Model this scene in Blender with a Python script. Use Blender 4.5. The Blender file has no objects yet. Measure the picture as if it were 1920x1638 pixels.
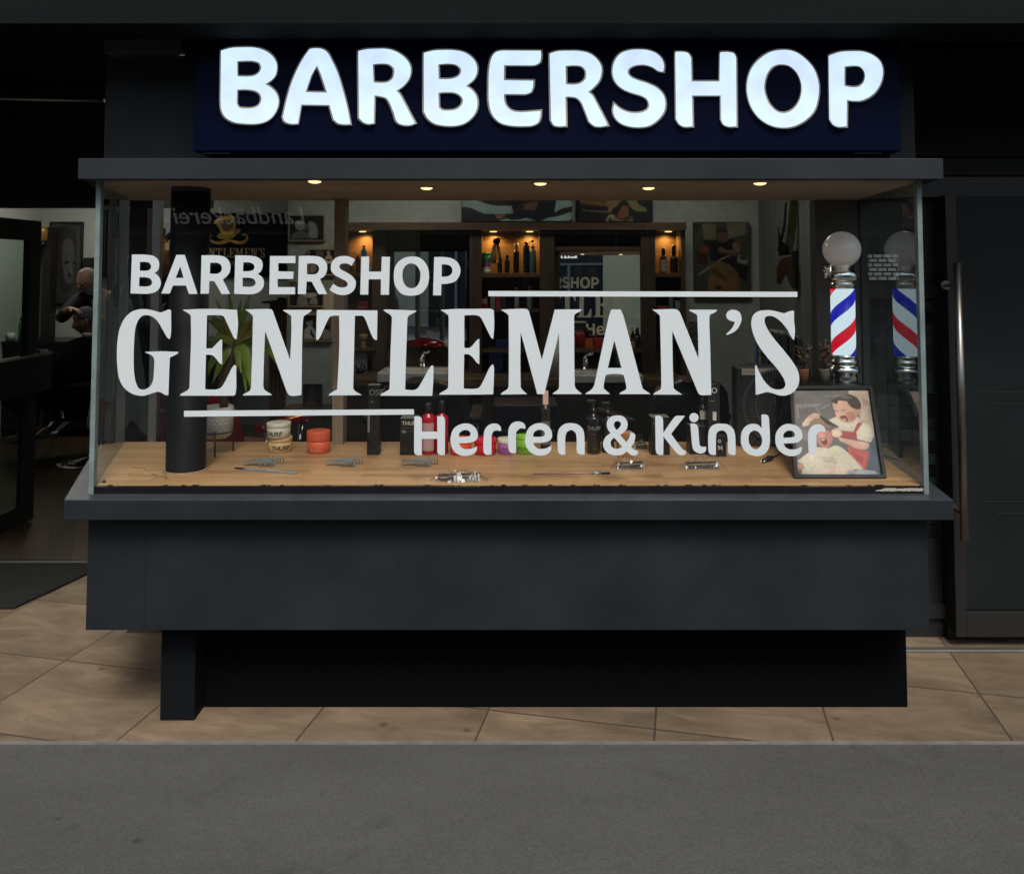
import bpy, bmesh, math, random
import numpy as np
from mathutils import Matrix, Vector, Euler
random.seed(7)
sc = bpy.context.scene
PI = math.pi

# ------------------------------------------------------------------ camera
F, PITCH, PPY, EYE = 1500.0, math.radians(2.75), 439.0, 1.60
cam = bpy.data.cameras.new('camera'); co = bpy.data.objects.new('camera', cam)
sc.collection.objects.link(co); sc.camera = co
co.location = (0, 0, EYE); co.rotation_euler = (math.radians(90) + PITCH, 0, 0)
cam.sensor_width = 36; cam.lens = 36 * F / 1920
cam.shift_y = -(819 - PPY) / 1920
cam.clip_start = 0.05; cam.clip_end = 300

# ------------------------------------------------------------------ world, sun, exposure
w = bpy.data.worlds.new('World'); sc.world = w; w.use_nodes = True
nt = w.node_tree
sky = nt.nodes.new('ShaderNodeTexSky'); sky.sky_type = 'NISHITA'; sky.sun_disc = False
SUN_EL, SUN_ROT = math.radians(52), math.radians(172)
sky.sun_elevation = SUN_EL; sky.sun_rotation = SUN_ROT; sky.dust_density = 3.0
nt.links.new(sky.outputs[0], nt.nodes['Background'].inputs[0])
nt.nodes['Background'].inputs[1].default_value = 0.15
sl = bpy.data.lights.new('sun', 'SUN'); so = bpy.data.objects.new('sun', sl); sc.collection.objects.link(so)
sl.energy = 2.7; sl.angle = math.radians(20); sl.color = (1.0, 0.96, 0.9)
so.rotation_euler = Vector((math.sin(SUN_ROT) * math.cos(SUN_EL), math.cos(SUN_ROT) * math.cos(SUN_EL), math.sin(SUN_EL))).to_track_quat('Z', 'Y').to_euler()
sc.view_settings.view_transform = 'Standard'; sc.view_settings.look = 'None'
sc.view_settings.exposure = 0.0; sc.view_settings.gamma = 1.0
sc.render.engine = 'CYCLES'
cy = sc.cycles
cy.use_denoising = True; cy.max_bounces = 10; cy.transparent_max_bounces = 28; cy.diffuse_bounces = 4
cy.glossy_bounces = 6; cy.caustics_reflective = False; cy.caustics_refractive = False
cy.sample_clamp_indirect = 4.0

# ------------------------------------------------------------------ photo -> world helpers
cp, sp = math.cos(PITCH), math.sin(PITCH)
def ray(px, py):
    u = (px - 960) / F; v = (PPY - py) / F
    return Vector((u, cp - v * sp, sp + v * cp))
def at(px, py, D):
    r = ray(px, py); t = D / r.y
    return Vector((r.x * t, D, EYE + r.z * t))
def gp(px, py, z):
    r = ray(px, py); t = (z - EYE) / r.z
    return Vector((r.x * t, r.y * t, z))
def onpl(px, py, p, n):
    r = ray(px, py); o = Vector((0, 0, EYE)); t = (p - o).dot(n) / r.dot(n)
    return o + r * t
def lin(c):
    return tuple((x / 255 / 12.92 if x / 255 <= .04045 else ((x / 255 + .055) / 1.055) ** 2.4) for x in c)

# ------------------------------------------------------------------ materials
MATS = {}
def mat(name, col=(.5, .5, .5), rough=.5, metal=0.0, noise=0.0, nscale=8.0, bump=0.0, bscale=60.0, emit=None, estr=0.0,
        spec=.4, alpha=1.0, stretch=(1, 1, 1), coat=0.0, srgb=False, sheen=0.0):
    if name in MATS: return MATS[name]
    m = bpy.data.materials.new(name); m.use_nodes = True; MATS[name] = m
    N, L = m.node_tree.nodes, m.node_tree.links
    b = N['Principled BSDF']
    if srgb: col = lin(col)
    b.inputs['Base Color'].default_value = (*col, 1); b.inputs['Roughness'].default_value = rough
    b.inputs['Metallic'].default_value = metal; b.inputs['Specular IOR Level'].default_value = spec
    b.inputs['Coat Weight'].default_value = coat; b.inputs['Alpha'].default_value = alpha
    if sheen: b.inputs['Sheen Weight'].default_value = sheen
    tc = N.new('ShaderNodeTexCoord'); mp = N.new('ShaderNodeMapping'); mp.inputs['Scale'].default_value = stretch
    L.new(tc.outputs['Object'], mp.inputs[0])
    if noise:
        n = N.new('ShaderNodeTexNoise'); n.inputs['Scale'].default_value = nscale; n.inputs['Detail'].default_value = 6
        n.inputs['Roughness'].default_value = .65
        L.new(mp.outputs[0], n.inputs['Vector'])
        r = N.new('ShaderNodeMapRange'); r.inputs[1].default_value = .3; r.inputs[2].default_value = .7
        r.inputs[3].default_value = 1 - noise; r.inputs[4].default_value = 1 + noise
        L.new(n.outputs[0], r.inputs[0])
        mx = N.new('ShaderNodeVectorMath'); mx.operation = 'SCALE'; mx.inputs[0].default_value = col
        L.new(r.outputs[0], mx.inputs['Scale']); L.new(mx.outputs[0], b.inputs['Base Color'])
        r2 = N.new('ShaderNodeMapRange'); r2.inputs[3].default_value = max(0, rough - .12 * (noise > .0)); r2.inputs[4].default_value = min(1, rough + .12)
        L.new(n.outputs[0], r2.inputs[0]); L.new(r2.outputs[0], b.inputs['Roughness'])
    if bump:
        n2 = N.new('ShaderNodeTexNoise'); n2.inputs['Scale'].default_value = bscale; n2.inputs['Detail'].default_value = 4
        L.new(mp.outputs[0], n2.inputs['Vector'])
        bp = N.new('ShaderNodeBump'); bp.inputs['Strength'].default_value = bump; bp.inputs['Distance'].default_value = .004
        L.new(n2.outputs[0], bp.inputs['Height']); L.new(bp.outputs[0], b.inputs['Normal'])
    if emit:
        b.inputs['Emission Color'].default_value = (*emit, 1); b.inputs['Emission Strength'].default_value = estr
    return m
def glassmat(name, tint=(.97, .985, .975), rough=0.0, base=0.0, ior=1.45):
    """clear pane: mostly see-through, mirror-like by Fresnel; a little film of dust"""
    if name in MATS: return MATS[name]
    m = bpy.data.materials.new(name); m.use_nodes = True; MATS[name] = m
    N, L = m.node_tree.nodes, m.node_tree.links
    N.remove(N['Principled BSDF'])
    fr = N.new('ShaderNodeFresnel'); fr.inputs[0].default_value = ior
    tr = N.new('ShaderNodeBsdfTransparent'); tr.inputs[0].default_value = (*tint, 1)
    gl = N.new('ShaderNodeBsdfGlossy'); gl.inputs['Roughness'].default_value = rough; gl.inputs[0].default_value = (.95, 1, .98, 1)
    ge = N.new('ShaderNodeNewGeometry'); iv = N.new('ShaderNodeMath'); iv.operation = 'SUBTRACT'; iv.inputs[0].default_value = 1; L.new(ge.outputs['Backfacing'], iv.inputs[1])
    fm_ = N.new('ShaderNodeMath'); fm_.operation = 'MULTIPLY'; L.new(fr.outputs[0], fm_.inputs[0]); L.new(iv.outputs[0], fm_.inputs[1])
    mx = N.new('ShaderNodeMixShader'); L.new(fm_.outputs[0], mx.inputs[0]); L.new(tr.outputs[0], mx.inputs[1]); L.new(gl.outputs[0], mx.inputs[2])
    out = mx
    if base:
        df = N.new('ShaderNodeBsdfDiffuse'); df.inputs[0].default_value = (.6, .62, .6, 1)
        nz = N.new('ShaderNodeTexNoise'); nz.inputs['Scale'].default_value = 3; nz.inputs['Detail'].default_value = 8
        tc = N.new('ShaderNodeTexCoord'); L.new(tc.outputs['Object'], nz.inputs['Vector'])
        ml = N.new('ShaderNodeMath'); ml.operation = 'MULTIPLY'; ml.inputs[1].default_value = base * .5; L.new(nz.outputs[0], ml.inputs[0])
        m2 = N.new('ShaderNodeMixShader'); L.new(ml.outputs[0], m2.inputs[0]); L.new(mx.outputs[0], m2.inputs[1]); L.new(df.outputs[0], m2.inputs[2])
        out = m2
    L.new(out.outputs[0], N['Material Output'].inputs[0])
    return m
def woodmat(name, c1, c2, rough=.45, axis='X', plank=(.9, .09), scale=1.0, gap=.0015, contrast=1.0, spec=.5, rot=0.0):
    """boards laid along an axis, each with its own tone, plus stretched grain"""
    if name in MATS: return MATS[name]
    m = bpy.data.materials.new(name); m.use_nodes = True; MATS[name] = m
    N, L = m.node_tree.nodes, m.node_tree.links; b = N['Principled BSDF']
    b.inputs['Roughness'].default_value = rough; b.inputs['Specular IOR Level'].default_value = spec
    tc = N.new('ShaderNodeTexCoord'); mp = N.new('ShaderNodeMapping'); L.new(tc.outputs['Object'], mp.inputs[0])
    # bring the board direction onto x and the across direction onto y
    if axis == 'X': mp.inputs['Rotation'].default_value = (0, 0, rot)
    elif axis == 'XZ': mp.inputs['Rotation'].default_value = (-PI / 2, 0, 0)
    elif axis == 'Y': mp.inputs['Rotation'].default_value = (0, 0, PI / 2)
    elif axis == 'Z': mp.inputs['Rotation'].default_value = (0, PI / 2, 0)      # x<-z, y<-y
    elif axis == 'ZX': mp.inputs['Rotation'].default_value = (-PI / 2, 0, PI / 2)
    br = N.new('ShaderNodeTexBrick'); br.offset = .37; br.inputs['Scale'].default_value = 1.0
    br.inputs['Brick Width'].default_value = plank[0]; br.inputs['Row Height'].default_value = plank[1]
    br.inputs['Mortar Size'].default_value = gap; br.inputs['Mortar Smooth'].default_value = .2
    br.inputs['Color1'].default_value = (0, 0, 0, 1); br.inputs['Color2'].default_value = (1, 1, 1, 1); br.inputs['Mortar'].default_value = (.5, .5, .5, 1)
    L.new(mp.outputs[0], br.inputs['Vector'])
    m2 = N.new('ShaderNodeMapping'); m2.inputs['Scale'].default_value = (2.2 * scale, 26 * scale, 26 * scale)
    L.new(mp.outputs[0], m2.inputs[0])
    ad = N.new('ShaderNodeVectorMath'); ad.operation = 'MULTIPLY_ADD'; ad.inputs[1].default_value = (7, 7, 7)
    L.new(br.outputs['Color'], ad.inputs[0]); L.new(m2.outputs[0], ad.inputs[2])
    nz = N.new('ShaderNodeTexNoise'); nz.inputs['Scale'].default_value = 1.0; nz.inputs['Detail'].default_value = 7; nz.inputs['Distortion'].default_value = .6
    L.new(ad.outputs[0], nz.inputs['Vector'])
    sm = N.new('ShaderNodeMath'); sm.operation = 'MULTIPLY_ADD'; sm.inputs[1].default_value = .35 * contrast
    L.new(br.outputs['Color'], sm.inputs[0]); L.new(nz.outputs[0], sm.inputs[2])
    cr = N.new('ShaderNodeValToRGB'); cr.color_ramp.elements[0].position = .35; cr.color_ramp.elements[1].position = .85
    cr.color_ramp.elements[0].color = (*c1, 1); cr.color_ramp.elements[1].color = (*c2, 1)
    L.new(sm.outputs[0], cr.inputs[0])
    dk = N.new('ShaderNodeMix'); dk.data_type = 'RGBA'; L.new(br.outputs['Fac'], dk.inputs[0]); L.new(cr.outputs[0], dk.inputs[6])
    dk.inputs[7].default_value = (*[x * .3 for x in c1], 1); L.new(dk.outputs[2], b.inputs['Base Color'])
    bp = N.new('ShaderNodeBump'); bp.inputs['Strength'].default_value = .15; bp.inputs['Distance'].default_value = .002
    L.new(nz.outputs[0], bp.inputs['Height']); L.new(bp.outputs[0], b.inputs['Normal'])
    return m

# ------------------------------------------------------------------ mesh helpers
class MB:
    def __init__(s): s.bm = bmesh.new(); s.mats = []; s.mi = 0
    def use(s, m):
        if m not in s.mats: s.mats.append(m)
        s.mi = s.mats.index(m); return s
    def _f(s, vs, smooth=False):
        try: f = s.bm.faces.new(vs)
        except ValueError: return None
        f.material_index = s.mi; f.smooth = smooth; return f
    def face(s, pts, smooth=False): return s._f([s.bm.verts.new(p) for p in pts], smooth)
    def box(s, x0, x1, y0, y1, z0, z1, M=None, bev=0):
        if x0 > x1: x0, x1 = x1, x0
        if y0 > y1: y0, y1 = y1, y0
        if z0 > z1: z0, z1 = z1, z0
        c = [(x, y, z) for x in (x0, x1) for y in (y0, y1) for z in (z0, z1)]
        c = [(M @ Vector(p)) if M else Vector(p) for p in c]
        v = [s.bm.verts.new(p) for p in c]; fs = []
        for q in ((0, 1, 3, 2), (4, 6, 7, 5), (0, 4, 5, 1), (2, 3, 7, 6), (0, 2, 6, 4), (1, 5, 7, 3)): fs.append(s._f([v[i] for i in q]))
        if bev:
            es = list({e for f in fs for e in f.edges})
            r = bmesh.ops.bevel(s.bm, geom=es, offset=bev, segments=2, affect='EDGES', profile=.5)
            for f in r['faces']: f.material_index = s.mi
        return s
    def prism(s, poly, z0, z1, bev=0):
        a = [s.bm.verts.new((p[0], p[1], z0)) for p in poly]; b = [s.bm.verts.new((p[0], p[1], z1)) for p in poly]; n = len(poly)
        fs = [s._f(a[::-1]), s._f(b)]
        for i in range(n): fs.append(s._f([a[i], a[(i + 1) % n], b[(i + 1) % n], b[i]]))
        if bev:
            es = list({e for f in fs if f for e in f.edges})
            r = bmesh.ops.bevel(s.bm, geom=es, offset=bev, segments=2, affect='EDGES', profile=.5)
            for f in r['faces']: f.material_index = s.mi
        return s
    def slab(s, P, off):
        """extrude a planar polygon (list of points) by vector off"""
        a = [s.bm.verts.new(p) for p in P]; b = [s.bm.verts.new(Vector(p) + Vector(off)) for p in P]; n = len(P)
        s._f(a[::-1]); s._f(b)
        for i in range(n): s._f([a[i], a[(i + 1) % n], b[(i + 1) % n], b[i]])
        return s
    def lathe(s, prof, c=(0, 0, 0), n=24, M=None, smooth=True, sx=1, sy=1):
        rings = []
        for r, z in prof:
            ring = []
            for i in range(n):
                a = 2 * PI * i / n; p = Vector((c[0] + r * sx * math.cos(a), c[1] + r * sy * math.sin(a), c[2] + z))
                ring.append(s.bm.verts.new(M @ p if M else p))
            rings.append(ring)
        for k in range(len(rings) - 1):
            for i in range(n): s._f([rings[k][i], rings[k][(i + 1) % n], rings[k + 1][(i + 1) % n], rings[k + 1][i]], smooth)
        if prof[0][0] > 1e-5: s._f(rings[0][::-1])
        if prof[-1][0] > 1e-5: s._f(rings[-1])
        return s
    def tube(s, pts, r, n=8, smooth=True, cap=True):
        pts = [Vector(p) for p in pts]; rr = r if isinstance(r, (list, tuple)) else [r] * len(pts)
        prev = None; rings = []
        for i, p in enumerate(pts):
            d = (pts[min(i + 1, len(pts) - 1)] - pts[max(i - 1, 0)]); d = d.normalized() if d.length > 1e-9 else Vector((0, 0, 1))
            if prev is None: u = d.orthogonal().normalized()
            else: u = (prev - d * prev.dot(d)); u = u.normalized() if u.length > 1e-6 else d.orthogonal().normalized()
            prev = u; v = d.cross(u)
            rings.append([s.bm.verts.new(p + (u * math.cos(2 * PI * k / n) + v * math.sin(2 * PI * k / n)) * rr[i]) for k in range(n)])
        for k in range(len(rings) - 1):
            for i in range(n): s._f([rings[k][i], rings[k][(i + 1) % n], rings[k + 1][(i + 1) % n], rings[k + 1][i]], smooth)
        if cap: s._f(rings[0][::-1]); s._f(rings[-1])
        return s
    def ball(s, c, r, n=16, m=10, sc_=(1, 1, 1)):
        prof = [(max(1e-6, math.sin(PI * k / m)) * r, -math.cos(PI * k / m) * r * sc_[2]) for k in range(m + 1)]
        return s.lathe(prof, c, n, sx=sc_[0], sy=sc_[1])
    def ribbon(s, pts, widths, side, fold=.15, thick=.0):
        """leaf: strip along pts, widths, side vector list, with a folded middle"""
        L = []; up = Vector((0, 0, 1))
        for i, p in enumerate(pts):
            p = Vector(p); d = (Vector(pts[min(i + 1, len(pts) - 1)]) - Vector(pts[max(i - 1, 0)])).normalized()
            sd = Vector(side) - d * Vector(side).dot(d); sd = sd.normalized() if sd.length > 1e-5 else d.orthogonal()
            nn = d.cross(sd).normalized()
            w = widths[i]
            L.append([s.bm.verts.new(p - sd * w), s.bm.verts.new(p - nn * w * fold), s.bm.verts.new(p + sd * w)])
        for i in range(len(L) - 1):
            for j in range(2): s._f([L[i][j], L[i][j + 1], L[i + 1][j + 1], L[i + 1][j]], True)
        return s
    def mesh(s, name):
        me = bpy.data.meshes.new(name)
        bmesh.ops.remove_doubles(s.bm, verts=s.bm.verts, dist=1e-6)
        bmesh.ops.recalc_face_normals(s.bm, faces=s.bm.faces)
        s.bm.to_mesh(me); s.bm.free()
        for m in s.mats: me.materials.append(m)
        return me
WORLD = set()
def link(o): sc.collection.objects.link(o); return o
def thing(name, label, cat, loc=(0, 0, 0), group=None, world=True, rotz=0):
    o = link(bpy.data.objects.new(name, None)); o.location = loc; o.rotation_euler = (0, 0, rotz)
    o.empty_display_size = .05
    if world: WORLD.add(o.name)
    return tag(o, label, cat, group)
def tag(o, label, cat, group=None):
    o['label'] = label; o['category'] = cat
    if group: o['group'] = group
    return o
def obj(name, mb, m=None, parent=None):
    """mb: MB or mesh"""
    if isinstance(mb, MB):
        if not mb.mats and m: mb.mats = [m]
        me = mb.mesh(name)
    else:
        me = mb; me.name = name
        if m: me.materials.clear(); me.materials.append(m)
    o = link(bpy.data.objects.new(name, me))
    if parent is not None:
        o.parent = parent
        if parent.name in WORLD: o.matrix_parent_inverse = Matrix.Translation(-parent.location)
    return o
def struct(name, mb, m=None):
    o = obj(name, mb, m); o['kind'] = 'structure'; return o
def copytree(o, loc=None, rotz=None, label=None, parent=None):
    c = o.copy(); link(c)
    if parent is not None: c.parent = parent
    for ch in list(o.children): copytree(ch, parent=c)
    if loc is not None: c.location = loc
    if rotz is not None: c.rotation_euler = (0, 0, rotz)
    if label: c['label'] = label
    return c
def curve_mesh(contours, extrude=0.0, offset=0.0):
    """contours: list of lists of (x, y) -> filled mesh in the xy plane"""
    cu = bpy.data.curves.new('c', 'CURVE'); cu.dimensions = '2D'; cu.fill_mode = 'BOTH'; cu.extrude = extrude; cu.offset = offset
    for c in contours:
        s = cu.splines.new('POLY'); s.points.add(len(c) - 1); s.use_cyclic_u = True
        for p, q in zip(s.points, c): p.co = (q[0], q[1], 0, 1)
    o = link(bpy.data.objects.new('c', cu)); dg = bpy.context.evaluated_depsgraph_get(); dg.update()
    me = bpy.data.meshes.new_from_object(o.evaluated_get(dg), preserve_all_data_layers=False, depsgraph=dg)
    bpy.data.objects.remove(o); bpy.data.curves.remove(cu)
    return me
def text_mesh(txt, size, extrude=0.0, shear=0.0, bold=0.0, align='CENTER', spacing=1.0):
    cu = bpy.data.curves.new('t', 'FONT'); cu.body = txt; cu.size = size; cu.extrude = extrude; cu.shear = shear; cu.offset = bold
    cu.align_x = align; cu.resolution_u = 4; cu.space_character = spacing
    o = link(bpy.data.objects.new('t', cu)); dg = bpy.context.evaluated_depsgraph_get(); dg.update()
    me = bpy.data.meshes.new_from_object(o.evaluated_get(dg), preserve_all_data_layers=False, depsgraph=dg)
    bpy.data.objects.remove(o); bpy.data.curves.remove(cu)
    return me
def xform(me, M): me.transform(M); return me
FACE = Matrix.Rotation(PI / 2, 4, 'X')      # xy drawing -> upright, facing -y
def bend(me, r):
    for v in me.vertices:
        x, y, z = v.co; a = x / r; v.co = (math.sin(a) * (r - y), -math.cos(a) * (r - y), z)
    return me

# ------------------------------------------------------------------ letters traced as outlines
def spline(s):
    """'x,y x,y! ...' -> closed outline; '!' marks a corner, the rest is smooth"""
    P = []
    for t in s.split():
        k = t.endswith('!'); a, b = t.rstrip('!').split(','); P.append((float(a), float(b), k))
    n = len(P)
    if not any(p[2] for p in P): seq = P; closed = True
    else:
        i0 = next(i for i, p in enumerate(P) if p[2]); seq = P[i0:] + P[:i0] + [P[i0]]; closed = False
    out = []
    def cr(p0, p1, p2, p3):
        d = lambda a, b: max(1e-6, math.hypot(a[0] - b[0], a[1] - b[1])) ** .5
        t0 = 0; t1 = t0 + d(p0, p1); t2 = t1 + d(p1, p2); t3 = t2 + d(p2, p3); K = 6; r = []
        for k in range(K):
            t = t1 + (t2 - t1) * k / K; q = []
            for c in (0, 1):
                A1 = (t1 - t) / (t1 - t0) * p0[c] + (t - t0) / (t1 - t0) * p1[c]; A2 = (t2 - t) / (t2 - t1) * p1[c] + (t - t1) / (t2 - t1) * p2[c]
                A3 = (t3 - t) / (t3 - t2) * p2[c] + (t - t2) / (t3 - t2) * p3[c]
                B1 = (t2 - t) / (t2 - t0) * A1 + (t - t0) / (t2 - t0) * A2; B2 = (t3 - t) / (t3 - t1) * A2 + (t - t1) / (t3 - t1) * A3
                q.append((t2 - t) / (t2 - t1) * B1 + (t - t1) / (t2 - t1) * B2)
            r.append(tuple(q))
        return r
    if closed:
        for i in range(n): out += cr(P[i - 1], P[i], P[(i + 1) % n], P[(i + 2) % n])
        return out
    for i in range(len(seq) - 1):
        a, b = seq[i], seq[i + 1]
        if a[2] and b[2]: out.append(a[:2]); continue
        p0 = seq[i - 1] if (not a[2] and i > 0) else (a[0] - (b[0] - a[0]) * .5, a[1] - (b[1] - a[1]) * .5)
        p3 = seq[i + 2] if (not b[2] and i + 2 < len(seq)) else (b[0] + (b[0] - a[0]) * .5, b[1] + (b[1] - a[1]) * .5)
        out += cr(p0, a, b, p3)
    return out
def glyph(paths, s, ox, oy):
    return [[(ox + x / s, oy + y / s) for x, y in spline(p)] for p in paths.split('|')]
Z1, Z2 = (6, 240, 470), (6, 550, 470)
ROW1 = [
 ('B', "45,43! 200,45 290,62 340,105 352,160 340,215 300,253! 345,290 368,345 360,410 315,460 240,482 190,486! 28,480!|135,127! 200,127 240,138 260,175 245,212 200,226 132,225!|128,298! 200,300 250,315 272,352 255,390 205,403 124,400!", Z1),
 ('A', "545,47! 638,47! 782,486! 686,486! 652,392! 506,392! 470,482! 376,482!|588,178! 626,306! 536,306!", Z1),
 ('R', "828,53! 1000,53 1080,68 1135,115 1153,180 1140,250 1110,290 1067,325! 1150,486! 1055,488! 970,342! 916,342! 910,484! 816,484!|925,137! 1000,137 1040,155 1056,195 1045,235 1005,258 921,258!", Z1),
 ('B', "1207,53! 1370,57 1460,75 1505,115 1516,165 1500,225 1462,262! 1510,300 1530,350 1520,410 1480,460 1410,487 1350,490! 1195,486!|1298,132! 1360,132 1405,148 1423,182 1408,215 1365,230 1293,232!|1290,305! 1370,305 1415,320 1437,355 1420,392 1375,405 1288,405!", Z1),
 ('E', "1598,60! 1884,60! 1884,140! 1692,140! 1690,233! 1862,235! 1858,317! 1684,317! 1684,410! 1880,410! 1880,490! 1590,490!", Z1),
 ('R', "62,60! 230,60 310,75 365,125 382,180 372,245 345,290 300,320! 380,488! 284,490! 205,347! 150,347! 142,488! 50,488!|155,145! 235,145 270,160 290,200 275,245 240,265 153,265!", Z2),
 ('S', "695,97! 655,172! 620,150 570,143 530,155 517,180 535,210 590,240 660,285 700,340 702,390 680,445 630,485 560,500 480,485 407,440! 450,372! 500,405 555,415 600,400 612,375 595,345 540,315 470,275 428,230 422,180 440,120 490,75 555,60 620,65", Z2),
 ('H', "765,67! 853,67! 850,236! 990,236! 995,67! 1088,70! 1076,496! 984,496! 986,322! 847,322! 843,494! 752,494!", Z2),
 ('O', "1340,65 1430,85 1500,160 1527,270 1510,390 1440,480 1335,507 1220,485 1150,400 1130,290 1150,170 1230,90|1330,143 1385,165 1425,230 1430,290 1415,360 1375,410 1325,422 1270,400 1235,340 1227,270 1240,200 1280,155", Z2),
 ('P', "1585,72! 1700,72 1790,90 1850,135 1880,210 1868,280 1820,345 1740,370 1665,375! 1663,502! 1572,502!|1670,155! 1730,157 1775,180 1790,222 1775,265 1730,290 1667,293!", Z2)]
A_, B_, C_, D_, E_ = (7.68, 210, 570), (7.68, 450, 570), (7.68, 690, 570), (6.4, 930, 570), (6.194, 1200, 570)
ROW2 = [
 ('G', "820,78 850,90! 848,440 830,508! 795,480 730,370 650,240 570,175 490,160 430,175 375,240 335,360 318,560 312,800 320,1000 345,1130 385,1210 430,1232 490,1222 550,1180 590,1100 605,950 607,800 585,750 480,695! 478,688! 700,680 956,688! 950,708 835,770! 832,800 812,1312! 770,1308 700,1270 655,1262 560,1290 470,1318 390,1318 290,1290 180,1210 110,1090 80,930 70,740 78,540 110,360 180,210 270,120 380,78 500,75 620,100 700,120 750,105", A_),
 ('E', "1015,82! 1250,72 1480,70 1800,84! 1815,300 1795,508! 1760,490 1725,420 1640,240 1610,180 1560,162 1368,162! 1357,638! 1442,638! 1570,512 1586,512! 1586,870! 1555,855 1490,775 1450,740 1415,730 1354,730! 1340,1228! 1500,1228 1570,1200 1620,1130 1740,900 1770,875! 1788,890! 1778,1295 1755,1318! 980,1318! 985,1300 1085,1240 1115,1205! 1125,900 1138,500 1135,170! 1115,145", A_),
 ('N', "75,78! 455,78 470,95! 722,805! 740,400 738,175! 710,150 622,95! 625,84! 1030,82! 1025,100 925,170! 912,200 885,1310! 740,1320 700,1300 665,1240! 362,385! 345,800 335,1190! 355,1235 450,1295! 458,1312! 42,1315! 50,1300 140,1245 160,1200! 175,700 187,200! 180,165", B_),
 ('T', "1108,84! 1980,92! 1973,518! 1938,510 1900,455 1800,210 1770,172 1720,168 1655,170! 1630,1210! 1650,1245 1755,1310! 1275,1315! 1290,1295 1400,1225! 1430,600 1428,168! 1340,168 1300,180 1265,230 1150,480 1125,515! 1097,515! 1100,300", B_),
 ('L', "222,92! 225,84 450,84 700,95! 690,110 585,170 568,205! 550,700 535,1230! 650,1238 710,1215 750,1160 880,930 915,888 942,885! 940,1100 925,1320! 180,1318! 185,1300 270,1250 305,1225 312,1190! 325,700 345,200! 335,170", C_),
 ('E', "1042,85! 1280,70 1500,70 1790,75 1812,95! 1818,300 1805,500! 1785,495 1755,450 1660,260 1620,190 1570,163 1388,163! 1386,632! 1455,632 1490,610 1580,510 1604,500! 1604,865! 1575,850 1500,760 1450,725 1384,722! 1378,1216! 1540,1218 1600,1200 1640,1145 1760,900 1795,865! 1812,900 1812,1100 1803,1298! 1500,1303 1025,1303! 1035,1285 1140,1220 1155,1190! 1160,700 1162,190! 1150,155", C_),
 ('M', "58,68! 200,60 370,62 395,85! 550,665! 705,66! 1028,64! 1020,80 945,125 937,150! 940,700 945,985! 960,1015 1035,1080! 678,1080! 690,1065 745,1025 757,990! 760,600 755,345! 580,1080! 495,1080! 296,335! 292,700 296,995! 310,1020 375,1080! 58,1085! 65,1070 140,1015 152,980! 155,600 152,140! 130,115", D_),
 ('A', "1385,64! 1495,64! 1530,140! 1760,1015! 1855,1080! 1480,1080! 1490,1065 1550,1030 1565,1015! 1555,940 1530,850! 1480,838 1380,838 1320,848! 1300,920 1290,1010! 1370,1080! 1072,1080! 1085,1065 1150,1020 1180,970! 1345,190! 1362,125|1420,435! 1505,766! 1342,766!", D_),
 ('N', "142,65! 300,60 430,65 465,100! 680,635! 675,400 665,130! 640,110 570,78! 575,66! 895,66! 885,85 812,125! 806,160 815,500 828,1054! 700,1054 675,1030! 375,312! 380,700 390,975! 410,995 488,1050! 155,1050! 165,1035 240,990! 245,960 240,500 232,140! 215,118", E_),
 ("'", "1090,66 1150,90 1180,160 1165,230 1120,300 1050,345 1000,357! 1005,345 1060,290 1095,230 1098,205! 1040,190 1005,155 1005,110 1040,75", E_),
 ('S', "1788,76! 1790,200 1800,300 1790,418! 1770,400 1700,280 1620,190 1540,142 1490,138 1455,155 1447,200 1470,270 1540,380 1680,550 1780,680 1835,780 1850,870 1830,960 1770,1030 1690,1060 1620,1060 1540,1035 1470,1022 1420,1035 1345,1054! 1340,900 1337,715! 1350,708! 1390,800 1450,900 1530,975 1610,992 1670,975 1688,940 1675,880 1600,760 1480,620 1370,470 1310,330 1292,230 1310,140 1360,90 1440,72 1540,75 1640,100 1680,105 1730,85", E_)]
H_, K_, N_ = (5.647, 770, 770), (8.348, 1120, 770), (8.727, 1340, 770)
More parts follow.
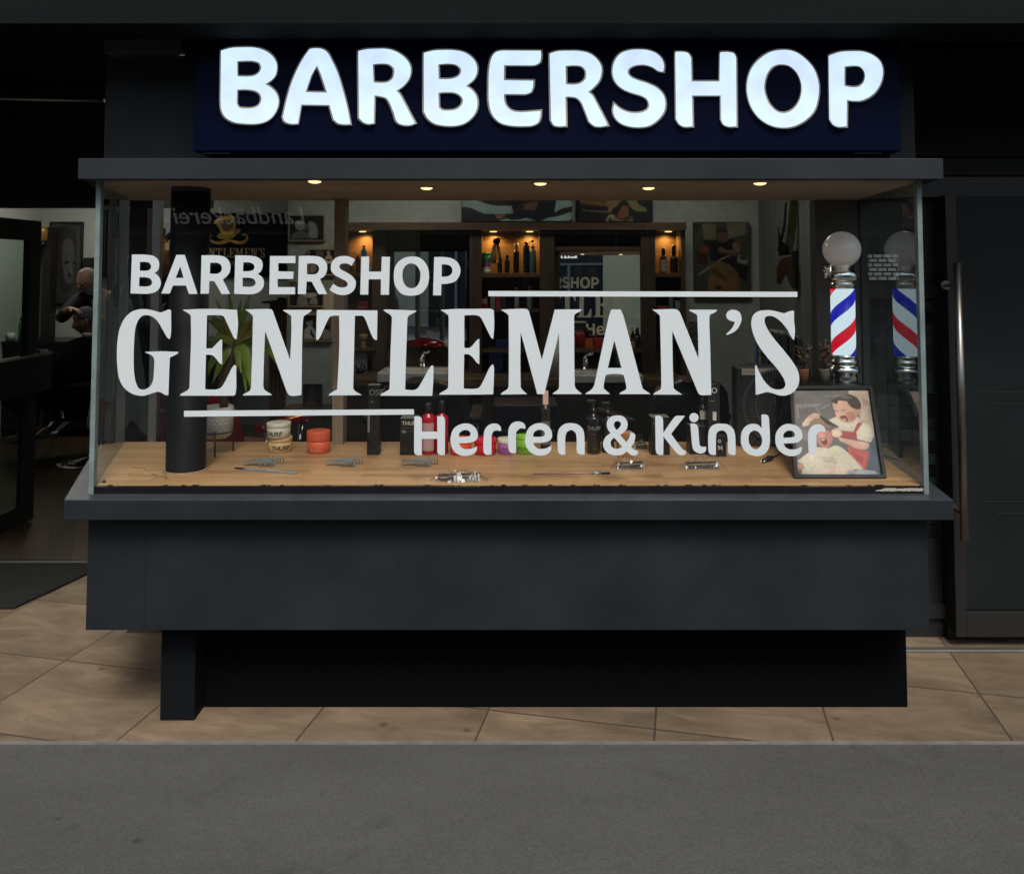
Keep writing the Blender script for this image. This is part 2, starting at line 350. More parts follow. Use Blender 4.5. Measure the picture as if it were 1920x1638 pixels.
ROW3 = [
 ('H', "38,60! 80,58 110,70 118,95! 120,220! 282,220! 282,58! 335,58 355,72 364,100! 362,466! 310,466 288,450 282,420! 284,296! 118,296! 118,470! 70,470 45,455 36,425!", H_),
 ('e', "700,375! 698,420 670,450 600,475 520,468 455,420 425,345 425,270 455,190 520,145 590,133 650,150 695,195 712,260 700,300 670,325 600,340 510,342! 525,375 560,400 610,405 660,395|510,278! 515,240 545,212 585,203 620,215 635,245 620,268 590,275", H_),
 ('r', "855,462! 800,464 778,445 770,415! 772,280 785,200 820,155 870,135 920,140 952,170 957,215! 900,208 868,230 856,275!", H_),
 ('r', "1117,444! 1070,446 1042,425 1034,390! 1032,240 1045,170 1085,125 1140,112 1195,130 1215,165 1212,190! 1165,185 1125,215 1115,260!", H_),
 ('e', "1490,365! 1485,420 1450,455 1390,473 1310,462 1245,415 1213,345 1215,265 1245,190 1300,145 1370,130 1440,148 1485,200 1498,265 1485,300 1450,325 1390,337 1298,338! 1315,375 1350,400 1400,402 1450,390|1296,275! 1303,235 1330,208 1370,200 1405,212 1422,243 1410,265 1375,275", H_),
 ('n', "1557,240 1580,180 1630,140 1700,130 1770,145 1820,190 1838,250 1842,462! 1800,462 1765,445 1756,410! 1756,280 1745,235 1715,207 1690,205 1655,225 1640,265 1637,462! 1600,464 1568,445 1557,410!", H_),
 ('&', "320,72 400,85 455,140 475,220 455,290 410,340 355,375! 455,492! 500,420 517,345! 560,342 592,380 590,440 560,520 527,562! 580,610 636,628! 632,670 600,695 550,698 500,670 458,635! 400,680 320,698 230,690 140,640 95,560 92,490 130,410 205,348! 160,280 147,210 165,140 220,90|300,302! 345,260 370,215 355,175 315,160 275,175 260,215 270,255|265,420! 390,563! 350,585 280,592 225,560 208,500 225,450", K_),
 ('K', "905,78! 970,76 1010,95 1028,140! 1034,345! 1190,120 1225,85 1270,76! 1372,78! 1155,360! 1300,560 1345,610 1390,630! 1380,670 1345,692 1290,690 1240,655 1035,400! 1033,688! 970,688 930,665 912,610!", K_),
 ('i', "1456,200! 1510,198 1555,220 1580,270! 1595,480 1605,540 1640,560 1703,562! 1700,620 1670,655 1610,668 1550,650 1500,600 1480,520!|1513,34 1564,55 1585,106 1564,157 1513,178 1462,157 1441,106 1462,55", K_),
 ('n', "-106,400 -90,310 -50,250 20,215 120,210 220,225 300,290 330,370 340,460 343,722! 285,722 230,700 215,650! 212,450 195,375 155,330 105,322 60,335 30,375 22,430 20,720! -40,720 -85,700 -105,650!", N_),
 ('d', "765,62! 830,60 875,85 890,140! 903,520 880,620 820,700 740,738 660,738 560,710 480,640 435,550 428,450 445,340 500,260 570,220 650,212 720,235 770,285!|650,320 720,350 765,420 775,500 755,570 710,615 670,628 610,600 565,530 555,440 580,360", N_),
 ('e', "1425,585! 1420,660 1380,710 1290,740 1200,735 1090,680 1015,590 992,470 1010,350 1080,260 1160,218 1240,215 1340,245 1410,310 1437,400 1425,460 1380,500 1300,525 1130,535! 1155,590 1210,625 1280,632 1360,618|1123,438! 1130,380 1170,335 1225,322 1285,340 1312,385 1300,420 1250,435", N_),
 ('r', "1665,718! 1590,718 1550,690 1535,640! 1527,450 1535,340 1580,260 1660,222 1740,228 1795,265 1812,310 1808,350! 1740,338 1690,355 1665,400!", N_)]
a_, b_, c_, d_ = (6, 400, 80), (6, 720, 80), (6, 1020, 80), (6, 1340, 80)
SIGN = [
 ('B', "95,100! 200,70 330,62 470,65 580,95 660,150 705,230 708,310 690,370 640,425 572,465! 650,510 710,580 728,670 700,770 640,850 560,895 460,912 330,908 220,890 140,840 100,760 90,650!|262,205! 370,200 450,203 520,230 545,285 530,335 490,370 430,388 265,388!|262,525! 390,525 480,545 535,590 548,650 520,710 460,742 370,748 290,735 258,690!", a_),
 ('A', "1090,80! 1150,72 1220,78 1280,110 1330,200 1390,330 1450,520 1500,720 1538,915! 1480,918 1400,905 1360,870! 1310,700! 985,695! 948,908! 880,912 810,890 790,840! 830,660 880,480 950,310 1020,180|1165,245! 1215,360! 1285,570! 1030,565! 1095,370!", a_),
 ('R', "-285,105! -200,85 -80,78 40,80 140,110 230,170 285,240 300,310 280,400 220,480 130,545! 170,575 230,680 290,800 348,905! 300,925 220,925 150,895 115,800! 60,670 20,620 -50,600 -110,590! -118,905! -180,912 -240,890 -275,850!|-130,240! -50,232 50,240 110,290 118,350 100,410 50,450 -20,460 -120,455!", b_),
 ('B', "450,125! 560,98 660,92 800,95 910,120 990,175 1040,250 1045,330 1010,410 960,455 912,490! 980,530 1035,600 1050,680 1030,780 970,860 890,912 780,935 660,930 560,905 490,850 452,780!|608,240! 720,232 810,245 860,285 870,330 850,375 800,405 730,418 615,418!|610,560! 700,555 800,562 865,600 890,655 870,715 810,760 740,772 660,768 615,735!", b_),
 ('E', "1765,100! 1765,180 1750,220 1700,248 1630,252! 1350,250! 1348,432! 1680,436! 1675,500 1650,555 1590,577! 1350,575! 1350,640 1370,710 1430,770 1520,790 1640,785 1760,775! 1755,840 1730,900 1670,930 1560,938 1420,930 1310,900 1225,820 1185,700 1178,500 1185,300 1215,170 1260,115 1330,98!", b_),
 ('R', "65,130! 150,105 280,100 400,103 510,130 590,190 640,270 645,340 620,430 560,500 490,560! 540,600 600,710 700,905! 710,930! 640,943 570,935 510,890! 460,760 420,670 370,620 300,605 240,605! 245,935! 170,940 110,925 80,870!|240,258! 340,252 420,262 465,305 475,360 460,420 400,468 320,480 245,475!", c_),
 ('S', "1340,325! 1290,315 1230,275 1150,248 1080,245 1000,262 950,300 940,350 975,395 1050,430 1170,470 1270,520 1340,600 1360,690 1340,790 1270,880 1180,935 1060,950 940,935 850,895 795,830 780,760 790,700! 850,750 940,790 1040,800 1120,785 1170,750 1185,700 1165,640 1110,600 1000,565 900,525 820,460 780,380 775,290 800,200 860,130 950,95 1060,85 1170,95 1260,130 1320,190 1345,260", c_),
 ('H', "1480,112! 1560,112 1620,130 1650,180! 1655,445! 1980,445! 1985,115! 2070,115 2130,130 2155,180! 2158,940! 2080,942 2020,915 1995,860! 1993,592! 1660,592! 1665,940! 1590,945 1530,920 1490,860!", c_),
 ('O', "760,90 890,110 1010,190 1110,310 1160,470 1155,620 1110,770 1010,880 890,940 770,955 640,930 510,850 420,730 375,590 370,460 410,310 490,200 620,115|755,240 840,255 920,320 975,430 985,540 960,650 900,740 820,790 760,800 690,780 610,700 565,600 550,500 570,390 620,300 690,250", d_),
 ('P', "1290,150! 1400,115 1530,105 1660,110 1770,150 1850,220 1880,310 1870,420 1820,530 1740,610 1650,650 1560,652! 1478,640! 1473,941! 1400,945 1340,920 1300,860!|1450,268! 1560,255 1640,265 1690,320 1700,380 1680,450 1620,500 1550,510 1450,495!", d_)]
def flat_letter(g, D, extrude, offset=0.0):
    """photo outline -> upright mesh on the plane y = D"""
    cs = []
    for c in g:
        P = [at(x, y, D) for x, y in c]; cs.append([(p.x, p.z) for p in P])
    if offset:
        for k, c in enumerate(cs):
            c = [p for i, p in enumerate(c) if math.dist(p, c[i - 1]) > 5e-4]; n = len(c)
            A = sum(c[i - 1][0] * c[i][1] - c[i][0] * c[i - 1][1] for i in range(n)); sg_ = (1 if A > 0 else -1) * (1 if k == 0 else -1); o = []
            for i in range(n):
                ns = []
                for a, b2 in ((c[i - 1], c[i]), (c[i], c[(i + 1) % n])): l_ = math.dist(a, b2); ns.append(((b2[1] - a[1]) / l_, -(b2[0] - a[0]) / l_))
                q = (ns[0][0] + ns[1][0], ns[0][1] + ns[1][1]); l_ = max(.9, math.hypot(*q)); f_ = offset * 2 / (l_ * l_) * sg_
                o.append((c[i][0] + q[0] * f_, c[i][1] + q[1] * f_))
            cs[k] = o
    me = curve_mesh(cs, extrude, 0)
    for v in me.vertices: x, y, z = v.co; v.co = (x, D - z, y)
    return me
SERIF = {}
for ch, pth, zc in ROW2:
    g = glyph(pth, *zc); xs = [p[0] for c in g for p in c]; x0, x1 = min(xs), max(xs)
    SERIF.setdefault(ch, ([[((x - x0) / 160, (742 - y) / 160) for x, y in c] for c in g], (x1 - x0) / 160))
def serif_mesh(txt, size, extrude=.0005, gap=.06):
    cs = []; x = 0
    for ch in txt:
        g, wd = SERIF[ch]; cs += [[(x + a * size, b * size) for a, b in c] for c in g]; x += (wd + gap) * size
    cs = [[(a - x / 2, b) for a, b in c] for c in cs]
    return curve_mesh(cs, extrude)
# ================================================================== MATERIALS
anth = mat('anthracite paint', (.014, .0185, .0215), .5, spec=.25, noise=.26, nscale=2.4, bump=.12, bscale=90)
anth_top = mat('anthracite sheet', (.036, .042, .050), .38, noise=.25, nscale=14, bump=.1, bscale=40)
fasc = mat('fascia paint', (.030, .033, .038), .75, spec=.15, noise=.18, nscale=3, bump=.2, bscale=60)
blackm = mat('black gloss', (.006, .006, .007), .3, noise=.3, nscale=20)
blackmatte = mat('black matte', (.006, .006, .007), .7)
navy = mat('navy acrylic', (.0005, .0024, .0145), .45, spec=.05)
glass = glassmat('window glass', base=.002)
glass_side = glassmat('side glass', tint=(.90, .95, .93), base=.006, ior=1.95)
edge = mat('glass edge', (.16, .21, .20), .25, noise=.2, nscale=10)
vinyl = mat('white vinyl', (.715, .785, .805), .45, noise=.02, nscale=3)
N, L = vinyl.node_tree.nodes, vinyl.node_tree.links
tl = N.new('ShaderNodeBsdfTranslucent'); tl.inputs[0].default_value = (.80, .76, .66, 1); mx = N.new('ShaderNodeMixShader'); mx.inputs[0].default_value = .22
L.new(N['Principled BSDF'].outputs[0], mx.inputs[1]); L.new(tl.outputs[0], mx.inputs[2]); L.new(mx.outputs[0], N['Material Output'].inputs[0])
wood = woodmat('beech worktop', (.33, .17, .07), (.52, .31, .155), .38, 'X', (.55, .05), 1.0, .0006, 1.0)
ceilm = mat('box ceiling', (.38, .335, .28), .8, noise=.12, nscale=3, stretch=(1, 8, 1))
plaster = mat('white rough plaster', (.50, .54, .50), .9, noise=.12, nscale=14, bump=1.0, bscale=22)
paintw = mat('pale wall paint', (.42, .44, .41), .9, noise=.04, nscale=2, bump=.1, bscale=80)
walnut = woodmat('walnut panel', (.045, .026, .013), (.12, .075, .038), .5, 'XZ', (1.6, .16), 1.0, .001, .8)
walnutv = woodmat('walnut upright', (.035, .022, .014), (.085, .055, .032), .5, 'ZX', (1.6, .3), 1.0, .001, .6)
postwood = woodmat('pale brown post', (.20, .145, .10), (.30, .22, .16), .55, 'ZX', (3, .5), 1.0, .0, .4)
floorwood = woodmat('dark oak floor', (.024, .015, .008), (.060, .040, .021), .35, 'X', (1.1, .13), .8, .003, .9, rot=1.1)
steel = mat('brushed steel', (.26, .245, .22), .38, 1.0, noise=.1, nscale=60, stretch=(1, 1, .05))
chrome = mat('chrome', (.88, .87, .84), .16, 1.0)
alu = mat('aluminium', (.30, .29, .27), .4, .8, noise=.1)
mirrorm = mat('mirror', (.80, .82, .80), 0.0, 1.0)
blackpl = mat('black plastic', (.012, .012, .013), .35)
white = mat('white glaze', (.66, .66, .62), .12)
whitep = mat('white paper', (.65, .66, .64), .8)
gold = mat('gold trim', (.75, .62, .35), .35, .6)
greym = mat('dark facade', (.008, .0095, .010), .6, spec=.2, noise=.2, nscale=2)
frame_m = mat('door frame', (.013, .013, .0125), .4, noise=.1, nscale=4)
doorm = mat('door leaf', (.008, .0115, .0115), .50, spec=.2, noise=.15, nscale=2)

# ================================================================== GROUND
def sheet(name, poly, z, m):
    b = MB(); b.use(m); b.face([(x, y, z) for x, y in poly]); return struct(name, b)
# pale stone slabs laid about 11 degrees off the shop line
m = bpy.data.materials.new('stone slabs'); m.use_nodes = True
N, L = m.node_tree.nodes, m.node_tree.links; b = N['Principled BSDF']; b.inputs['Roughness'].default_value = .55
tc = N.new('ShaderNodeTexCoord'); mp = N.new('ShaderNodeMapping'); L.new(tc.outputs['Object'], mp.inputs[0])
mp.inputs['Rotation'].default_value = (0, 0, math.radians(12)); mp.inputs['Location'].default_value = (.11, .07, 0)
br = N.new('ShaderNodeTexBrick'); br.offset = 0; br.inputs['Scale'].default_value = 1; br.inputs['Brick Width'].default_value = .6
br.inputs['Row Height'].default_value = .5; br.inputs['Mortar Size'].default_value = .0045; br.inputs['Mortar Smooth'].default_value = .3
br.inputs['Color1'].default_value = (0, 0, 0, 1); br.inputs['Color2'].default_value = (1, 1, 1, 1)
L.new(mp.outputs[0], br.inputs['Vector'])
n1 = N.new('ShaderNodeTexNoise'); n1.inputs['Scale'].default_value = 1.0; n1.inputs['Detail'].default_value = 12; n1.inputs['Roughness'].default_value = .68; n1.inputs['Distortion'].default_value = .7
m2 = N.new('ShaderNodeMapping'); m2.inputs['Scale'].default_value = (3.0, 8.5, 1); L.new(mp.outputs[0], m2.inputs[0])
ad = N.new('ShaderNodeVectorMath'); ad.operation = 'MULTIPLY_ADD'; ad.inputs[1].default_value = (9, 9, 9); L.new(br.outputs['Color'], ad.inputs[0]); L.new(m2.outputs[0], ad.inputs[2])
L.new(ad.outputs[0], n1.inputs['Vector'])
cr = N.new('ShaderNodeValToRGB'); e = cr.color_ramp.elements; e[0].position = .28; e[0].color = (.098, .068, .041, 1); e[1].position = .75; e[1].color = (.25, .188, .123, 1)
k = cr.color_ramp.elements.new(.5); k.color = (.160, .117, .074, 1); L.new(n1.outputs[0], cr.inputs[0])
mx = N.new('ShaderNodeMix'); mx.data_type = 'RGBA'; L.new(br.outputs['Fac'], mx.inputs[0]); L.new(cr.outputs[0], mx.inputs[6]); mx.inputs[7].default_value = (.08, .055, .04, 1)
n3 = N.new('ShaderNodeTexNoise'); n3.inputs['Scale'].default_value = 1.3; n3.inputs['Detail'].default_value = 3; L.new(tc.outputs['Object'], n3.inputs['Vector'])
r3 = N.new('ShaderNodeMapRange'); r3.inputs[1].default_value = .3; r3.inputs[2].default_value = .7; r3.inputs[3].default_value = .74; r3.inputs[4].default_value = 1.2; L.new(n3.outputs[0], r3.inputs[0])
sv = N.new('ShaderNodeVectorMath'); sv.operation = 'SCALE'; L.new(mx.outputs[2], sv.inputs[0]); L.new(r3.outputs[0], sv.inputs['Scale']); 
t1 = N.new('ShaderNodeMapRange'); t1.inputs[3].default_value = .86; t1.inputs[4].default_value = 1.12; L.new(br.outputs['Color'], t1.inputs[0])
g1 = N.new('ShaderNodeTexNoise'); g1.inputs['Scale'].default_value = 160; g1.inputs['Detail'].default_value = 3; L.new(tc.outputs['Object'], g1.inputs['Vector'])
g2 = N.new('ShaderNodeMapRange'); g2.inputs[1].default_value = .3; g2.inputs[2].default_value = .7; g2.inputs[3].default_value = .86; g2.inputs[4].default_value = 1.12; L.new(g1.outputs[0], g2.inputs[0])
vo = N.new('ShaderNodeTexVoronoi'); vo.inputs['Scale'].default_value = 4.3; L.new(tc.outputs['Object'], vo.inputs['Vector'])
g3 = N.new('ShaderNodeMapRange'); g3.inputs[1].default_value = .05; g3.inputs[2].default_value = .08; g3.inputs[3].default_value = .6; g3.inputs[4].default_value = 1.0; L.new(vo.outputs['Distance'], g3.inputs[0])
q1 = N.new('ShaderNodeMath'); q1.operation = 'MULTIPLY'; L.new(t1.outputs[0], q1.inputs[0]); L.new(g2.outputs[0], q1.inputs[1])
q2 = N.new('ShaderNodeMath'); q2.operation = 'MULTIPLY'; L.new(q1.outputs[0], q2.inputs[0]); L.new(g3.outputs[0], q2.inputs[1])
sw_ = N.new('ShaderNodeVectorMath'); sw_.operation = 'SCALE'; L.new(sv.outputs[0], sw_.inputs[0]); L.new(q2.outputs[0], sw_.inputs['Scale']); L.new(sw_.outputs[0], b.inputs['Base Color'])
bp = N.new('ShaderNodeBump'); bp.inputs['Strength'].default_value = .25; bp.inputs['Distance'].default_value = .004; L.new(n1.outputs[0], bp.inputs['Height']); L.new(bp.outputs[0], b.inputs['Normal'])
slabs = m
asphalt = mat('asphalt', (.068, .068, .060), .85, noise=.20, nscale=.9, bump=.5, bscale=200, stretch=(.5, 1.6, 1))
N, L = asphalt.node_tree.nodes, asphalt.node_tree.links
b = N['Principled BSDF']; tc = N.new('ShaderNodeTexCoord'); v = N.new('ShaderNodeTexNoise'); v.inputs['Scale'].default_value = 150; v.inputs['Detail'].default_value = 3
L.new(tc.outputs['Object'], v.inputs['Vector']); r = N.new('ShaderNodeMapRange'); r.inputs[1].default_value = .35; r.inputs[2].default_value = .65; r.inputs[3].default_value = .84; r.inputs[4].default_value = 1.16
L.new(v.outputs[0], r.inputs[0]); src = b.inputs['Base Color'].links[0].from_socket
s2 = N.new('ShaderNodeVectorMath'); s2.operation = 'SCALE'; L.new(src, s2.inputs[0]); L.new(r.outputs[0], s2.inputs['Scale']); 
st1 = N.new('ShaderNodeTexNoise'); st1.inputs['Scale'].default_value = 2.6; st1.inputs['Detail'].default_value = 5; st1.inputs['Distortion'].default_value = 1.5; L.new(tc.outputs['Object'], st1.inputs['Vector'])
mr = N.new('ShaderNodeMapRange'); mr.inputs[1].default_value = .60; mr.inputs[2].default_value = .72; mr.inputs[3].default_value = 1.0; mr.inputs[4].default_value = .72; L.new(st1.outputs[0], mr.inputs[0])
vo = N.new('ShaderNodeTexVoronoi'); vo.inputs['Scale'].default_value = 3.2; L.new(tc.outputs['Object'], vo.inputs['Vector'])
m4 = N.new('ShaderNodeMapRange'); m4.inputs[1].default_value = .035; m4.inputs[2].default_value = .05; m4.inputs[3].default_value = .6; m4.inputs[4].default_value = 1.0; L.new(vo.outputs['Distance'], m4.inputs[0])
pr = N.new('ShaderNodeMath'); pr.operation = 'MULTIPLY'; L.new(mr.outputs[0], pr.inputs[0]); L.new(m4.outputs[0], pr.inputs[1])
s3 = N.new('ShaderNodeVectorMath'); s3.operation = 'SCALE'; L.new(s2.outputs[0], s3.inputs[0]); L.new(pr.outputs[0], s3.inputs['Scale']); L.new(s3.outputs[0], b.inputs['Base Color'])
YK = gp(960, 1393, 0).y
sheet('street', [(-60, -40), (60, -40), (60, YK), (-60, YK)], -.004, asphalt)
sheet('pavement', [(-12, YK + .008), (12, YK + .008), (12, 4.5), (-12, 4.5)], 0, slabs)
kb = MB(); kb.use(mat('kerb edging', (.17, .165, .15), .55, noise=.2, nscale=12)); kb.box(-12, 12, YK, YK + .008, -.06, .003); struct('kerb', kb)
XR = at(230, 700, 3.56).x
sheet('floor', [(-5, 4.5), (XR, 4.5), (XR, 3.64), (3, 3.64), (3, 8.6), (-5, 8.6)], .002, floorwood)

# ================================================================== BUILDING SHELL
ZB = at(960, 44, 2.6).z
bw = mat('beam render', (.006, .008, .008), .9, spec=.1, noise=.2, nscale=1.5, stretch=(.4, 1, 6), bump=.3, bscale=30)
sh = MB(); sh.use(bw); sh.box(-12, 12, 2.6, 2.78, ZB, ZB + 1.2); struct('beam', sh)
sh = MB(); sh.use(greym); sh.box(-12, 12, 2.78, 4.6, ZB + .22, ZB + .34); struct('soffit', sh)
sh = MB(); sh.use(paintw); sh.box(-5.1, 3.1, 4.6, 8.7, 2.72, 2.8); sh.box(XR, 3.1, 3.56, 4.6, 2.60, 2.64); struct('ceiling', sh)
sh = MB(); sh.use(paintw); sh.box(-5.1, 3.1, 8.5, 8.6, 0, 2.75); struct('wall_back', sh)
sh = MB(); sh.use(paintw); sh.box(-5.1, -5.0, 4.5, 8.5, 0, 2.75); struct('wall_left', sh)
ZL = at(60, 388, 4.5).z
sh = MB(); sh.use(blackmatte); sh.box(-3.2, XR + .0, 4.45, 4.6, ZL, ZB + .22); struct('lintel', sh)
sh = MB(); sh.use(greym); sh.box(-12, -3.2, 2.8, 4.6, 0, ZB + .22); struct('wall_entrance', sh)
rl = MB(); rl.use(alu); P = [at(-260, 181, 3.7), at(0, 185, 3.7), at(196, 189, 3.7)]; rl.tube(P, .009); 
tag(obj('ceiling_rail', rl), 'thin metal rail under the dark entrance soffit, left of the sign', 'rail')

# opposite side of the street (seen in the glass and the mirror)
op = thing('opposite_building', 'dark shop building across the street with a bakery sign', 'building', (0, -9, 0), world=True)
wb = MB(); wb.use(mat('beige render', (.56, .47, .31), .9, noise=.16, nscale=1.2, bump=.3, bscale=20)); wb.box(-20, 20, -9.6, -9.1, 3.1, 4.7)
wb.box(-20, -9.5, -9.6, -9.1, 0, 3.1); obj('wall', wb, None, op)
sf = MB(); sf.use(mat('shopfront dark', (.012, .014, .014), .6)); sf.box(-9.5, 20, -9.5, -9.15, 0, 3.1); obj('shop_front', sf, None, op)
mu = MB(); mu.use(mat('added mullion', (.30, .30, .28), .6))  # pale mullions added for their faint reflections in the shop panes
for x in (-8.6, -7.1, -5.6, -4.1, .2, 1.9, 3.6, 5.1, 6.8, 8.6): mu.box(x, x + .07, -9.15, -9.10, .4, 2.3)
mu.box(-9, 9, -9.149, -9.099, 2.3, 2.36); mu.box(-9, 9, -9.149, -9.099, .34, .4); obj('added_mullions', mu, None, op)
win = MB(); win.use(mat('dark pane', (.01, .012, .014), .1))
for i in range(-9, 10, 3): win = MB(); win.use(mat('dark pane')); win.box(i - .6, i + .6, -9.1, -9.05, 3.5, 4.3); obj('window', win, None, op)
pl = MB(); pl.use(mat('pale beige render', (.95, .76, .42), .9, noise=.05, nscale=3)); pl.box(-3.06, -1.7, -9.15, -8.98, 0, 2.62); obj('pillar', pl, None, op)
t = text_mesh('Landbäckerei', .46, .01, .25); xform(t, Matrix.Translation((0, -9.12, 0)) @ Matrix.Rotation(PI, 4, 'Z') @ FACE)
dx = -5.07 - sum(v.co.x for v in t.vertices) / len(t.vertices); xform(t, Matrix.Translation((dx, 0, 2.50)))
obj('lettering', t, mat('daylight glow white', (.75, .74, .7), .6, emit=(1, .97, .9), estr=.75), op)  # letters given a glow in place of the daylight they miss

# right-hand facade with dark door
fr = thing('dark_facade', 'dark anthracite facade panels to the right of the shop window', 'facade', (2.2, 3.56, 0))
XB = at(1620, 828, 3.56).x
dx0, dx1 = at(1783, 800, 3.50).x, 3.6
zl = [0, .0]
fm = MB(); fm.use(greym)
fm.box(XB + .01, 12, 3.64, 3.9, 0, ZB + .22); obj('panel', fm, None, fr)
fm = MB(); fm.use(greym)
z1, z2 = at(1850, 331, 3.56).z, at(1850, 294, 3.56).z
fm.box(XB + .012, 12, 3.56, 3.64, z1 + .004, z2 - .004, bev=.003); fm.box(XB + .012, 12, 3.56, 3.64, z2 + .004, ZB + .2195)
fm.use(frame_m); fm.box(XB + .012, 12, 3.545, 3.64, at(1850, 368, 3.5).z, z1 - .004)
obj('transom', fm, None, fr)
mo = MB(); xw0, xw1 = XB + .02, at(1781, 800, 3.56).x
mo.use(frame_m)
zt = at(1850, 372, 3.56).z
mo.box(xw0, xw1, 3.60, 3.635, 0.0, zt)
tm = [mat('mosaic a', (.012, .017, .018), .2), mat('mosaic b', (.006, .008, .010), .15), mat('mosaic c', (.020, .026, .027), .2)]
zz0, zz1 = at(1750, 1010, 3.56).z, at(1750, 562, 3.56).z
px = .052; ix = int((xw1 - xw0) / px)
for i in range(ix):
    z = zz0
    while z < zz1 - px:
        mo.use(random.choice(tm)); mo.box(xw0 + i * px + .002, xw0 + (i + 1) * px - .002, 3.592, 3.60, z + .002, z + px - .002); z += px
mo.use(frame_m)
for ya, yb in ((535, 560), (1135, 1160)): mo.box(xw0, xw1, 3.575, 3.60, at(1750, yb, 3.57).z, at(1750, ya, 3.57).z)
mo.box(at(1768, 800, 3.57).x, xw1, 3.574, 3.60, 0, zt)
obj('side_light', mo, None, fr)
bk = MB(); bk.use(mat('brick reflection white', (.7, .7, .68), .4, noise=.2, nscale=20))
DBk = 3.585; s0 = at(1613, 525, DBk); s1 = at(1684, 481, DBk)
bwid, bh = .042, .0185; rowi = 0; z = s0.z
while z < s1.z + .001:
    x = s0.x - (.021 if rowi % 2 else 0)
    while x < s1.x:
        bk.box(max(x, s0.x), min(x + bwid - .007, s1.x), DBk, DBk + .006, z, z + bh - .0045); x += bwid
    z += bh + .0015; rowi += 1
obj('brick_reflection', bk, None, fr)  # white bricks built for the pattern mirrored in the side pane
# the door
dr = thing('side_door', 'dark grey panel door with long steel bar handle, right edge', 'door', (2.4, 3.5, 0))
d = MB(); d.use(frame_m); zt = at(1850, 366, 3.5).z; zb = at(1830, 1205, 3.48).z + .02
xa, xb2 = at(1781, 800, 3.5).x, at(1801, 800, 3.5).x
d.box(xa, xb2, 3.49, 3.57, zb, zt, bev=.002)
d.box(xb2, dx1, 3.49, 3.57, zb, at(1850, 1145, 3.5).z, bev=.002); d.box(dx1, dx1 + .12, 3.49, 3.57, zb, zt)
obj('door_frame', d, None, dr)
d = MB(); d.use(doorm); zpa = at(1850, 1145, 3.5).z; d.box(xb2 + .004, dx1 - .002, 3.505, 3.56, zpa + .003, zt - .006, bev=.003)
d.use(blackmatte)
for (xx, yy) in ((1830, 735), (1860, 757), (1838, 940), (1868, 963)):
    p = at(xx, yy, 3.503); d.box(p.x, dx1 - .05, 3.5025, 3.506, p.z - .004, p.z + .003)
obj('door_panel', d, None, dr)
d = MB(); d.use(steel); a, b2 = at(1795, 492, 3.40), at(1809, 1013, 3.40); xm = (a.x + b2.x) / 2
d.tube([(xm, 3.40, a.z), (xm, 3.40, b2.z)], .0165, 20)
h = obj('handle', d, None, dr)
d = MB(); d.use(steel)
for yy in (535, 960):
    p = at(1790, yy, 3.42); d.tube([(xm, 3.40, p.z), (xm - .005, 3.495, p.z)], .009, 12); d.lathe([(.02, 0), (.02, .008)], (0, 0, 0), 16, Matrix.Translation((xm - .005, 3.492, p.z)) @ Matrix.Rotation(PI / 2, 4, 'X'))
obj('standoff', d, None, h)
d = MB(); d.use(alu); d.box(XB + .1, 12, 3.455, 3.488, .001, .010, bev=.003); tag(obj('door_threshold', d), 'metal threshold strip under the dark side door', 'threshold')

# ================================================================== SHOP WINDOW BOX
W0 = .0
FL, FR_ = at(166, 915, 2.83).x, at(1739, 915, 2.83).x
# widths at half height so the upright panes are truly upright
FL = (at(166, 915, 2.83).x + at(188, 345, 2.83).x) / 2; FR_ = (at(1740, 915, 2.83).x + at(1722, 345, 2.83).x) / 2
BL, BR = at(230, 830, 3.56).x, at(1620, 830, 3.56).x
ZC = at(950, 908, 2.85).z; ZG = at(950, 926, 2.832).z; ZT = at(950, 338, 2.80).z
print('FL', FL, FR_, BL, BR, 'ZC', ZC, ZG, ZT, 'back ceil y should be 372')
sw = thing('shop_window', 'projecting shop window box in anthracite grey with white lettering', 'shop window', (0, 3.1, 0))
zs1 = at(950, 937, 2.75).z; zs0 = at(950, 975, 2.75).z
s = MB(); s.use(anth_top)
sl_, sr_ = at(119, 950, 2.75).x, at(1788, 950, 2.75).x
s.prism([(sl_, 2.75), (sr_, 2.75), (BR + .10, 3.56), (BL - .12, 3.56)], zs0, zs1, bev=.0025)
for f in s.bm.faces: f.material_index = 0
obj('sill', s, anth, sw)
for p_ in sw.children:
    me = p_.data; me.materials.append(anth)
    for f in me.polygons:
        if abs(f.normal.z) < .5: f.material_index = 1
s = MB(); s.use(anth); zp = at(950, 1181, 2.83).z
s.prism([(at(163, 1080, 2.83).x, 2.83), (at(1741, 1080, 2.83).x, 2.83), (BR, 3.54), (BL, 3.54)], zp, zs0 - .001, bev=.002)
s.use(blackmatte); s.box(at(272, 1080, 2.83).x, at(272, 1080, 2.83).x + .0015, 2.8285, 2.832, zp + .01, zs0 - .01)
obj('base_panel', s, None, sw)
s = MB(); s.use(mat('plinth recess shade', (.0025, .003, .0035), .9, spec=.05)); YP = gp(1000, 1325, 0).y; YL = gp(1000, 1350, 0).y; print('plinth', YP, YL); s.box(at(306, 1250, YP).x, at(1700, 1250, YP).x, YP, 3.5, 0, zp)  # shade of the deep recess is put into the plinth colour
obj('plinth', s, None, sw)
s = MB(); s.use(anth); s.use(mat('leg paint', (.005, .0065, .008), .7, spec=.1)); s.box(at(302, 1250, YL).x, at(366, 1250, YL).x, YL, YP - .002, 0, zp - .001); obj('plinth_leg', s, None, sw)
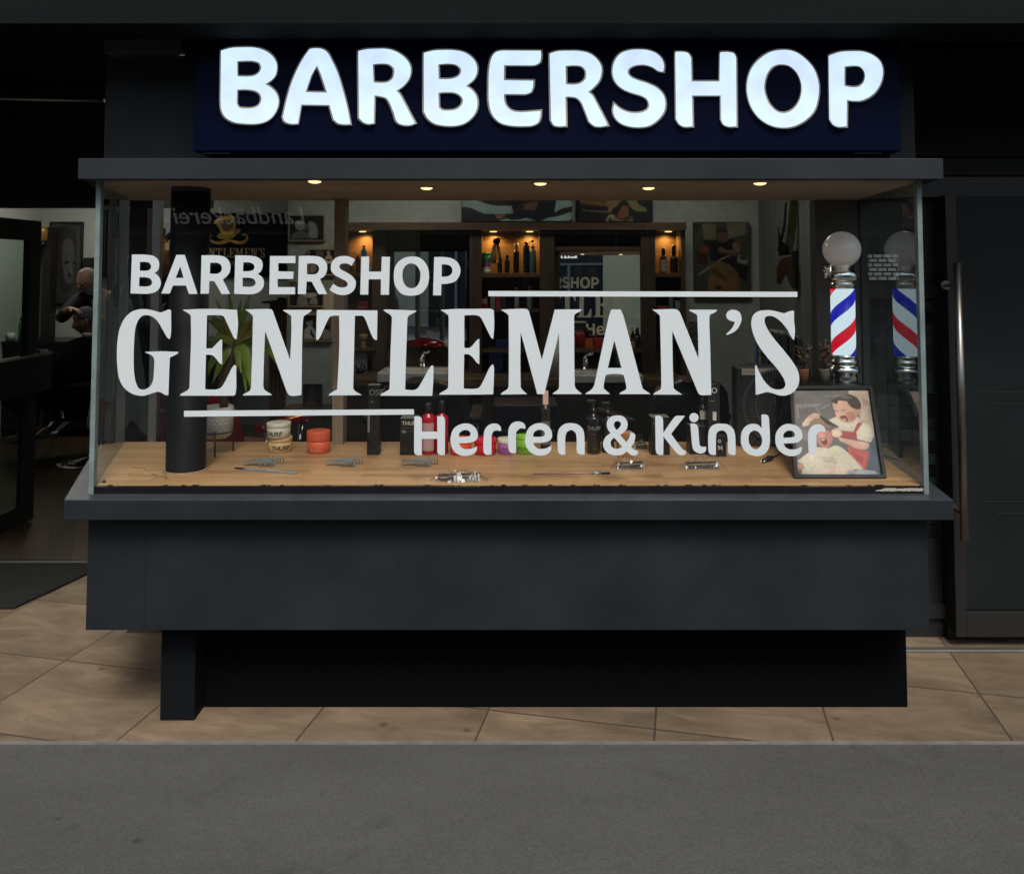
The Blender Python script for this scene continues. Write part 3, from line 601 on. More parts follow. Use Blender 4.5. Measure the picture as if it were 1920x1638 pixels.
# channel that holds the panes, with a torn strip of white tape
s = MB(); s.use(blackm); s.prism([(FL, 2.824), (FR_, 2.824), (FR_, 2.842), (FL, 2.842)], ZG, ZC - .0015)
for i in range(45):
    x = FL + .02 + random.random() * (FR_ - FL - .05); ww = random.uniform(.002, .02) ** 1.0; s.box(x, x + ww, 2.835, 2.846, ZC - .002, ZC + random.uniform(.0001, .0009))
obj('base_channel', s, None, sw)
s = MB(); s.use(mat('torn tape', (.36, .34, .28), .8, noise=.2, nscale=30)); x0, x1 = at(1642, 917, 2.822).x, at(1731, 917, 2.822).x; n = 24; up = []; dn = []
za, zb_ = at(1700, 920.5, 2.822).z, at(1700, 914.5, 2.822).z
for i in range(n + 1):
    x = x0 + (x1 - x0) * i / n; tpr = min(1, i / 6 + .15)
    up.append((x, 2.8235, za + (zb_ - za) * tpr * random.uniform(.75, 1.0))); dn.append((x, 2.8235, za + random.uniform(-.001, .001)))
s.slab(dn + up[::-1], (0, -.0012, 0)); obj('torn_tape', s, None, sw)
# worktop
s = MB(); s.use(wood); s.prism([(FL + .012, 2.843), (FR_ - .012, 2.843), (BR - .01, 3.56), (BL + .01, 3.56)], ZC - .025, ZC)
obj('display_board', s, None, sw)
# panes
s = MB(); s.use(glass); s.box(FL + .006, FR_ - .006, 2.830, 2.840, ZG + .001, ZT)
pane = obj('front_pane', s, None, sw)
def sidepane(x0, y0, x1, y1, th, nm):
    d = Vector((x1 - x0, y1 - y0)).normalized(); n_ = Vector((-d.y, d.x)) * th
    s = MB(); s.use(glass_side); s.prism([(x0, y0), (x1, y1), (x1 + n_.x, y1 + n_.y), (x0 + n_.x, y0 + n_.y)], ZG + .001, ZT)
    return obj(nm, s, None, sw)
sidepane(FL + .001, 2.846, BL, 3.56, -.010, 'side_pane'); sidepane(FR_ - .001, 2.846, BR, 3.56, .010, 'side_pane')
for x, sg in ((FL, 1), (FR_, -1)):
    s = MB(); s.use(edge); s.box(x - .004 * sg, x + .014 * sg, 2.822, 2.846, ZG, ZT, bev=.002); obj('corner_joint', s, None, sw)
# lettering on the front pane
for nm, rows in (('lettering', ROW1), ('lettering', ROW2), ('lettering', ROW3)):
    bmx = bmesh.new()
    for ch, pth, zc in rows:
        me = flat_letter(glyph(pth, *zc), 2.8294, .0003); bmx.from_mesh(me); bpy.data.meshes.remove(me)
    me = bpy.data.meshes.new('lettering'); bmx.to_mesh(me); bmx.free(); obj(nm, me, vinyl, pane)
for q in (((915.6, 545.5), (1495, 547), (1495, 556.8), (915.8, 555.5)), ((345, 769.8), (776, 767), (776.4, 777), (345, 781))):
    s = MB(); s.use(vinyl); s.slab([at(x, y, 2.8294) for x, y in q], (0, -.0004, 0)); obj('line', s, None, pane)
# ceiling of the box and canopy slab
s = MB(); s.use(ceilm); s.prism([(FL - .004, 2.798), (FR_ + .004, 2.798), (BR + .004, 3.60), (BL - .004, 3.60)], ZT + .0005, ZT + .02); obj('box_ceiling', s, None, sw)
zc0, zc1 = at(950, 336, 2.75).z, at(950, 297, 2.75).z
s = MB(); s.use(anth)
s.prism([(at(146, 315, 2.75).x + .001, 2.7965), (at(1769, 315, 2.75).x - .001, 2.7965), (BR + .09, 3.56), (BL - .08, 3.56)], ZT + .021, zc1 - .001)
s.box(at(146, 315, 2.75).x, at(1769, 315, 2.75).x, 2.75, 2.796, zc0, zc1, bev=.002)
s.prism([(at(146, 315, 2.75).x + .001, 2.797), (FL - .006, 2.797), (BL - .006, 3.55), (BL - .079, 3.55)], zc0 + .001, ZT + .0205); s.prism([(FR_ + .006, 2.797), (at(1769, 315, 2.75).x - .001, 2.797), (BR + .089, 3.55), (BR + .006, 3.55)], zc0 + .001, ZT + .0205)
obj('canopy', s, None, sw)
# rear uprights: brown post and the closed pier at the right
s = MB(); s.use(postwood); a, b2 = at(625, 600, 3.50), at(645, 600, 3.50); s.box(a.x, b2.x, 3.50, 3.58, ZC + .001, ZT); obj('rear_post', s, None, sw)
pier = mat('pier paint', (.075, .066, .056), .7, noise=.1, nscale=3)
s = MB(); s.use(pier); s.box(at(1531, 600, 3.57).x, at(1613, 600, 3.57).x, 3.565, 3.63, ZC, ZT); s.use(mat('pier edge', (.02, .023, .035), .5)); s.box(at(1614, 600, 3.57).x, at(1626, 600, 3.57).x, 3.55, 3.63, ZC, ZT)
obj('rear_pier', s, None, sw)
# grey fascia above the canopy
s = MB(); s.use(fasc); xl, xr_ = at(197, 200, 3.0).x, at(1714, 200, 3.0).x
s.box(xl, xr_, 3.0, 3.56, zc1 + .001, at(950, 104, 3.0).z); s.box(xl + .002, xr_ - .002, 3.012, 3.56, at(950, 104, 3.0).z, ZB + .22)
s.use(mat('fascia box', (.075, .075, .085), .5, noise=.15, nscale=4)); s.box(at(198, 80, 2.95).x, at(343, 80, 2.95).x, 2.94, 3.01, at(200, 101, 2.95).z, at(200, 50, 2.95).z, bev=.002)
obj('fascia', s, None, sw)

# downlights set in the box ceiling
warm = mat('warm lamp', (.9, .8, .5), .4, emit=(1.0, .70, .34), estr=1.7)
WH = ('far left', 'second from left', 'middle', 'second from right', 'far right')
def spot(name, loc, energy, col, size=120, blend=.6, r=.03, dirv=(0, 0, -1)):
    l = bpy.data.lights.new(name, 'SPOT'); o = link(bpy.data.objects.new(name, l)); o.location = loc; l.energy = energy; l.color = col
    l.spot_size = math.radians(size); l.spot_blend = blend; l.shadow_soft_size = r
    o.rotation_euler = Vector(dirv).to_track_quat('-Z', 'Y').to_euler(); return o
for (x, y), wnm in zip(((590, 339.5), (800, 352), (1013, 343.5), (1216, 352), (1425, 343)), WH):
    p = gp(x, y, ZT)
    t = thing('downlight', 'round warm downlight in the window ceiling, %s of five' % wnm, 'lamp', p, 'downlights in the window ceiling')
    b = MB(); b.use(warm); b.lathe([(.0, -.009), (.012, -.008), (.020, -.005), (.024, -.001)], (p.x, p.y, ZT), 24); obj('diffuser', b, None, t)
    b = MB(); b.use(mat('lamp rim', (.25, .2, .12), .35, .6)); b.lathe([(.0245, -.0015), (.032, -.0015), (.034, .0003)], (p.x, p.y, ZT), 24); obj('rim', b, None, t)
    lo = spot('downlight_beam', (p.x, p.y, ZT - .020), 1.0, (1, .82, .58), 140, .9, .02)

# ================================================================== LIT SIGN
sg = thing('lit_sign', 'navy blue light box sign reading BARBERSHOP in glowing white letters', 'sign', (at(1025, 170, 2.8).x, 2.8, zc1 + .02))
s = MB(); s.use(navy)
q = [at(362, 57, 2.80), at(1687, 57, 2.80), at(1689, 284, 2.80), at(364, 284, 2.80)]
s.box((q[0].x + q[3].x) / 2, (q[1].x + q[2].x) / 2, 2.80, 2.99, q[2].z, q[0].z, bev=.004); obj('box', s, None, sg)
s = MB(); s.use(navy); s.box(q[3].x + .05, q[2].x - .02, 2.84, 2.98, zc1 + .002, q[2].z - .001); 
s.use(alu); 
for xx in (380, 1600): p = at(xx, 287, 2.83); s.box(p.x, p.x + .1, 2.825, 2.84, p.z - .004, p.z + .004)
obj('bracket_rail', s, None, sg)
s = MB(); s.use(chrome); a = at(357, 60, 2.9); s.box(a.x - .012, a.x + .004, 2.86, 2.9, at(357, 108, 2.9).z, a.z, bev=.003); s.box(a.x - .02, a.x + .002, 2.85, 2.89, at(357, 112, 2.9).z, at(357, 98, 2.9).z, bev=.004); obj('side_bracket', s, None, sg)
litm = bpy.data.materials.new('lit acrylic'); litm.use_nodes = True
N, L = litm.node_tree.nodes, litm.node_tree.links; b = N['Principled BSDF']; b.inputs['Base Color'].default_value = (.12, .13, .15, 1); b.inputs['Roughness'].default_value = .5
tc = N.new('ShaderNodeTexCoord'); nz = N.new('ShaderNodeTexNoise'); nz.inputs['Scale'].default_value = 12; L.new(tc.outputs['Object'], nz.inputs['Vector'])
cr = N.new('ShaderNodeValToRGB'); cr.color_ramp.elements[0].position = .35; cr.color_ramp.elements[0].color = (.60, .72, .98, 1); cr.color_ramp.elements[1].position = .65; cr.color_ramp.elements[1].color = (.64, .84, .98, 1)
L.new(nz.outputs[0], cr.inputs[0]); L.new(cr.outputs[0], b.inputs['Emission Color']); b.inputs['Emission Strength'].default_value = 1.08
rimm = mat('letter return', (.34, .29, .22), .4, .2)
for ch, pth, zc in SIGN:
    g = glyph(pth, *zc)
    rim = obj('letter', flat_letter(g, 2.795, .0045, .0065), rimm, sg)
    obj('letter_face', flat_letter(g, 2.784, .008, 0), litm, rim)
# ================================================================== THINGS STANDING ON THE DISPLAY BOARD
def foot(cx, by, wpx):
    """centre on the board of a round thing whose front foot is seen at (cx, by)"""
    p = gp(cx, by, ZC); s = p.y / F; r = wpx * s / 2; k = (p.y + r) / p.y
    return Vector((p.x * k, p.y + r, ZC)), r * k, s * k
def wrap(txt, size, r, z, m, par, name='print', dx=0.0, bold=.0, align='CENTER', flat=False):
    me = text_mesh(txt, size, .0003, 0, bold, align); me = xform(me, Matrix.Translation((dx, 0, 0)))
    if flat: xform(me, Matrix.Translation((0, -r - .0004, z)) @ FACE)
    else:
        for v in me.vertices: x, y, zz = v.co; a = x / r; v.co = (math.sin(a) * (r + .0004), -math.cos(a) * (r + .0004), z + y)
    return obj(name, me, m, par)
ink = mat('black ink', (.012, .012, .012), .5); inkw = mat('pale ink', (.5, .48, .45), .5)
def jar(label, cx, by, wpx, hpx, lidc, bodyc, lidfrac=.45, text=None, ink_=None, z0=0.0, grp=None, lidw=1.03, small=None, tdx=0, rough=.35):
    p, r, s = foot(cx, by, wpx); h = hpx * s
    if z0: p = p + Vector((0, 0, z0))
    t = thing('cosmetic_jar', label, 'jar', p, grp, world=False)
    hb = h * (1 - lidfrac)
    b = MB(); b.use(mat('jar %s' % (bodyc,), bodyc, rough, noise=.03, nscale=30)); b.lathe([(r * .9, 0), (r * .96, .002), (r * .97, hb - .002), (r * .9, hb + .0005)], n=32); bo = obj('body', b, None, t)
    b = MB(); b.use(mat('lid %s' % (lidc,), lidc, rough, noise=.03, nscale=30)); R = r * lidw * .97
    b.lathe([(R * .99, hb + .001), (R, hb + .003), (R, h - .003), (R * .97, h - .0008), (R * .9, h), (0, h)], n=32); obj('lid', b, None, t)
    if text: wrap(text, r * .5, r * .97, hb * .25 if lidfrac < .6 else hb + (h - hb) * .3, ink_ or ink, bo, bold=.0006, dx=tdx * s)
    if small: 
        for i, (tx, sz, zz, ddx) in enumerate(small): wrap(tx, sz * s, r * .97, zz * s, ink_ or ink, bo, dx=ddx * s)
    return t, h, s
G1 = 'pomade jars on the display board'
creamc, whitec = (.62, .42, .20), (.62, .58, .48)
t, h, s = jar('cream beige pomade jar under the white jar', 525, 850, 44, 27, creamc, creamc, .3, 'THURP', ink, grp=G1, tdx=7)
p_ = t.location
jar('white lidded pomade jar stacked on the cream jar', 522, 851, 44, 27, whitec, whitec, .3, 'THURP', ink, z0=h, grp=G1, tdx=-5)
jar('coral orange pomade jar standing alone between cream jar and slim black box', 597, 852, 43, 40, (.62, .10, .045), (.68, .12, .05), .45, 'o ......', mat('pale coral ink', (.8, .45, .35), .5), grp=G1,
    small=[('------', 8, 7, 4)])
jar('bright orange jar behind the white letter e', 864, 855, 41, 30, (.72, .085, .015), (.70, .06, .012), .3, 'Th', mat('peach ink', (.85, .5, .3), .5), grp=G1, tdx=-10)
jar('glossy red jar between the orange and the purple jar', 910, 855, 42, 30, (.55, .01, .02), (.52, .008, .018), .35, '~~~', mat('pink ink', (.6, .2, .2), .5), grp=G1, tdx=8, rough=.15)
t, h, s = jar('purple jar with cream screw lid beside the green jar', 949, 853, 33, 28, (.62, .58, .50), (.36, .10, .33), .3, None, None, grp=G1, small=[('------', 9, 9, 0), ('-----', 8, 5, 0)])
jar('lime green jar right of the purple jar', 983, 853, 32, 34, (.22, .48, .035), (.20, .44, .03), .22, None, None, grp=G1, lidw=1.0, small=[('PON', 9, 8, -4)])
def carton(label, x0, x1, y0, y1, col, depth=None, texts=(), grp='cartons on the display board', rz=0.0, top=None, name='carton'):
    p = gp((x0 + x1) / 2, y1, ZC); s = p.y / F; W = (x1 - x0) * s; Hh = (y1 - y0) * s; dp = depth or W
    t = thing(name, label, 'box', (p.x, p.y + dp / 2, ZC), grp, world=False, rotz=rz)
    b = MB(); b.use(mat('carton %s' % (col,), col, .38, noise=.08, nscale=20)); b.box(-W / 2, W / 2, -dp / 2, dp / 2, .0005, Hh, bev=.0008)
    bo = obj('box_body', b, None, t)
    if top: b = MB(); b.use(mat('carton top %s' % (top,), top, .5)); b.box(-W / 2 + .001, W / 2 - .001, -dp / 2 + .001, dp / 2 - .001, Hh, Hh + .0008); obj('box_top', b, None, t)
    for tx, sz, xx, zz, m_ in texts:
        me = text_mesh(tx, sz * s, .0002, 0, .0003 if sz > 8 else 0, 'LEFT'); xform(me, Matrix.Translation((-W / 2 + xx * s, -dp / 2 - .0006, zz * s)) @ FACE); obj('print', me, m_, bo)
    return t, W, Hh, dp, s
tan = mat('tan ink', (.55, .45, .3), .5); dim = mat('dim ink', (.16, .16, .155), .5)
blk = (.006, .006, .006)
t, W, Hh, dp, s = carton('tall slim black upright carton with a silver stripe, left of the black soap carton', 688, 711, 725, 853, blk, None, [('OSE', 15, 3, 110, dim), ('>', 10, 6, 94, dim)], top=(.10, .10, .10))
b = MB(); b.use(mat('silver stripe', (.22, .22, .21), .4, .3)); b.box(-W / 2 + 1 * s, -W / 2 + 5 * s, -dp / 2 - .002, -dp / 2 - .0005, 42 * s, 76 * s, bev=.0008); obj('stripe', b, None, t)
b = MB(); b.use(dim)
for k in range(4): b.tube([(math.cos(a / 12 * PI * 2) * 6 * s + 3 * s, -dp / 2 - .0008, (14 + 17 * k) * s + math.sin(a / 12 * PI * 2) * 7 * s) for a in range(13)], .0003, 4)
obj('pattern', b, None, t)
carton('black hair product carton with tan brand print, left of the white letter H', 750, 784, 786, 853, blk, None, [('THURP', 10, 3, 55, tan), ('------ --', 7, 3, 48, dim), ('W', 8, 3, 40, inkw), ('----------', 5, 10, 42, dim), ('--', 5, 3, 36, dim), ('-----', 5, 3, 8, dim)], top=(.12, .12, .12))
def bottle(label, cx, by, wpx, hpx, col, cap, capfrac=.25, neck=.35, shoulder=.12, grp='bottles on the display board', text=(), rough=.18, capw=.55, lab=None, base=None, alpha=None, z=None, cat='bottle', loc=None, s=None, pump=False, capbox=False):
    if loc is None: p, r, s = foot(cx, by, wpx)
    else: p = Vector(loc); r = wpx * s / 2
    h = hpx * s; hb = h * (1 - capfrac)
    t = thing('bottle', label, cat, p, grp, world=False)
    b = MB(); b.use(mat('bottle %s' % (col,), col, rough, spec=.6))
    b.lathe([(r * .92, .0005), (r, .003), (r, hb * (1 - shoulder)), (r * .9, hb * (1 - shoulder * .5)), (r * neck, hb), (r * neck, hb + h * capfrac * .25), (0, hb + h * capfrac * .25)], n=24)
    bo = obj('body', b, None, t)
    b = MB(); b.use(mat('cap %s' % (cap,), cap, .35))
    z0 = hb + h * capfrac * .1
    if capbox: b.box(-r * capw, r * capw, -r * capw, r * capw, z0, h, bev=r * .12)
    elif pump:
        b.lathe([(r * capw, z0), (r * capw, z0 + (h - z0) * .35), (r * .12, z0 + (h - z0) * .4), (r * .12, h * .985), (0, h * .985)], n=16)
        b.box(-r * .95, r * .3, -r * .2, r * .2, h * .985 - (h - z0) * .18, h, bev=r * .08)
    else: b.lathe([(r * capw, z0), (r * capw * 1.0, z0 + (h - z0) * .8), (r * capw * .85, h), (0, h)], n=20)
    obj('cap', b, None, t)
    if lab:
        c, za, zb = lab; b = MB(); b.use(mat('label %s' % (c,), c, .6)); n = 12; R = r + .0006; vs = []
        for i in range(n):
            a0 = -1.0 + 2.0 * i / n; a1 = -1.0 + 2.0 * (i + 1) / n
            b.face([(math.sin(a0) * R, -math.cos(a0) * R, za * h), (math.sin(a1) * R, -math.cos(a1) * R, za * h), (math.sin(a1) * R, -math.cos(a1) * R, zb * h), (math.sin(a0) * R, -math.cos(a0) * R, zb * h)], True)
        obj('label', b, None, bo)
    for tx, sz, zz in text: wrap(tx, sz * s, r + .0008, zz * h, inkw, bo)
    return t
redb = (.42, .006, .02)
bottle('left of two red shampoo bottles with black cap behind the white letter H', 803, 853, 25, 93, redb, (.01, .01, .01), .20, .4, .12, 'red shampoo bottles', lab=((.42, .25, .25), .08, .62), capw=.6)
bottle('right of two red shampoo bottles with black cap behind the white letter H', 828, 853, 25, 97, (.34, .005, .018), (.01, .01, .01), .24, .35, .12, 'red shampoo bottles', capw=.45)
bottle('dark amber bottle with pale pink square cap under the letter M', 1023, 850, 19, 113, (.018, .010, .007), (.62, .42, .34), .25, .5, .05, text=(('----', 8, .3),), capbox=True, capw=.55, lab=((.10, .10, .10), .14, .52))
bottle('black beard oil bottle with tan print, left of the ampersand', 1113, 852, 26, 98, (.008, .008, .009), (.01, .01, .012), .28, .4, .1, text=(('THURP', 10, .45), ('---', 7, .36), ('----', 5, .1)), pump=True, capw=.45)
bottle('second black bottle half hidden behind the ampersand', 1140, 850, 24, 92, (.010, .010, .011), (.01, .01, .012), .3, .4, .1, pump=True, capw=.45)
carton('copper brown carton with black base behind the ampersand', 1160, 1188, 814, 858, (.32, .13, .055), None, (), top=(.42, .2, .1))
carton('low black carton behind the white letter K', 1222, 1256, 784, 853, blk, None, [('----', 8, 3, 56, tan), ('-----', 6, 3, 48, dim)], top=(.12, .1, .08))
carton('wide black carton behind the white letter i', 1294, 1326, 800, 852, blk, None, [('----', 7, 3, 40, dim)], top=(.06, .06, .06))
t, W, Hh, dp, s = carton('tall black upright carton with white emblem below the letter N', 1329, 1351, 723, 855, (.014, .014, .015), None, [('O', 14, 6, 116, inkw), ('-----', 6, 3, 100, inkw)])
b = MB(); b.use(inkw); b.box(-5 * s + 2 * s, 4 * s, -dp / 2 - .0016, -dp / 2 - .0004, 66 * s, 82 * s, bev=.003); obj('label', b, None, t)
carton('short black carton with white marks behind the white letter n', 1343, 1362, 818, 856, (.012, .012, .013), None, [('o', 12, 3, 26, inkw), ('M', 12, 3, 12, inkw)])
bottle('small dark dropper bottle with white label beside tall black carton', 1319, 850, 16, 100, (.012, .012, .012), (.015, .015, .015), .12, .5, .08, lab=((.4, .38, .3), .62, .78))

# three grey claw combs
clawm = mat('grey claw plastic', (.20, .205, .195), .4, noise=.1, nscale=40)
def claw(label, x0, x1, ym):
    a = gp(x0, ym, ZC); b2 = gp(x1, ym, ZC); L_ = b2.x - a.x
    t = thing('claw_comb', label, 'comb', (a.x, a.y, ZC), 'grey claw combs lying on the board', world=False)
    b = MB(); b.use(clawm)
    n = 14; up = []; 
    for i in range(n + 1):
        u = i / n; x = L_ * .78 * u; z = .010 + .008 * math.sin(u * 2.6) - .004 * u; hw = .007 + .004 * math.sin(u * 3) + .010 * max(0, u - .45)
        up.append((x, z, hw))
    for i in range(n):
        (x0_, za, wa), (x1_, zb, wb) = up[i], up[i + 1]
        c = [(x0_, -wa, za), (x0_, wa, za), (x1_, wb, zb), (x1_, -wb, zb)]
        b.slab(c, (0, 0, .0095))
    obj('handle', b, None, t)
    b = MB(); b.use(clawm)
    for k in range(6):
        x = L_ * (.53 + .085 * k); y = .012
        b.tube([(x - .014, y - .004, .024), (x + .004, y + .006, .027), (x + .010, y + .007, .022), (x + .010, y + .007, .006)], .0021, 6)
    b.box(L_ * .45, L_ * .99, .004, .010, .021, .025); obj('teeth', b, None, t)
    b = MB(); b.use(clawm)
    for k in range(6):
        x = L_ * (.44 + .075 * k); y = .012
        b.tube([(x - .010, -y + .004, .018), (x + .002, -y - .006, .017), (x + .006, -y - .010, .010), (x + .006, -y - .010, .0005)], .0021, 6)
    b.box(L_ * .38, L_ * .86, -.012, -.007, .014, .019); obj('teeth', b, None, t)
claw('grey claw comb lying below the cream jar, leftmost of three', 456, 527, 873)
claw('grey claw comb lying below the coral orange jar, middle of three', 611, 676, 873)
claw('grey claw comb lying below the black carton, rightmost of three', 753, 818, 873)
# flat silver-blue comb and pink handled brush
t = thing('tail_comb', 'flat silver grey comb lying at the front left of the board', 'comb', gp(500, 884, ZC))
A, B = gp(440, 878, ZC + .002), gp(556, 887, ZC + .002); d = (B - A).normalized(); n_ = Vector((-d.y, d.x, 0))
b = MB(); b.use(mat('pale blue plastic', (.26, .29, .31), .25)); b.slab([A + d * .04 - n_ * .010, B - n_ * .006, B + n_ * .006, A + d * .04 + n_ * .010], (0, 0, .003)); obj('blade', b, None, t)
b = MB(); b.use(blackpl); b.slab([A - n_ * .002, A + d * .045 - n_ * .007, A + d * .045 + n_ * .007, A + n_ * .002], (0, 0, .004)); obj('tip', b, None, t)
t = thing('tint_brush', 'tint brush with rosy handle and dark bristles lying at the front edge', 'brush', gp(1070, 888, ZC))
A, B = gp(1000, 888, ZC + .004), gp(1120, 887, ZC + .004); C_e = gp(1143, 887, ZC + .003)
b = MB(); b.use(mat('rosy plastic', (.34, .17, .14), .2)); b.tube([A, A.lerp(B, .7), B], [.0025, .004, .006], 8); obj('handle', b, None, t)
b = MB(); b.use(mat('brush ferrule', (.36, .36, .34), .3, .7)); b.tube([B.lerp(A, .08), B.lerp(C_e, .3)], [.006, .0075], 8); obj('ferrule', b, None, t)
b = MB(); b.use(blackpl)
for i in range(40):
    o = Vector((0, random.uniform(-.008, .008), random.uniform(-.002, .003))); b.tube([B.lerp(C_e, .3) + o * .6, C_e + o + Vector((random.uniform(-.003, .002), 0, 0))], .0006, 4)
obj('bristles', b, None, t)
# clippers in clear wrap
wrapm = glassmat('clear film', tint=(.92, .92, .9), rough=.12, base=.10)
def wrapped(label, x0, x1, y0, y1, seed, pale=.0):
    rnd = random.Random(seed); a = gp(x0, y1 - 4, ZC); c = gp(x1, y1 - 4, ZC); L_ = c.x - a.x; ctr = (a + c) / 2; s = ctr.y / F; hh = (y1 - y0) * s * .8
    t = thing('wrapped_clip', label, 'hair clip', (ctr.x, ctr.y, ZC), 'black hair clips in clear film', world=False)
    b = MB(); b.use(blackpl); b.use(mat('clip black', (.02, .02, .02), .25))
    for i in range(2):
        z = .006 + .010 * i; b.slab([(-L_ * .36, -.012 + .01 * i, z), (L_ * .34, -.010 + .012 * i, z + .004), (L_ * .36, .004 + .012 * i, z + .004), (-L_ * .34, .006 + .01 * i, z)], (0, 0, .004))
    for k in range(11):
        x = -L_ * .3 + L_ * .6 * k / 10; b.tube([(x, -.013, .012), (x + .003, -.018, .010), (x + .003, -.019, .001)], .0014, 5)
    if pale:
        b.use(whitep)
        for k in range(16): x = rnd.uniform(-L_ * .1, L_ * .4); b.box(x, x + rnd.uniform(.003, .008), -.016, -.012, .002, rnd.uniform(.01, hh), bev=.001)
    obj('clip', b, None, t)
    b = MB(); b.use(wrapm); n, m_ = 22, 9; g = []
    for i in range(n + 1):
        u = i / n * 2 - 1; prof = (1 - abs(u) ** 3) * hh; row = []
        for j in range(m_ + 1):
            v = j / m_ * 2 - 1; z = prof * (1 - v * v) * rnd.uniform(.55, 1.1) + .001; row.append(b.bm.verts.new((u * L_ / 2 + rnd.uniform(-.003, .003), v * .028 * (1 - .3 * u * u) + rnd.uniform(-.002, .002), z)))
        g.append(row)
    for i in range(n):
        for j in range(m_): b._f([g[i][j], g[i + 1][j], g[i + 1][j + 1], g[i][j + 1]])
    obj('film', b, None, t)
wrapped('crumpled clear film with black and white hair clip at the front centre', 806, 916, 880, 905, 1, 1)
wrapped('black hair clip in clear film right of the ampersand', 1144, 1216, 852, 882, 2)
wrapped('black hair clip in clear film below the word Kinder', 1272, 1362, 852, 882, 3)
wrapped('small black hair clip in clear film behind the ampersand', 1188, 1216, 826, 844, 4)
# plug and cable
t = thing('power_cable', 'black power cable and plug lying left of the framed picture', 'cable', gp(1440, 862, ZC))
b = MB(); b.use(blackpl); p0 = gp(1440, 860, ZC + .008); pts = [p0, gp(1452, 856, ZC + .006), gp(1470, 846, ZC + .005), gp(1488, 840, ZC + .02), gp(1480, 832, ZC + .006), gp(1462, 836, ZC + .005), gp(1430, 834, ZC + .005), gp(1418, 826, ZC + .005)]
P = []
for i in range(len(pts) - 1): P += [pts[i].lerp(pts[i + 1], k / 5) for k in range(5)]
for _ in range(3): P = [P[0]] + [(P[i - 1] + P[i] * 2 + P[i + 1]) / 4 for i in range(1, len(P) - 1)] + [P[-1]]
b.tube(P, .003, 6); obj('cord', b, None, t)
b = MB(); b.use(blackpl); b.tube([gp(1431, 864, ZC + .008), gp(1441, 860, ZC + .009), gp(1449, 857, ZC + .008)], [.007, .013, .006], 10); b.use(chrome)
for dx_ in (0, .012): q = gp(1431, 864, ZC + .008); b.tube([q + Vector((dx_, 0, 0)), q + Vector((dx_ - .014, -.010, 0))], .0022, 6)
obj('plug', b, None, t)
b = MB(); b.use(blackpl); q = [gp(1095 + 0, 0, 0) for _ in ()]
P = [gp(1640, 862, ZC + .003), gp(1655, 850, ZC + .003), gp(1640, 838, ZC + .003), gp(1618, 832, ZC + .003), gp(1596, 830, ZC + .003)]
b.tube([P[0].lerp(P[1], k / 4) for k in range(4)] + [P[1].lerp(P[2], k / 4) for k in range(4)] + [P[2].lerp(P[3], k / 4) for k in range(5)] + [P[4]], .002, 6)
tag(obj('loose_wire', b), 'thin dark wire on the board behind the framed picture', 'cable')
# column
t = thing('column', 'round black column standing in the left of the window', 'column', foot(346, 889, 71)[0])
cpos, cr_, cs = foot(346, 889, 71); xt = at(361, 345, cpos.y).x
b = MB(); b.use(mat('column black', (.004, .004, .005), .6, spec=.2, noise=.3, nscale=6, stretch=(1, 1, .3))); b.lathe([(cr_ * 1.0, ZC + .001), (cr_ * .985, ZC + .004), (cr_ * .985, ZT)], ((cpos.x + xt) / 2, cpos.y, 0), 40); obj('shaft', b, None, t)
b = MB(); b.use(mat('sealant', (.30, .2, .12), .7, noise=.3, nscale=40)); b.lathe([(cr_ * 1.12, ZC + .0006), (cr_ * 1.06, ZC + .003), (cr_ * 1.0, ZC + .004)], ((cpos.x + xt) / 2, cpos.y, 0), 40); obj('sealant_ring', b, None, t)
b = MB(); b.use(mat('hair', (.03, .02, .015), .6))
for i in range(9):
    x, y = random.uniform(255, 330), random.uniform(876, 900); P = [gp(x, y, ZC + .001)]; a = random.uniform(0, 6)
    for k in range(10): a += random.uniform(-.7, .7); P.append(P[-1] + Vector((math.cos(a) * .009, math.sin(a) * .009, 0)))
    b.tube(P, .0005, 4)
for i in range(26):
    p = gp(random.uniform(195, 1700), random.uniform(858, 905), ZC + .0006); b.box(p.x, p.x + random.uniform(.001, .004), p.y, p.y + .002, p.z, p.z + .001)
h_ = obj('hair_wisps', b); tag(h_, 'fine hair wisps and crumbs scattered on the wooden board', 'hair'); h_['kind'] = 'stuff'
b = MB(); b.use(blackpl); p = gp(195, 904, ZC); b.lathe([(.008, 0), (.004, .006), (0, .011)], p, 7); tag(obj('debris', b), 'small black scrap in the front left corner of the window', 'scrap')

# framed picture of one child cutting another's hair (a plain stand-in)
BLp, BRp, TRp, TLp = at(1488, 898, 2.93), at(1661, 898, 2.93), at(1634, 727, 3.20), at(1480, 727, 3.20)
zfix = ZC + .002 - BLp.z
pl_n = (BRp - BLp).cross(TLp - BLp).normalized()
t = thing('framed_picture', 'black framed colour picture of crying child having a haircut, leaning in the window', 'picture', (BLp + BRp) / 2)
def framer(corners, wpx, th, m, name, par, nrm):
    c = sum(corners, Vector()) / 4; inner = []
    for i in range(4):
        a = corners[i]; p, q = corners[i - 1], corners[(i + 1) % 4]; inner.append(a + (p - a).normalized() * wpx + (q - a).normalized() * wpx)
    b = MB(); b.use(m)
    for i in range(4):
        j = (i + 1) % 4; b.slab([corners[i], corners[j], inner[j], inner[i]], nrm * th)
    return obj(name, b, None, par), inner
fo, inner = framer([BLp, BRp, TRp, TLp], .0125, .012, mat('black frame', (.012, .012, .014), .35), 'frame', t, -pl_n if pl_n.y > 0 else pl_n)
nrm = pl_n if pl_n.y < 0 else -pl_n
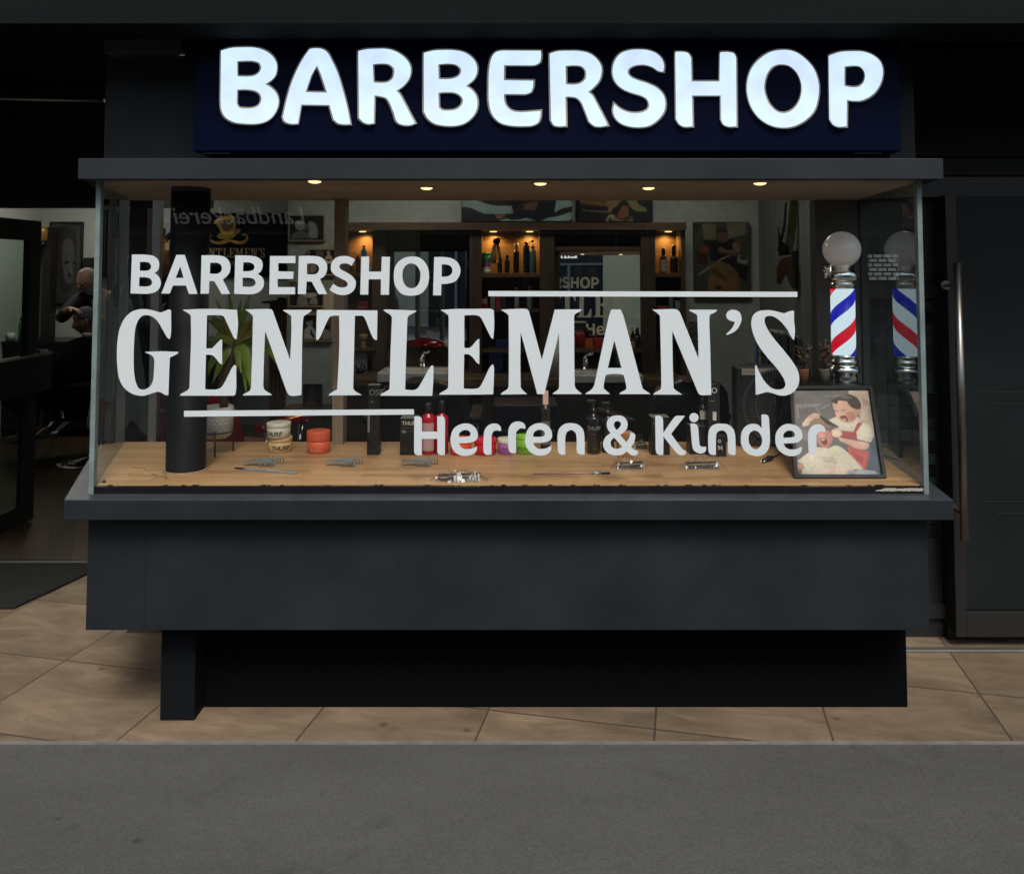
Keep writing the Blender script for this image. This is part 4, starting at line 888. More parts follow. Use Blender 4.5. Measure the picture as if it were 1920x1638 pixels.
b = MB(); b.use(blackmatte); b.slab([BLp - nrm * .001, BRp - nrm * .001, TRp - nrm * .001, TLp - nrm * .001], -nrm * .006); obj('backing', b, None, t)
def pip(X, Y, P):
    """which grid points lie inside the outline P"""
    ins = np.zeros(X.shape, bool); n = len(P)
    for i in range(n):
        (xa, ya), (xb, yb) = P[i], P[(i + 1) % n]
        if ya == yb: continue
        c = ((Y >= ya) != (Y >= yb)) & (X < (xb - xa) * (Y - ya) / (yb - ya) + xa); ins ^= c
    return ins
def blur(A, s):
    r = max(1, int(s * 2.5)); k = np.exp(-np.arange(-r, r + 1) ** 2 / (2 * s * s)); k /= k.sum()
    for ax in (0, 1):
        pad = [(0, 0)] * A.ndim; pad[ax] = (r, r); B = np.pad(A, pad, mode='edge'); A = sum(k[i] * (B[i:i + A.shape[ax]] if ax == 0 else B[:, i:i + A.shape[ax]]) for i in range(2 * r + 1))
    return A
def printed():
    if 'printed picture' in MATS: return MATS['printed picture']
    m = mat('printed picture', (.5, .5, .5), .45); N, L = m.node_tree.nodes, m.node_tree.links; a = N.new('ShaderNodeVertexColor'); a.layer_name = 'ink'
    L.new(a.outputs[0], N['Principled BSDF'].inputs['Base Color']); return m
def art(name, par, p0, n, layers, z0=.001, dz=.00035, nz=.10, res=1.0, soft=1.0):
    """a picture printed on a fine mesh: soft-edged patches of colour with rounded tone"""
    Q = spline(layers[0][1]) if isinstance(layers[0][1], str) else layers[0][1]
    if len(Q) != 4: return art_flat(name, par, p0, n, layers, z0, dz, nz)
    w_ = math.dist(Q[0], Q[1]); h_ = math.dist(Q[0], Q[3]); W_, H_ = max(8, int(w_ * res)), max(8, int(h_ * res))
    u, v = np.meshgrid(np.linspace(0, 1, W_), np.linspace(0, 1, H_)); f = lambda k: (Q[0][k] * (1 - u) + Q[1][k] * u) * (1 - v) + (Q[3][k] * (1 - u) + Q[2][k] * u) * v
    X, Y = f(0), f(1); rs = np.random.RandomState(len(layers) + W_); img = np.zeros((H_, W_, 3)); img[:] = lin(layers[0][0])
    lo = blur(rs.rand(H_, W_), 7 * res); lo = (lo - lo.mean()) / (lo.std() + 1e-6)
    for c, pts in layers[1:]:
        P = spline(pts) if isinstance(pts, str) else pts
        M_ = pip(X, Y, P).astype(float)
        if M_.sum() < 1: continue
        soft_m = blur(M_, .55 * soft * res); size = max(1.0, math.sqrt(M_.sum()) * .10); inner = blur(M_, size); gx = np.gradient(inner, axis=1); gy = np.gradient(inner, axis=0)
        sh_ = np.clip(.84 + .22 * inner + (gx * .5 + gy * .35) * size * .6, .6, 1.2)
        img = img * (1 - soft_m[..., None]) + (np.array(lin(c)) * sh_[..., None]) * soft_m[..., None]
    fine = blur(rs.rand(H_, W_), .8); fine = (fine - fine.mean()) / (fine.std() + 1e-6); img = np.clip(img * (1 + .07 * lo + nz * .7 * fine)[..., None], 0, 1)
    me = bpy.data.meshes.new(name); off = n * z0
    vs = [tuple(onpl(X[j, i], Y[j, i], p0 + off, n)) for j in range(H_) for i in range(W_)]
    me.from_pydata(vs, [], [(j * W_ + i, (j + 1) * W_ + i, (j + 1) * W_ + i + 1, j * W_ + i + 1) for j in range(H_ - 1) for i in range(W_ - 1)])
    at_ = me.color_attributes.new('ink', 'FLOAT_COLOR', 'POINT'); at_.data.foreach_set('color', np.concatenate([img, np.ones((H_, W_, 1))], 2).ravel())
    me.materials.append(printed()); return obj(name, me, None, par)
def art_flat(name, par, p0, n, layers, z0=.001, dz=.00035, nz=.10):
    b = MB()
    for i, (c, pts) in enumerate(layers):
        b.use(mat('print %s' % (c,), c, .5, noise=nz, nscale=35, srgb=True))
        P = spline(pts) if isinstance(pts, str) else pts
        off = n * (z0 + dz * i)
        b.face([onpl(x, y, p0 + off, n) for x, y in P])
    for f in b.bm.faces: pass
    bmesh.ops.triangulate(b.bm, faces=b.bm.faces)
    return obj(name, b, None, par)
def zc(pts, s=7.12, ox=1450, oy=700):
    out = []
    for tkn in pts.split():
        k = '!' if tkn.endswith('!') else ''; x, y = tkn.rstrip('!').split(','); out.append('%.2f,%.2f%s' % (ox + float(x) / s, oy + float(y) / s, k))
    return ' '.join(out)
skin, skin2, skin3, crm = (214, 168, 146), (190, 128, 112), (226, 190, 170), (214, 200, 178)
art('print', t, BLp, nrm, [(tuple(k * .86 for k in c_), p_) for c_, p_ in [
 ((112, 104, 102), zc('232,232! 1262,225! 1430,1350! 318,1345!')),
 ((140, 130, 126), zc('300,420! 620,400! 640,430! 340,470! 350,600! 320,600!')),
 ((132, 124, 120), zc('250,650! 700,900! 700,960! 280,860!')),
 ((196, 170, 152), zc('1000,228! 1262,225! 1345,760! 1160,620! 1130,420! 1010,330!')),
 ((176, 140, 126), zc('1180,320! 1280,380! 1290,440! 1190,420!')),
 ((74, 84, 98), zc('1290,880! 1362,860! 1430,1350! 1200,1280! 1280,1100!')),
 ((88, 90, 98), zc('780,920! 1000,1020! 1010,1100! 900,1000!')),
 (crm, zc('740,620! 860,580 940,640 1100,560 1180,640! 1290,700 1345,800 1300,920! 1120,880! 1060,780! 900,760! 800,700!')),
 ((170, 72, 74), zc('1130,650! 1190,655! 1110,780! 1120,880! 1000,850! 880,860! 800,850! 880,770! 1060,790!')),
 ((184, 88, 84), zc('1000,960! 1280,1050! 1250,1270! 1210,1285! 1100,1180! 1000,1060!')),
 ((176, 66, 72), zc('1040,1040! 1200,1120! 1190,1200! 1120,1160!')),
 (skin, zc('790,400 860,360 980,370 1090,440 1110,520 1110,600 1040,660 960,650 890,620 840,580 820,500')),
 ((74, 60, 56), zc('770,350! 850,320 960,275 1060,290 1140,350 1170,420 1160,480! 1080,470! 1030,440 980,370! 870,360! 850,410! 790,390!')),
 ((112, 96, 88), zc('880,320 960,300 1060,320 1000,345')),
 (skin2, zc('970,520 1060,520 1090,580 1040,630 990,600')),
 ((206, 150, 130), zc('1110,490 1150,480 1165,510 1150,550 1110,545')),
 ((120, 60, 60), zc('880,575! 960,560 1000,620 1000,650! 930,640!')),
 ((206, 140, 130), zc('910,610! 960,600 985,640! 930,640!')),
 ((110, 70, 62), zc('820,490! 870,500! 865,512! 820,500!')), ((110, 70, 62), zc('900,490! 955,480! 960,492! 905,502!')),
 (skin3, zc('380,680! 470,570 560,530 620,560 600,620! 520,640 460,700 400,710!')),
 (skin, zc('470,580 560,535 610,560 560,600')),
 ((150, 120, 90), zc('480,650! 560,600 700,620 780,700! 760,740! 680,700! 600,690! 490,700!')),
 ((58, 52, 56), zc('610,570! 640,565! 840,690! 880,710! 860,725! 700,670!')),
 ((196, 130, 118), zc('580,790 640,760 700,750 780,800 790,900 740,980 690,1000 620,960 590,880')),
 ((212, 150, 136), zc('600,800 660,790 700,850 640,870')),
 ((130, 56, 56), zc('620,880! 700,860 720,930 690,960! 640,930!')), ((226, 200, 190), zc('635,885! 690,870! 695,885! 645,900!')),
 (skin3, zc('780,760 860,740 920,800 880,850 800,840')),
 (skin, zc('870,850! 960,870 1120,900 1280,940 1260,1000 1120,1005 980,940 880,900!')),
 (crm, zc('320,1170! 460,1060 580,980! 740,1000! 820,960 900,980 1000,1060 1120,1180 1210,1285! 1080,1280! 1000,1345! 370,1340! 400,1240!')),
 ((198, 184, 164), zc('620,1100! 800,1130 860,1200! 700,1180!')), ((226, 214, 194), zc('480,1120! 560,1040! 600,1060! 520,1200!')),
 ((192, 140, 126), zc('320,1210 390,1200 405,1270 340,1280')),
 (skin3, zc('670,1300! 760,1230 900,1260 1080,1270! 960,1330! 820,1330! 700,1345!')),
 ((168, 160, 156), zc('700,300! 990,285! 990,292! 700,307!')), ((160, 152, 148), zc('560,420! 640,560! 632,564! 552,425!')), ((158, 150, 146), zc('300,420! 450,400! 450,408! 305,430!')), ((214, 198, 180), zc('1180,520! 1320,560! 1320,568! 1180,530!')), ((170, 160, 154), zc('640,470! 760,400! 764,406! 645,480!')),  # thin pale streaks: glare on wrinkled film painted into the print
 ((150, 150, 158), zc('1000,1300! 1220,1285! 1360,1300! 1430,1350! 960,1340!')),
]], .002, res=1.3)
b = MB(); b.use(glassmat('picture glass', base=.03)); b.slab([inner[0] + nrm * .0145 * .9, inner[1] + nrm * .0145 * .9, inner[2] + nrm * .0145 * .9, inner[3] + nrm * .0145 * .9], nrm * .001)

# black stand behind the picture: carries the plants and the pole
t = thing('display_stand', 'low black stand carrying two succulents and the barber pole', 'stand', (at(1565, 726, 3.35).x, 3.38, ZC))
zt = at(1565, 723, 3.24).z; b = MB(); b.use(blackm); xa_, xb_ = at(1484, 726, 3.24).x, at(1632, 726, 3.24).x
b.box(xa_, xb_, 3.24, 3.53, zt - .016, zt, bev=.001); obj('top', b, None, t)
for x in (xa_, xb_ - .018): 
    b = MB(); b.use(blackm); b.box(x, x + .018, 3.27, 3.50, ZC + .0005, zt - .0165); obj('side_panel', b, None, t)
b = MB(); b.use(mat('stand back', (.02, .02, .022), .6)); b.box(xa_ + .02, xb_ - .02, 3.50, 3.515, ZC + .001, zt - .017); obj('back_panel', b, None, t)
# two succulents
leafd = mat('succulent leaf', (.05, .085, .04), .4, noise=.4, nscale=20); leafd2 = mat('succulent leaf reddish', (.16, .07, .045), .4, noise=.4, nscale=20)
def succulent(label, cx, top, cy_, n, seed, cup):
    rnd = random.Random(seed); D = 3.30 ; base = at(cx, 722, D); base.z = zt
    t = thing('succulent', label, 'plant', base, 'succulents on the black stand', world=False)
    b = MB(); b.use(cup); b.lathe([(.017, .0005), (.022, .055), (.023, .06), (.020, .06), (.019, .052), (0, .052)], n=20); obj('pot', b, None, t)
    H_ = (722 - top) * D / F; b = MB(); b.use(leafd2)
    stems = []
    for k in range(4):
        a = rnd.uniform(0, 6.28); e_ = Vector((math.cos(a) * .025, math.sin(a) * .02, H_ * rnd.uniform(.6, 1.0))); stems.append(e_)
        b.tube([(0, 0, .05), (e_.x * .4, e_.y * .4, .05 + (e_.z - .05) * .5), e_], [.004, .003, .002], 6)
    obj('stem', b, None, t)
    b = MB()
    for e_ in stems:
        for k in range(n):
            u = (k + 1) / n; p = Vector((e_.x * u, e_.y * u, .055 + (e_.z - .055) * u)); a = k * 2.4 + rnd.random(); L_ = rnd.uniform(.026, .044) * (1.15 - .5 * u)
            d = Vector((math.cos(a), math.sin(a), rnd.uniform(.0, .8))).normalized(); b.use(leafd if rnd.random() < .68 else leafd2)
            b.ribbon([p, p + d * L_ * .5 + Vector((0, 0, .004)), p + d * L_], [.002, .007, .0008], (-d.y, d.x, 0), .25)
    obj('leaves', b, None, t)
succulent('succulent with reddish lower leaves on the black stand, left of the other', 1507, 645, 0, 12, 3, mat('terracotta cup', (.22, .09, .05), .7))
succulent('dark succulent in front of the chrome base of the barber pole', 1546, 640, 0, 12, 5, mat('stone cup', (.16, .13, .10), .6))

# barber pole
PD = 3.36; pc = at(1582, 722, PD); px0 = at(1582, 600, PD).x; px0 = (pc.x + px0) / 2
sP = PD / F
zz = lambda y: at(1582, y, PD).z
t = thing('barber_pole', 'lit barber pole with red, white and blue spiral and frosted globe', 'barber pole', (px0, PD, zt))
cpt = (px0, PD, 0)
b = MB(); b.use(mat('frosted globe', (.85, .79, .77), .15, spec=.6, coat=.3, emit=(1, .9, .88), estr=.07)); b.ball((px0, PD, zz(468)), 34 * sP, 32, 20); obj('globe', b, None, t)  # weak emission added to brighten the unlit globe
b = MB(); b.use(chrome); r = lambda q: q * sP
b.lathe([(r(17), zz(495)), (r(22), zz(497)), (r(23), zz(508)), (r(26), zz(509)), (r(28), zz(512)), (r(28), zz(524)), (r(26), zz(527)), (r(20), zz(528)), (r(22), zz(531)), (r(23), zz(534)), (r(21), zz(537)), (r(22), zz(541)), (r(0), zz(541))][::-1], cpt, 40); obj('top_cap', b, None, t)
b = MB(); b.use(chrome)
b.lathe([(r(0), zz(664)), (r(21), zz(664)), (r(23), zz(668)), (r(20), zz(671)), (r(25), zz(675)), (r(25), zz(680)), (r(20), zz(683)), (r(26), zz(686)), (r(28), zz(692)), (r(28), zz(697)), (r(22), zz(700)), (r(24), zz(708)), (r(23), zz(716)), (r(17), zz(722) + .001), (0, zt + .0008)][::-1], cpt, 40); obj('base_cap', b, None, t)
st = bpy.data.materials.new('spiral stripes'); st.use_nodes = True; N, L = st.node_tree.nodes, st.node_tree.links; bs = N['Principled BSDF']
tc = N.new('ShaderNodeTexCoord'); sx = N.new('ShaderNodeSeparateXYZ'); L.new(tc.outputs['Object'], sx.inputs[0])
def mth(op, a, b=None):
    n = N.new('ShaderNodeMath'); n.operation = op
    for i, v in enumerate((a, b)):
        if v is None: continue
        if isinstance(v, (int, float)): n.inputs[i].default_value = v
        else: L.new(v, n.inputs[i])
    return n.outputs[0]
ang = mth('ARCTAN2', mth('SUBTRACT', sx.outputs[0], px0), mth('SUBTRACT', PD, sx.outputs[1]))      # 0 faces the street, + to the right
period = 110 * sP
ph = mth('FRACT', mth('ADD', mth('SUBTRACT', mth('DIVIDE', mth('SUBTRACT', sx.outputs[2], zz(596)), period), mth('DIVIDE', ang, 2 * PI)), 10.0))
cr = N.new('ShaderNodeValToRGB'); cr.color_ramp.interpolation = 'CONSTANT'; e = cr.color_ramp.elements
BLU, WHT, RED = (.004, .006, .40, 1), (.68, .82, .92, 1), (.58, .002, .02, 1)
e[0].position = 0; e[0].color = WHT; e[1].position = .14; e[1].color = BLU
# phase 0.25 = centre of blue when measured from the reference height
for pz, c in ((.36, WHT), (.64, RED), (.86, WHT)): q = e.new(pz); q.color = c
L.new(ph, cr.inputs[0]); bs.inputs['Base Color'].default_value = (.05, .05, .05, 1); L.new(cr.outputs[0], bs.inputs['Emission Color']); bs.inputs['Emission Strength'].default_value = .95; bs.inputs['Roughness'].default_value = .3
b = MB(); b.use(st); b.lathe([(r(21.5), zz(664.5)), (r(21.5), zz(540.5))], cpt, 48); obj('spiral_cylinder', b, None, t)
b = MB(); b.use(glassmat('pole tube', base=.0, ior=1.25)); b.lathe([(r(26), zz(664)), (r(26), zz(541))], cpt, 40)
for f in list(b.bm.faces):
    if len(f.verts) > 4: b.bm.faces.remove(f)
obj('clear_tube', b, None, t)
b = MB(); b.use(chrome); k0 = at(1546, 514, PD); b.tube([(k0.x, PD, k0.z), (px0 - r(24), PD, k0.z)], .008, 12); b.lathe([(.018, -.006), (.018, .006)], (0, 0, 0), 20, Matrix.Translation((k0.x, PD, k0.z - .002)) @ Matrix.Rotation(PI / 2, 4, 'Y')); b.lathe([(.010, 0), (.012, .02), (.009, .028)], (k0.x + .008, PD - .01, k0.z + .002), 14)
obj('side_bracket', b, None, t)

# box fan with a paper sign on its top edge
FD = 3.46; t = thing('box_fan', 'black box fan with round wire grille left of the framed picture', 'fan', (at(1452, 860, FD).x, FD, ZC))
fx0, fx1 = at(1381, 760, FD).x, at(1524, 760, FD).x; fz1 = at(1440, 686, FD).z
fanm = mat('fan housing', (.018, .020, .022), .45, noise=.1)
b = MB(); b.use(fanm); b.box(fx0, fx1, FD, FD + .085, ZC + .0005, fz1, bev=.014); obj('housing', b, None, t)
fc = at(1462, 775, FD); R = 70 * FD / F; R = min(R, (fz1 - ZC) / 2 - .01); fcz = ZC + .012 + R
b = MB(); b.use(mat('grille wire', (.10, .10, .105), .35))
Mx = Matrix.Translation((fc.x, FD - .012, fcz)) @ Matrix.Rotation(PI / 2, 4, 'X')
for rr in (R, R * .96, R * .66, R * .3): b.tube([Mx @ Vector((math.cos(a / 36 * 2 * PI) * rr, math.sin(a / 36 * 2 * PI) * rr, .012 * (1 - (rr / R) ** 2))) for a in range(37)], .0014, 5)
for k in range(72):
    a = k / 72 * 2 * PI; b.tube([Mx @ Vector((math.cos(a + .5 * (1 - q)) * R * q, math.sin(a + .5 * (1 - q)) * R * q, .012 * (1 - q * q))) for q in (.28, .5, .7, .88, 1.0)], .0009, 4)
obj('grille', b, None, t)
b = MB(); b.use(fanm); b.lathe([(R * .28, 0), (R * .28, .012), (R * .2, .02), (0, .021)], n=28, M=Mx); obj('hub', b, None, t)
b = MB(); b.use(mat('fan inside', (.006, .006, .007), .8)); b.lathe([(R * .97, -.004), (R * .97, -.0065), (0, -.0065)], n=36, M=Mx); obj('opening', b, None, t)
b = MB(); b.use(mat('paper sign', (.32, .28, .2), .8, noise=.1)); a, c = at(1391, 703, FD - .004), at(1457, 691, FD - .004); b.box(a.x, c.x, FD - .004, FD - .001, a.z, c.z); o_ = obj('paper_strip', b, None, t)
b = MB(); b.use(mat('dark print line', (.06, .05, .04), .8)); b.box(a.x + .004, c.x - .004, FD - .0046, FD - .004, (a.z + c.z) / 2 - .0008, (a.z + c.z) / 2 + .0008); b.box(c.x - .014, c.x - .008, FD - .0046, FD - .004, a.z + .003, a.z + .009); obj('print', b, None, o_)

# yucca on a wire stand, left
PD2 = 3.33; pp = gp(416, 858, ZC); s = PD2 / F; px_ = at(408, 800, PD2).x
t = thing('potted_yucca', 'green yucca in a white pot with black zigzag pattern behind the column', 'plant', (px_, PD2, ZC))
z_ = lambda y: at(410, y, PD2).z
b = MB(); potm = mat('white glazed pot', (.46, .44, .40), .5, noise=.04); b.use(potm); R = 28 * s
b.lathe([(R * .62, z_(820)), (R * .86, z_(815)), (R * .97, z_(805)), (R, z_(790)), (R, z_(762)), (R * .95, z_(761)), (R * .93, z_(768)), (0, z_(768))], (px_, PD2, 0), 40); po = obj('pot', b, None, t)
b = MB(); b.use(ink)
def ringline(zv, amp, wv, th, r_=R):
    P = []
    for k in range(0, 97 if amp else 37):
        nn = 96 if amp else 36; a = -2.2 + 4.4 * k / nn; zz_ = zv + (amp * (abs(((k / nn * wv) % 1) * 2 - 1) - .5) * 2 if amp else 0)
        P.append((px_ + math.sin(a) * (r_ + .0003), PD2 - math.cos(a) * (r_ + .0003), zz_))
    b.tube(P, th, 4)
for y in (781, 793, 796, 805): ringline(z_(y), 0, 0, .0007, R * (1 if y < 800 else .97))
ringline(z_(787), 3.2 * s, 13, .0008); ringline(z_(800), 2.8 * s, 13, .0008, R * .99); ringline(z_(778), 1.2 * s, 40, .0005)
for k in range(44): a = -1.9 + 3.8 * k / 43; b.box(px_ + math.sin(a) * R - .0006, px_ + math.sin(a) * R + .0006, PD2 - math.cos(a) * R - .0008, PD2 - math.cos(a) * R + .001, z_(777), z_(772))
obj('pattern', b, None, po)
b = MB(); b.use(blackpl)
for a in (-1.35, .75, 2.8):
    cx_, cy__ = px_ + math.cos(a) * R * 1.04, PD2 + math.sin(a) * R * 1.04; b.tube([(cx_, cy__, z_(803)), (cx_ + math.cos(a) * .004, cy__ + math.sin(a) * .004, ZC)], .0035, 8)
b.tube([(px_ + math.cos(a / 24 * 2 * PI) * R * 1.03, PD2 + math.sin(a / 24 * 2 * PI) * R * 1.03, z_(808)) for a in range(25)], .003, 6); obj('wire_stand', b, None, t)
b = MB(); b.use(mat('yucca bark', (.06, .04, .028), .9, noise=.5, nscale=60, bump=1, bscale=90)); T0 = Vector((at(420, 766, PD2).x, PD2, z_(768)))
P = [T0, at(418, 730, PD2), at(425, 700, PD2), at(436, 670, PD2), at(441, 640, PD2)]; P[0] = T0
b.tube(P, [.017, .0165, .015, .012, .009], 12); b.tube([at(418, 735, PD2), at(412, 700, PD2), at(408, 668, PD2 + .01)], [.010, .009, .006], 8); obj('trunk', b, None, t)
leafm = mat('yucca leaf', (.13, .17, .025), .42, noise=.3, nscale=9); leafm2 = mat('yucca leaf tip', (.16, .13, .03), .5, noise=.3, nscale=9)
b = MB(); rnd = random.Random(4)
def leaf(x0, y0, x1, y1, wpx, sag=10, dy=0.0, m_=leafm, side=(0, 0, 1)):
    b.use(m_); A, B = at(x0, y0, PD2), at(x1, y1, PD2 + dy); n = 8; P = []; W_ = []
    for k in range(n + 1):
        u = k / n; q = A.lerp(B, u); q.z += sag * s * math.sin(u * PI) ; P.append(q); W_.append(wpx * .72 * s / 2 * (.45 + 1.1 * math.sin(min(1, u * 1.25) * PI * .62)) * (1 - u ** 3) + .0006)
    d = (B - A).normalized(); b.ribbon(P, W_, d.cross(Vector((0, -1, .1))), .22)
for a_l in ((441, 645, 428, 540, 11, 0, 0), (441, 645, 470, 548, 13, 0, .02), (441, 645, 404, 560, 9, 2, .05), (440, 640, 452, 560, 10, 0, -.02), (436, 650, 388, 600, 14, 10, -.03), (440, 648, 400, 633, 15, 6, -.05), (441, 640, 486, 600, 12, 8, .05),
            (445, 645, 492, 622, 15, 12, -.02), (440, 655, 398, 720, 15, 16, -.03), (446, 650, 480, 655, 12, 10, .04), (446, 650, 472, 738, 19, 30, -.06), (446, 655, 462, 742, 13, 24, -.02), (450, 645, 530, 700, 12, 30, .02),
            (408, 668, 390, 700, 11, 12, 0), (408, 668, 396, 640, 11, 4, 0), (408, 665, 424, 615, 9, 2, 0), (408, 668, 383, 722, 12, 14, .02), (440, 645, 415, 600, 13, 6, -.06), (443, 640, 500, 578, 9, 3, .06), (438, 640, 372, 575, 9, 8, .04), (438, 650, 360, 640, 10, 10, .05), (438, 650, 330, 668, 9, 12, .09)):
    leaf(*a_l, m_=leafm if rnd.random() < .8 else leafm2)
for k in range(22):
    a = rnd.uniform(-2.9, .0) if k % 3 else rnd.uniform(.4, 2.6); l_ = rnd.uniform(45, 85); leaf(441, 646, 441 + math.cos(a) * l_, 646 + math.sin(a) * l_ + rnd.uniform(0, 15), rnd.uniform(6, 10), rnd.uniform(4, 20), rnd.uniform(-.08, .09), leafm if rnd.random() < .75 else leafm2)
obj('leaves', b, None, t)
# ================================================================== INSIDE THE SHOP
DW = 6.35
def rect(x0, x1, y0, y1, D, th=.02, m=None, b=None, bev=0):
    """box with its front face seen at the given photo rectangle, D metres away"""
    b = b or MB()
    if m: b.use(m)
    cx, cy_ = (x0 + x1) / 2, (y0 + y1) / 2
    b.box(at(x0, cy_, D).x, at(x1, cy_, D).x, D, D + th, at(cx, y1, D).z, at(cx, y0, D).z, bev=bev); return b
XM = at(538, 600, DW).x
b = MB(); b.use(plaster); b.box(XM, 2.05, DW, DW + .12, 0, 2.72); struct('wall_middle', b)
b = MB(); b.use(woodmat('grey wall boards', (.13, .15, .14), (.20, .22, .205), .6, 'ZX', (3, .11), .6, .002, .5)); b.box(1.96, 2.05, 3.66, DW, 0, 2.72); struct('wall_right', b)
b = MB(); b.use(greym); b.box(XR - .04, 2.05, 3.60, 3.66, ZT + .02, 2.66); struct('bulkhead', b)

# glazed partition between entrance and shop
t = thing('glazed_partition', 'aluminium framed glass partition left of the black column', 'partition', (BL, 4.0, 0))
xa2 = at(360, 600, 4.5).x
def xp(y): return BL - .02 + (xa2 - BL) * (y - 3.6) / .9
b = MB(); b.use(alu)
for y in (3.97, 4.42): b.prism([(xp(y) - .022, y), (xp(y) + .018, y), (xp(y) + .018, y + .035), (xp(y) - .022, y + .035)], .05, 2.3)
for z0, z1 in ((0, .05), (.62, .66), (2.3, 2.36)): b.prism([(xp(3.96) - .03, 3.96), (xp(3.96) + .02, 3.96), (xp(4.46) + .02, 4.46), (xp(4.46) - .03, 4.46)], z0, z1)
obj('frame', b, None, t)
b = MB(); b.use(glass_side); b.prism([(xp(3.98) - .004, 3.98), (xp(3.98) + .004, 3.98), (xp(4.45) + .004, 4.45), (xp(4.45) - .004, 4.45)], .66, 2.3); obj('pane', b, None, t)

# open entrance door (left edge) with its letter panel
t = thing('entrance_door', 'dark framed glass entrance door standing open at the left edge', 'door', (-3.12, 4.55, 0))
d0, d1 = at(-150, 700, 4.32), at(74, 700, 5.25); dz0 = .02; dz1 = at(68, 415, 5.22).z
A_d, B_d = Vector((-3.10, 4.45, 0)), Vector((at(70, 700, 5.22).x, 5.22, 0)); dd = (B_d - A_d).normalized(); nn = Vector((-dd.y, dd.x, 0)) * .045
def leafbox(u0, u1, z0, z1, m, nm, par, off=0.0, th=1.0):
    b = MB(); b.use(m); L_ = (B_d - A_d).length; p, q = A_d + dd * L_ * u0 + nn * off, A_d + dd * L_ * u1 + nn * off
    b.prism([(p.x, p.y), (q.x, q.y), (q.x + nn.x * th, q.y + nn.y * th), (p.x + nn.x * th, p.y + nn.y * th)], z0, z1, bev=.002); return obj(nm, b, None, par)
dfm = mat('door frame dark green grey', (.012, .017, .017), .35)
b = MB(); b.use(dfm); L_ = (B_d - A_d).length
def lb(u0, u1, z0, z1, off=0, th=1.0):
    p, q = A_d + dd * L_ * u0 + nn * off, A_d + dd * L_ * u1 + nn * off
    b.prism([(p.x, p.y), (q.x, q.y), (q.x + nn.x * th, q.y + nn.y * th), (p.x + nn.x * th, p.y + nn.y * th)], z0, z1)
lb(.86, 1, dz0, dz1); lb(0, .10, dz0, dz1); lb(.101, .859, dz1 - .13, dz1 - .001); lb(.101, .859, dz0 + .001, .14)
obj('frame', b, None, t)
b = MB(); b.use(glassmat('door glass', tint=(.84, .92, .88), base=.01, ior=1.2)); lb(.102, .858, .142, dz1 - .132, .35, .25); obj('pane', b, None, t)
b = MB(); b.use(mat('door panel box', (.016, .017, .017), .4)); zb0, zb1 = at(78, 735, 5.1).z, at(78, 668, 5.1).z; lb(.25, 1.02, zb0, zb1, -1.9, 1.85); pb = obj('push_panel', b, None, t)
b = MB(); b.use(chrome); lb(.25, 1.02, zb1 + .001, zb1 + .018, -1.9, .5); lb(.9, 1.01, zb1 + .019, zb1 + .035, -1.4, .6); obj('trim', b, None, pb)

# doormat
t_ = [gp(165, 1076, .004), gp(26, 1141, .004), gp(-300, 1141, .004), gp(-240, 1046, .004), gp(200, 1053, .004)]
b = MB(); b.use(mat('mat rubber', (.008, .009, .0085), .9, noise=.3, nscale=30, bump=1, bscale=120)); b.slab(t_, (0, 0, .008)); tag(obj('doormat', b), 'large dark rubber mat at the shop entrance', 'doormat')
b = MB(); b.use(mat('dull sill', (.09, .09, .08), .6)); b.box(-3.2, XR, 4.47, 4.50, .001, .014, bev=.003); tag(obj('door_sill', b), 'thin metal door sill behind the entrance mat', 'threshold')

# ceiling lights inside; the second is added to brighten the barber's face
for i, (x, y, e, wh) in enumerate(((-4.1, 7.5, 1.05, 'near the back wall of the left room'), (-3.75, 6.3, .5, 'added to brighten the barber, left room'), (-.7, 5.2, .75, 'over the left barber station'), (1.1, 5.2, .5, 'over the right barber station'))):
    t = thing('ceiling_light', 'square white ceiling light %s' % wh, 'ceiling light', (x, y, 2.72), 'ceiling lights in the shop')
    b = MB(); b.use(mat('light panel %d' % i, (.8, .8, .8), .5, emit=(1, .95, .86), estr=e)); b.box(x - .28, x + .28, y - .28, y + .28, 2.672, 2.69); obj('diffuser', b, None, t)
    b = MB(); b.use(white); b.box(x - .3, x + .3, y - .3, y + .3, 2.69, 2.72); obj('frame', b, None, t)
    l = bpy.data.lights.new('panel_light', 'AREA'); o = link(bpy.data.objects.new('panel_light', l)); l.size = .5; l.energy = e * 9; l.color = (1, .94, .84); o.location = (x, y, 2.66)

# --- barber station
st_ = thing('barber_station', 'dark walnut wall unit with mirrors, shelves and two wash basins', 'wall unit', (0, 6.2, 0))
b = MB(); rect(645, 1287, 417, 431, 6.04, .30, walnut, b); obj('top_board', b, None, st_)
b = MB(); rect(648, 1285, 431.5, 850, 6.32, .028, walnut, b); obj('back_panel', b, None, st_)
for x0, x1 in ((697, 722), (880, 903), (1012, 1040), (1203, 1230), (1279, 1287)):
    b = MB(); rect(x0, x1, 431.5, 850, 6.10 if x0 != 697 else 6.2, .215 if x0 != 697 else .115, walnutv, b); obj('upright', b, None, st_)
for x0, x1, ys in ((649, 697, (513,)), (903.5, 1011.5, (513, 579, 655)), (1230.5, 1278.5, (513, 583))):
    for y in ys: b = MB(); rect(x0, x1, y, y + 6, 6.11, .205, walnut, b); obj('shelf', b, None, st_)
b = MB(); b.use(walnut); zc_ = at(800, 712, 5.72).z; b.box(at(648, 712, 5.78).x, at(1285, 712, 5.78).x, 5.72, 6.318, zc_ - .05, zc_); obj('worktop', b, None, st_)
b = MB(); b.use(walnutv); 
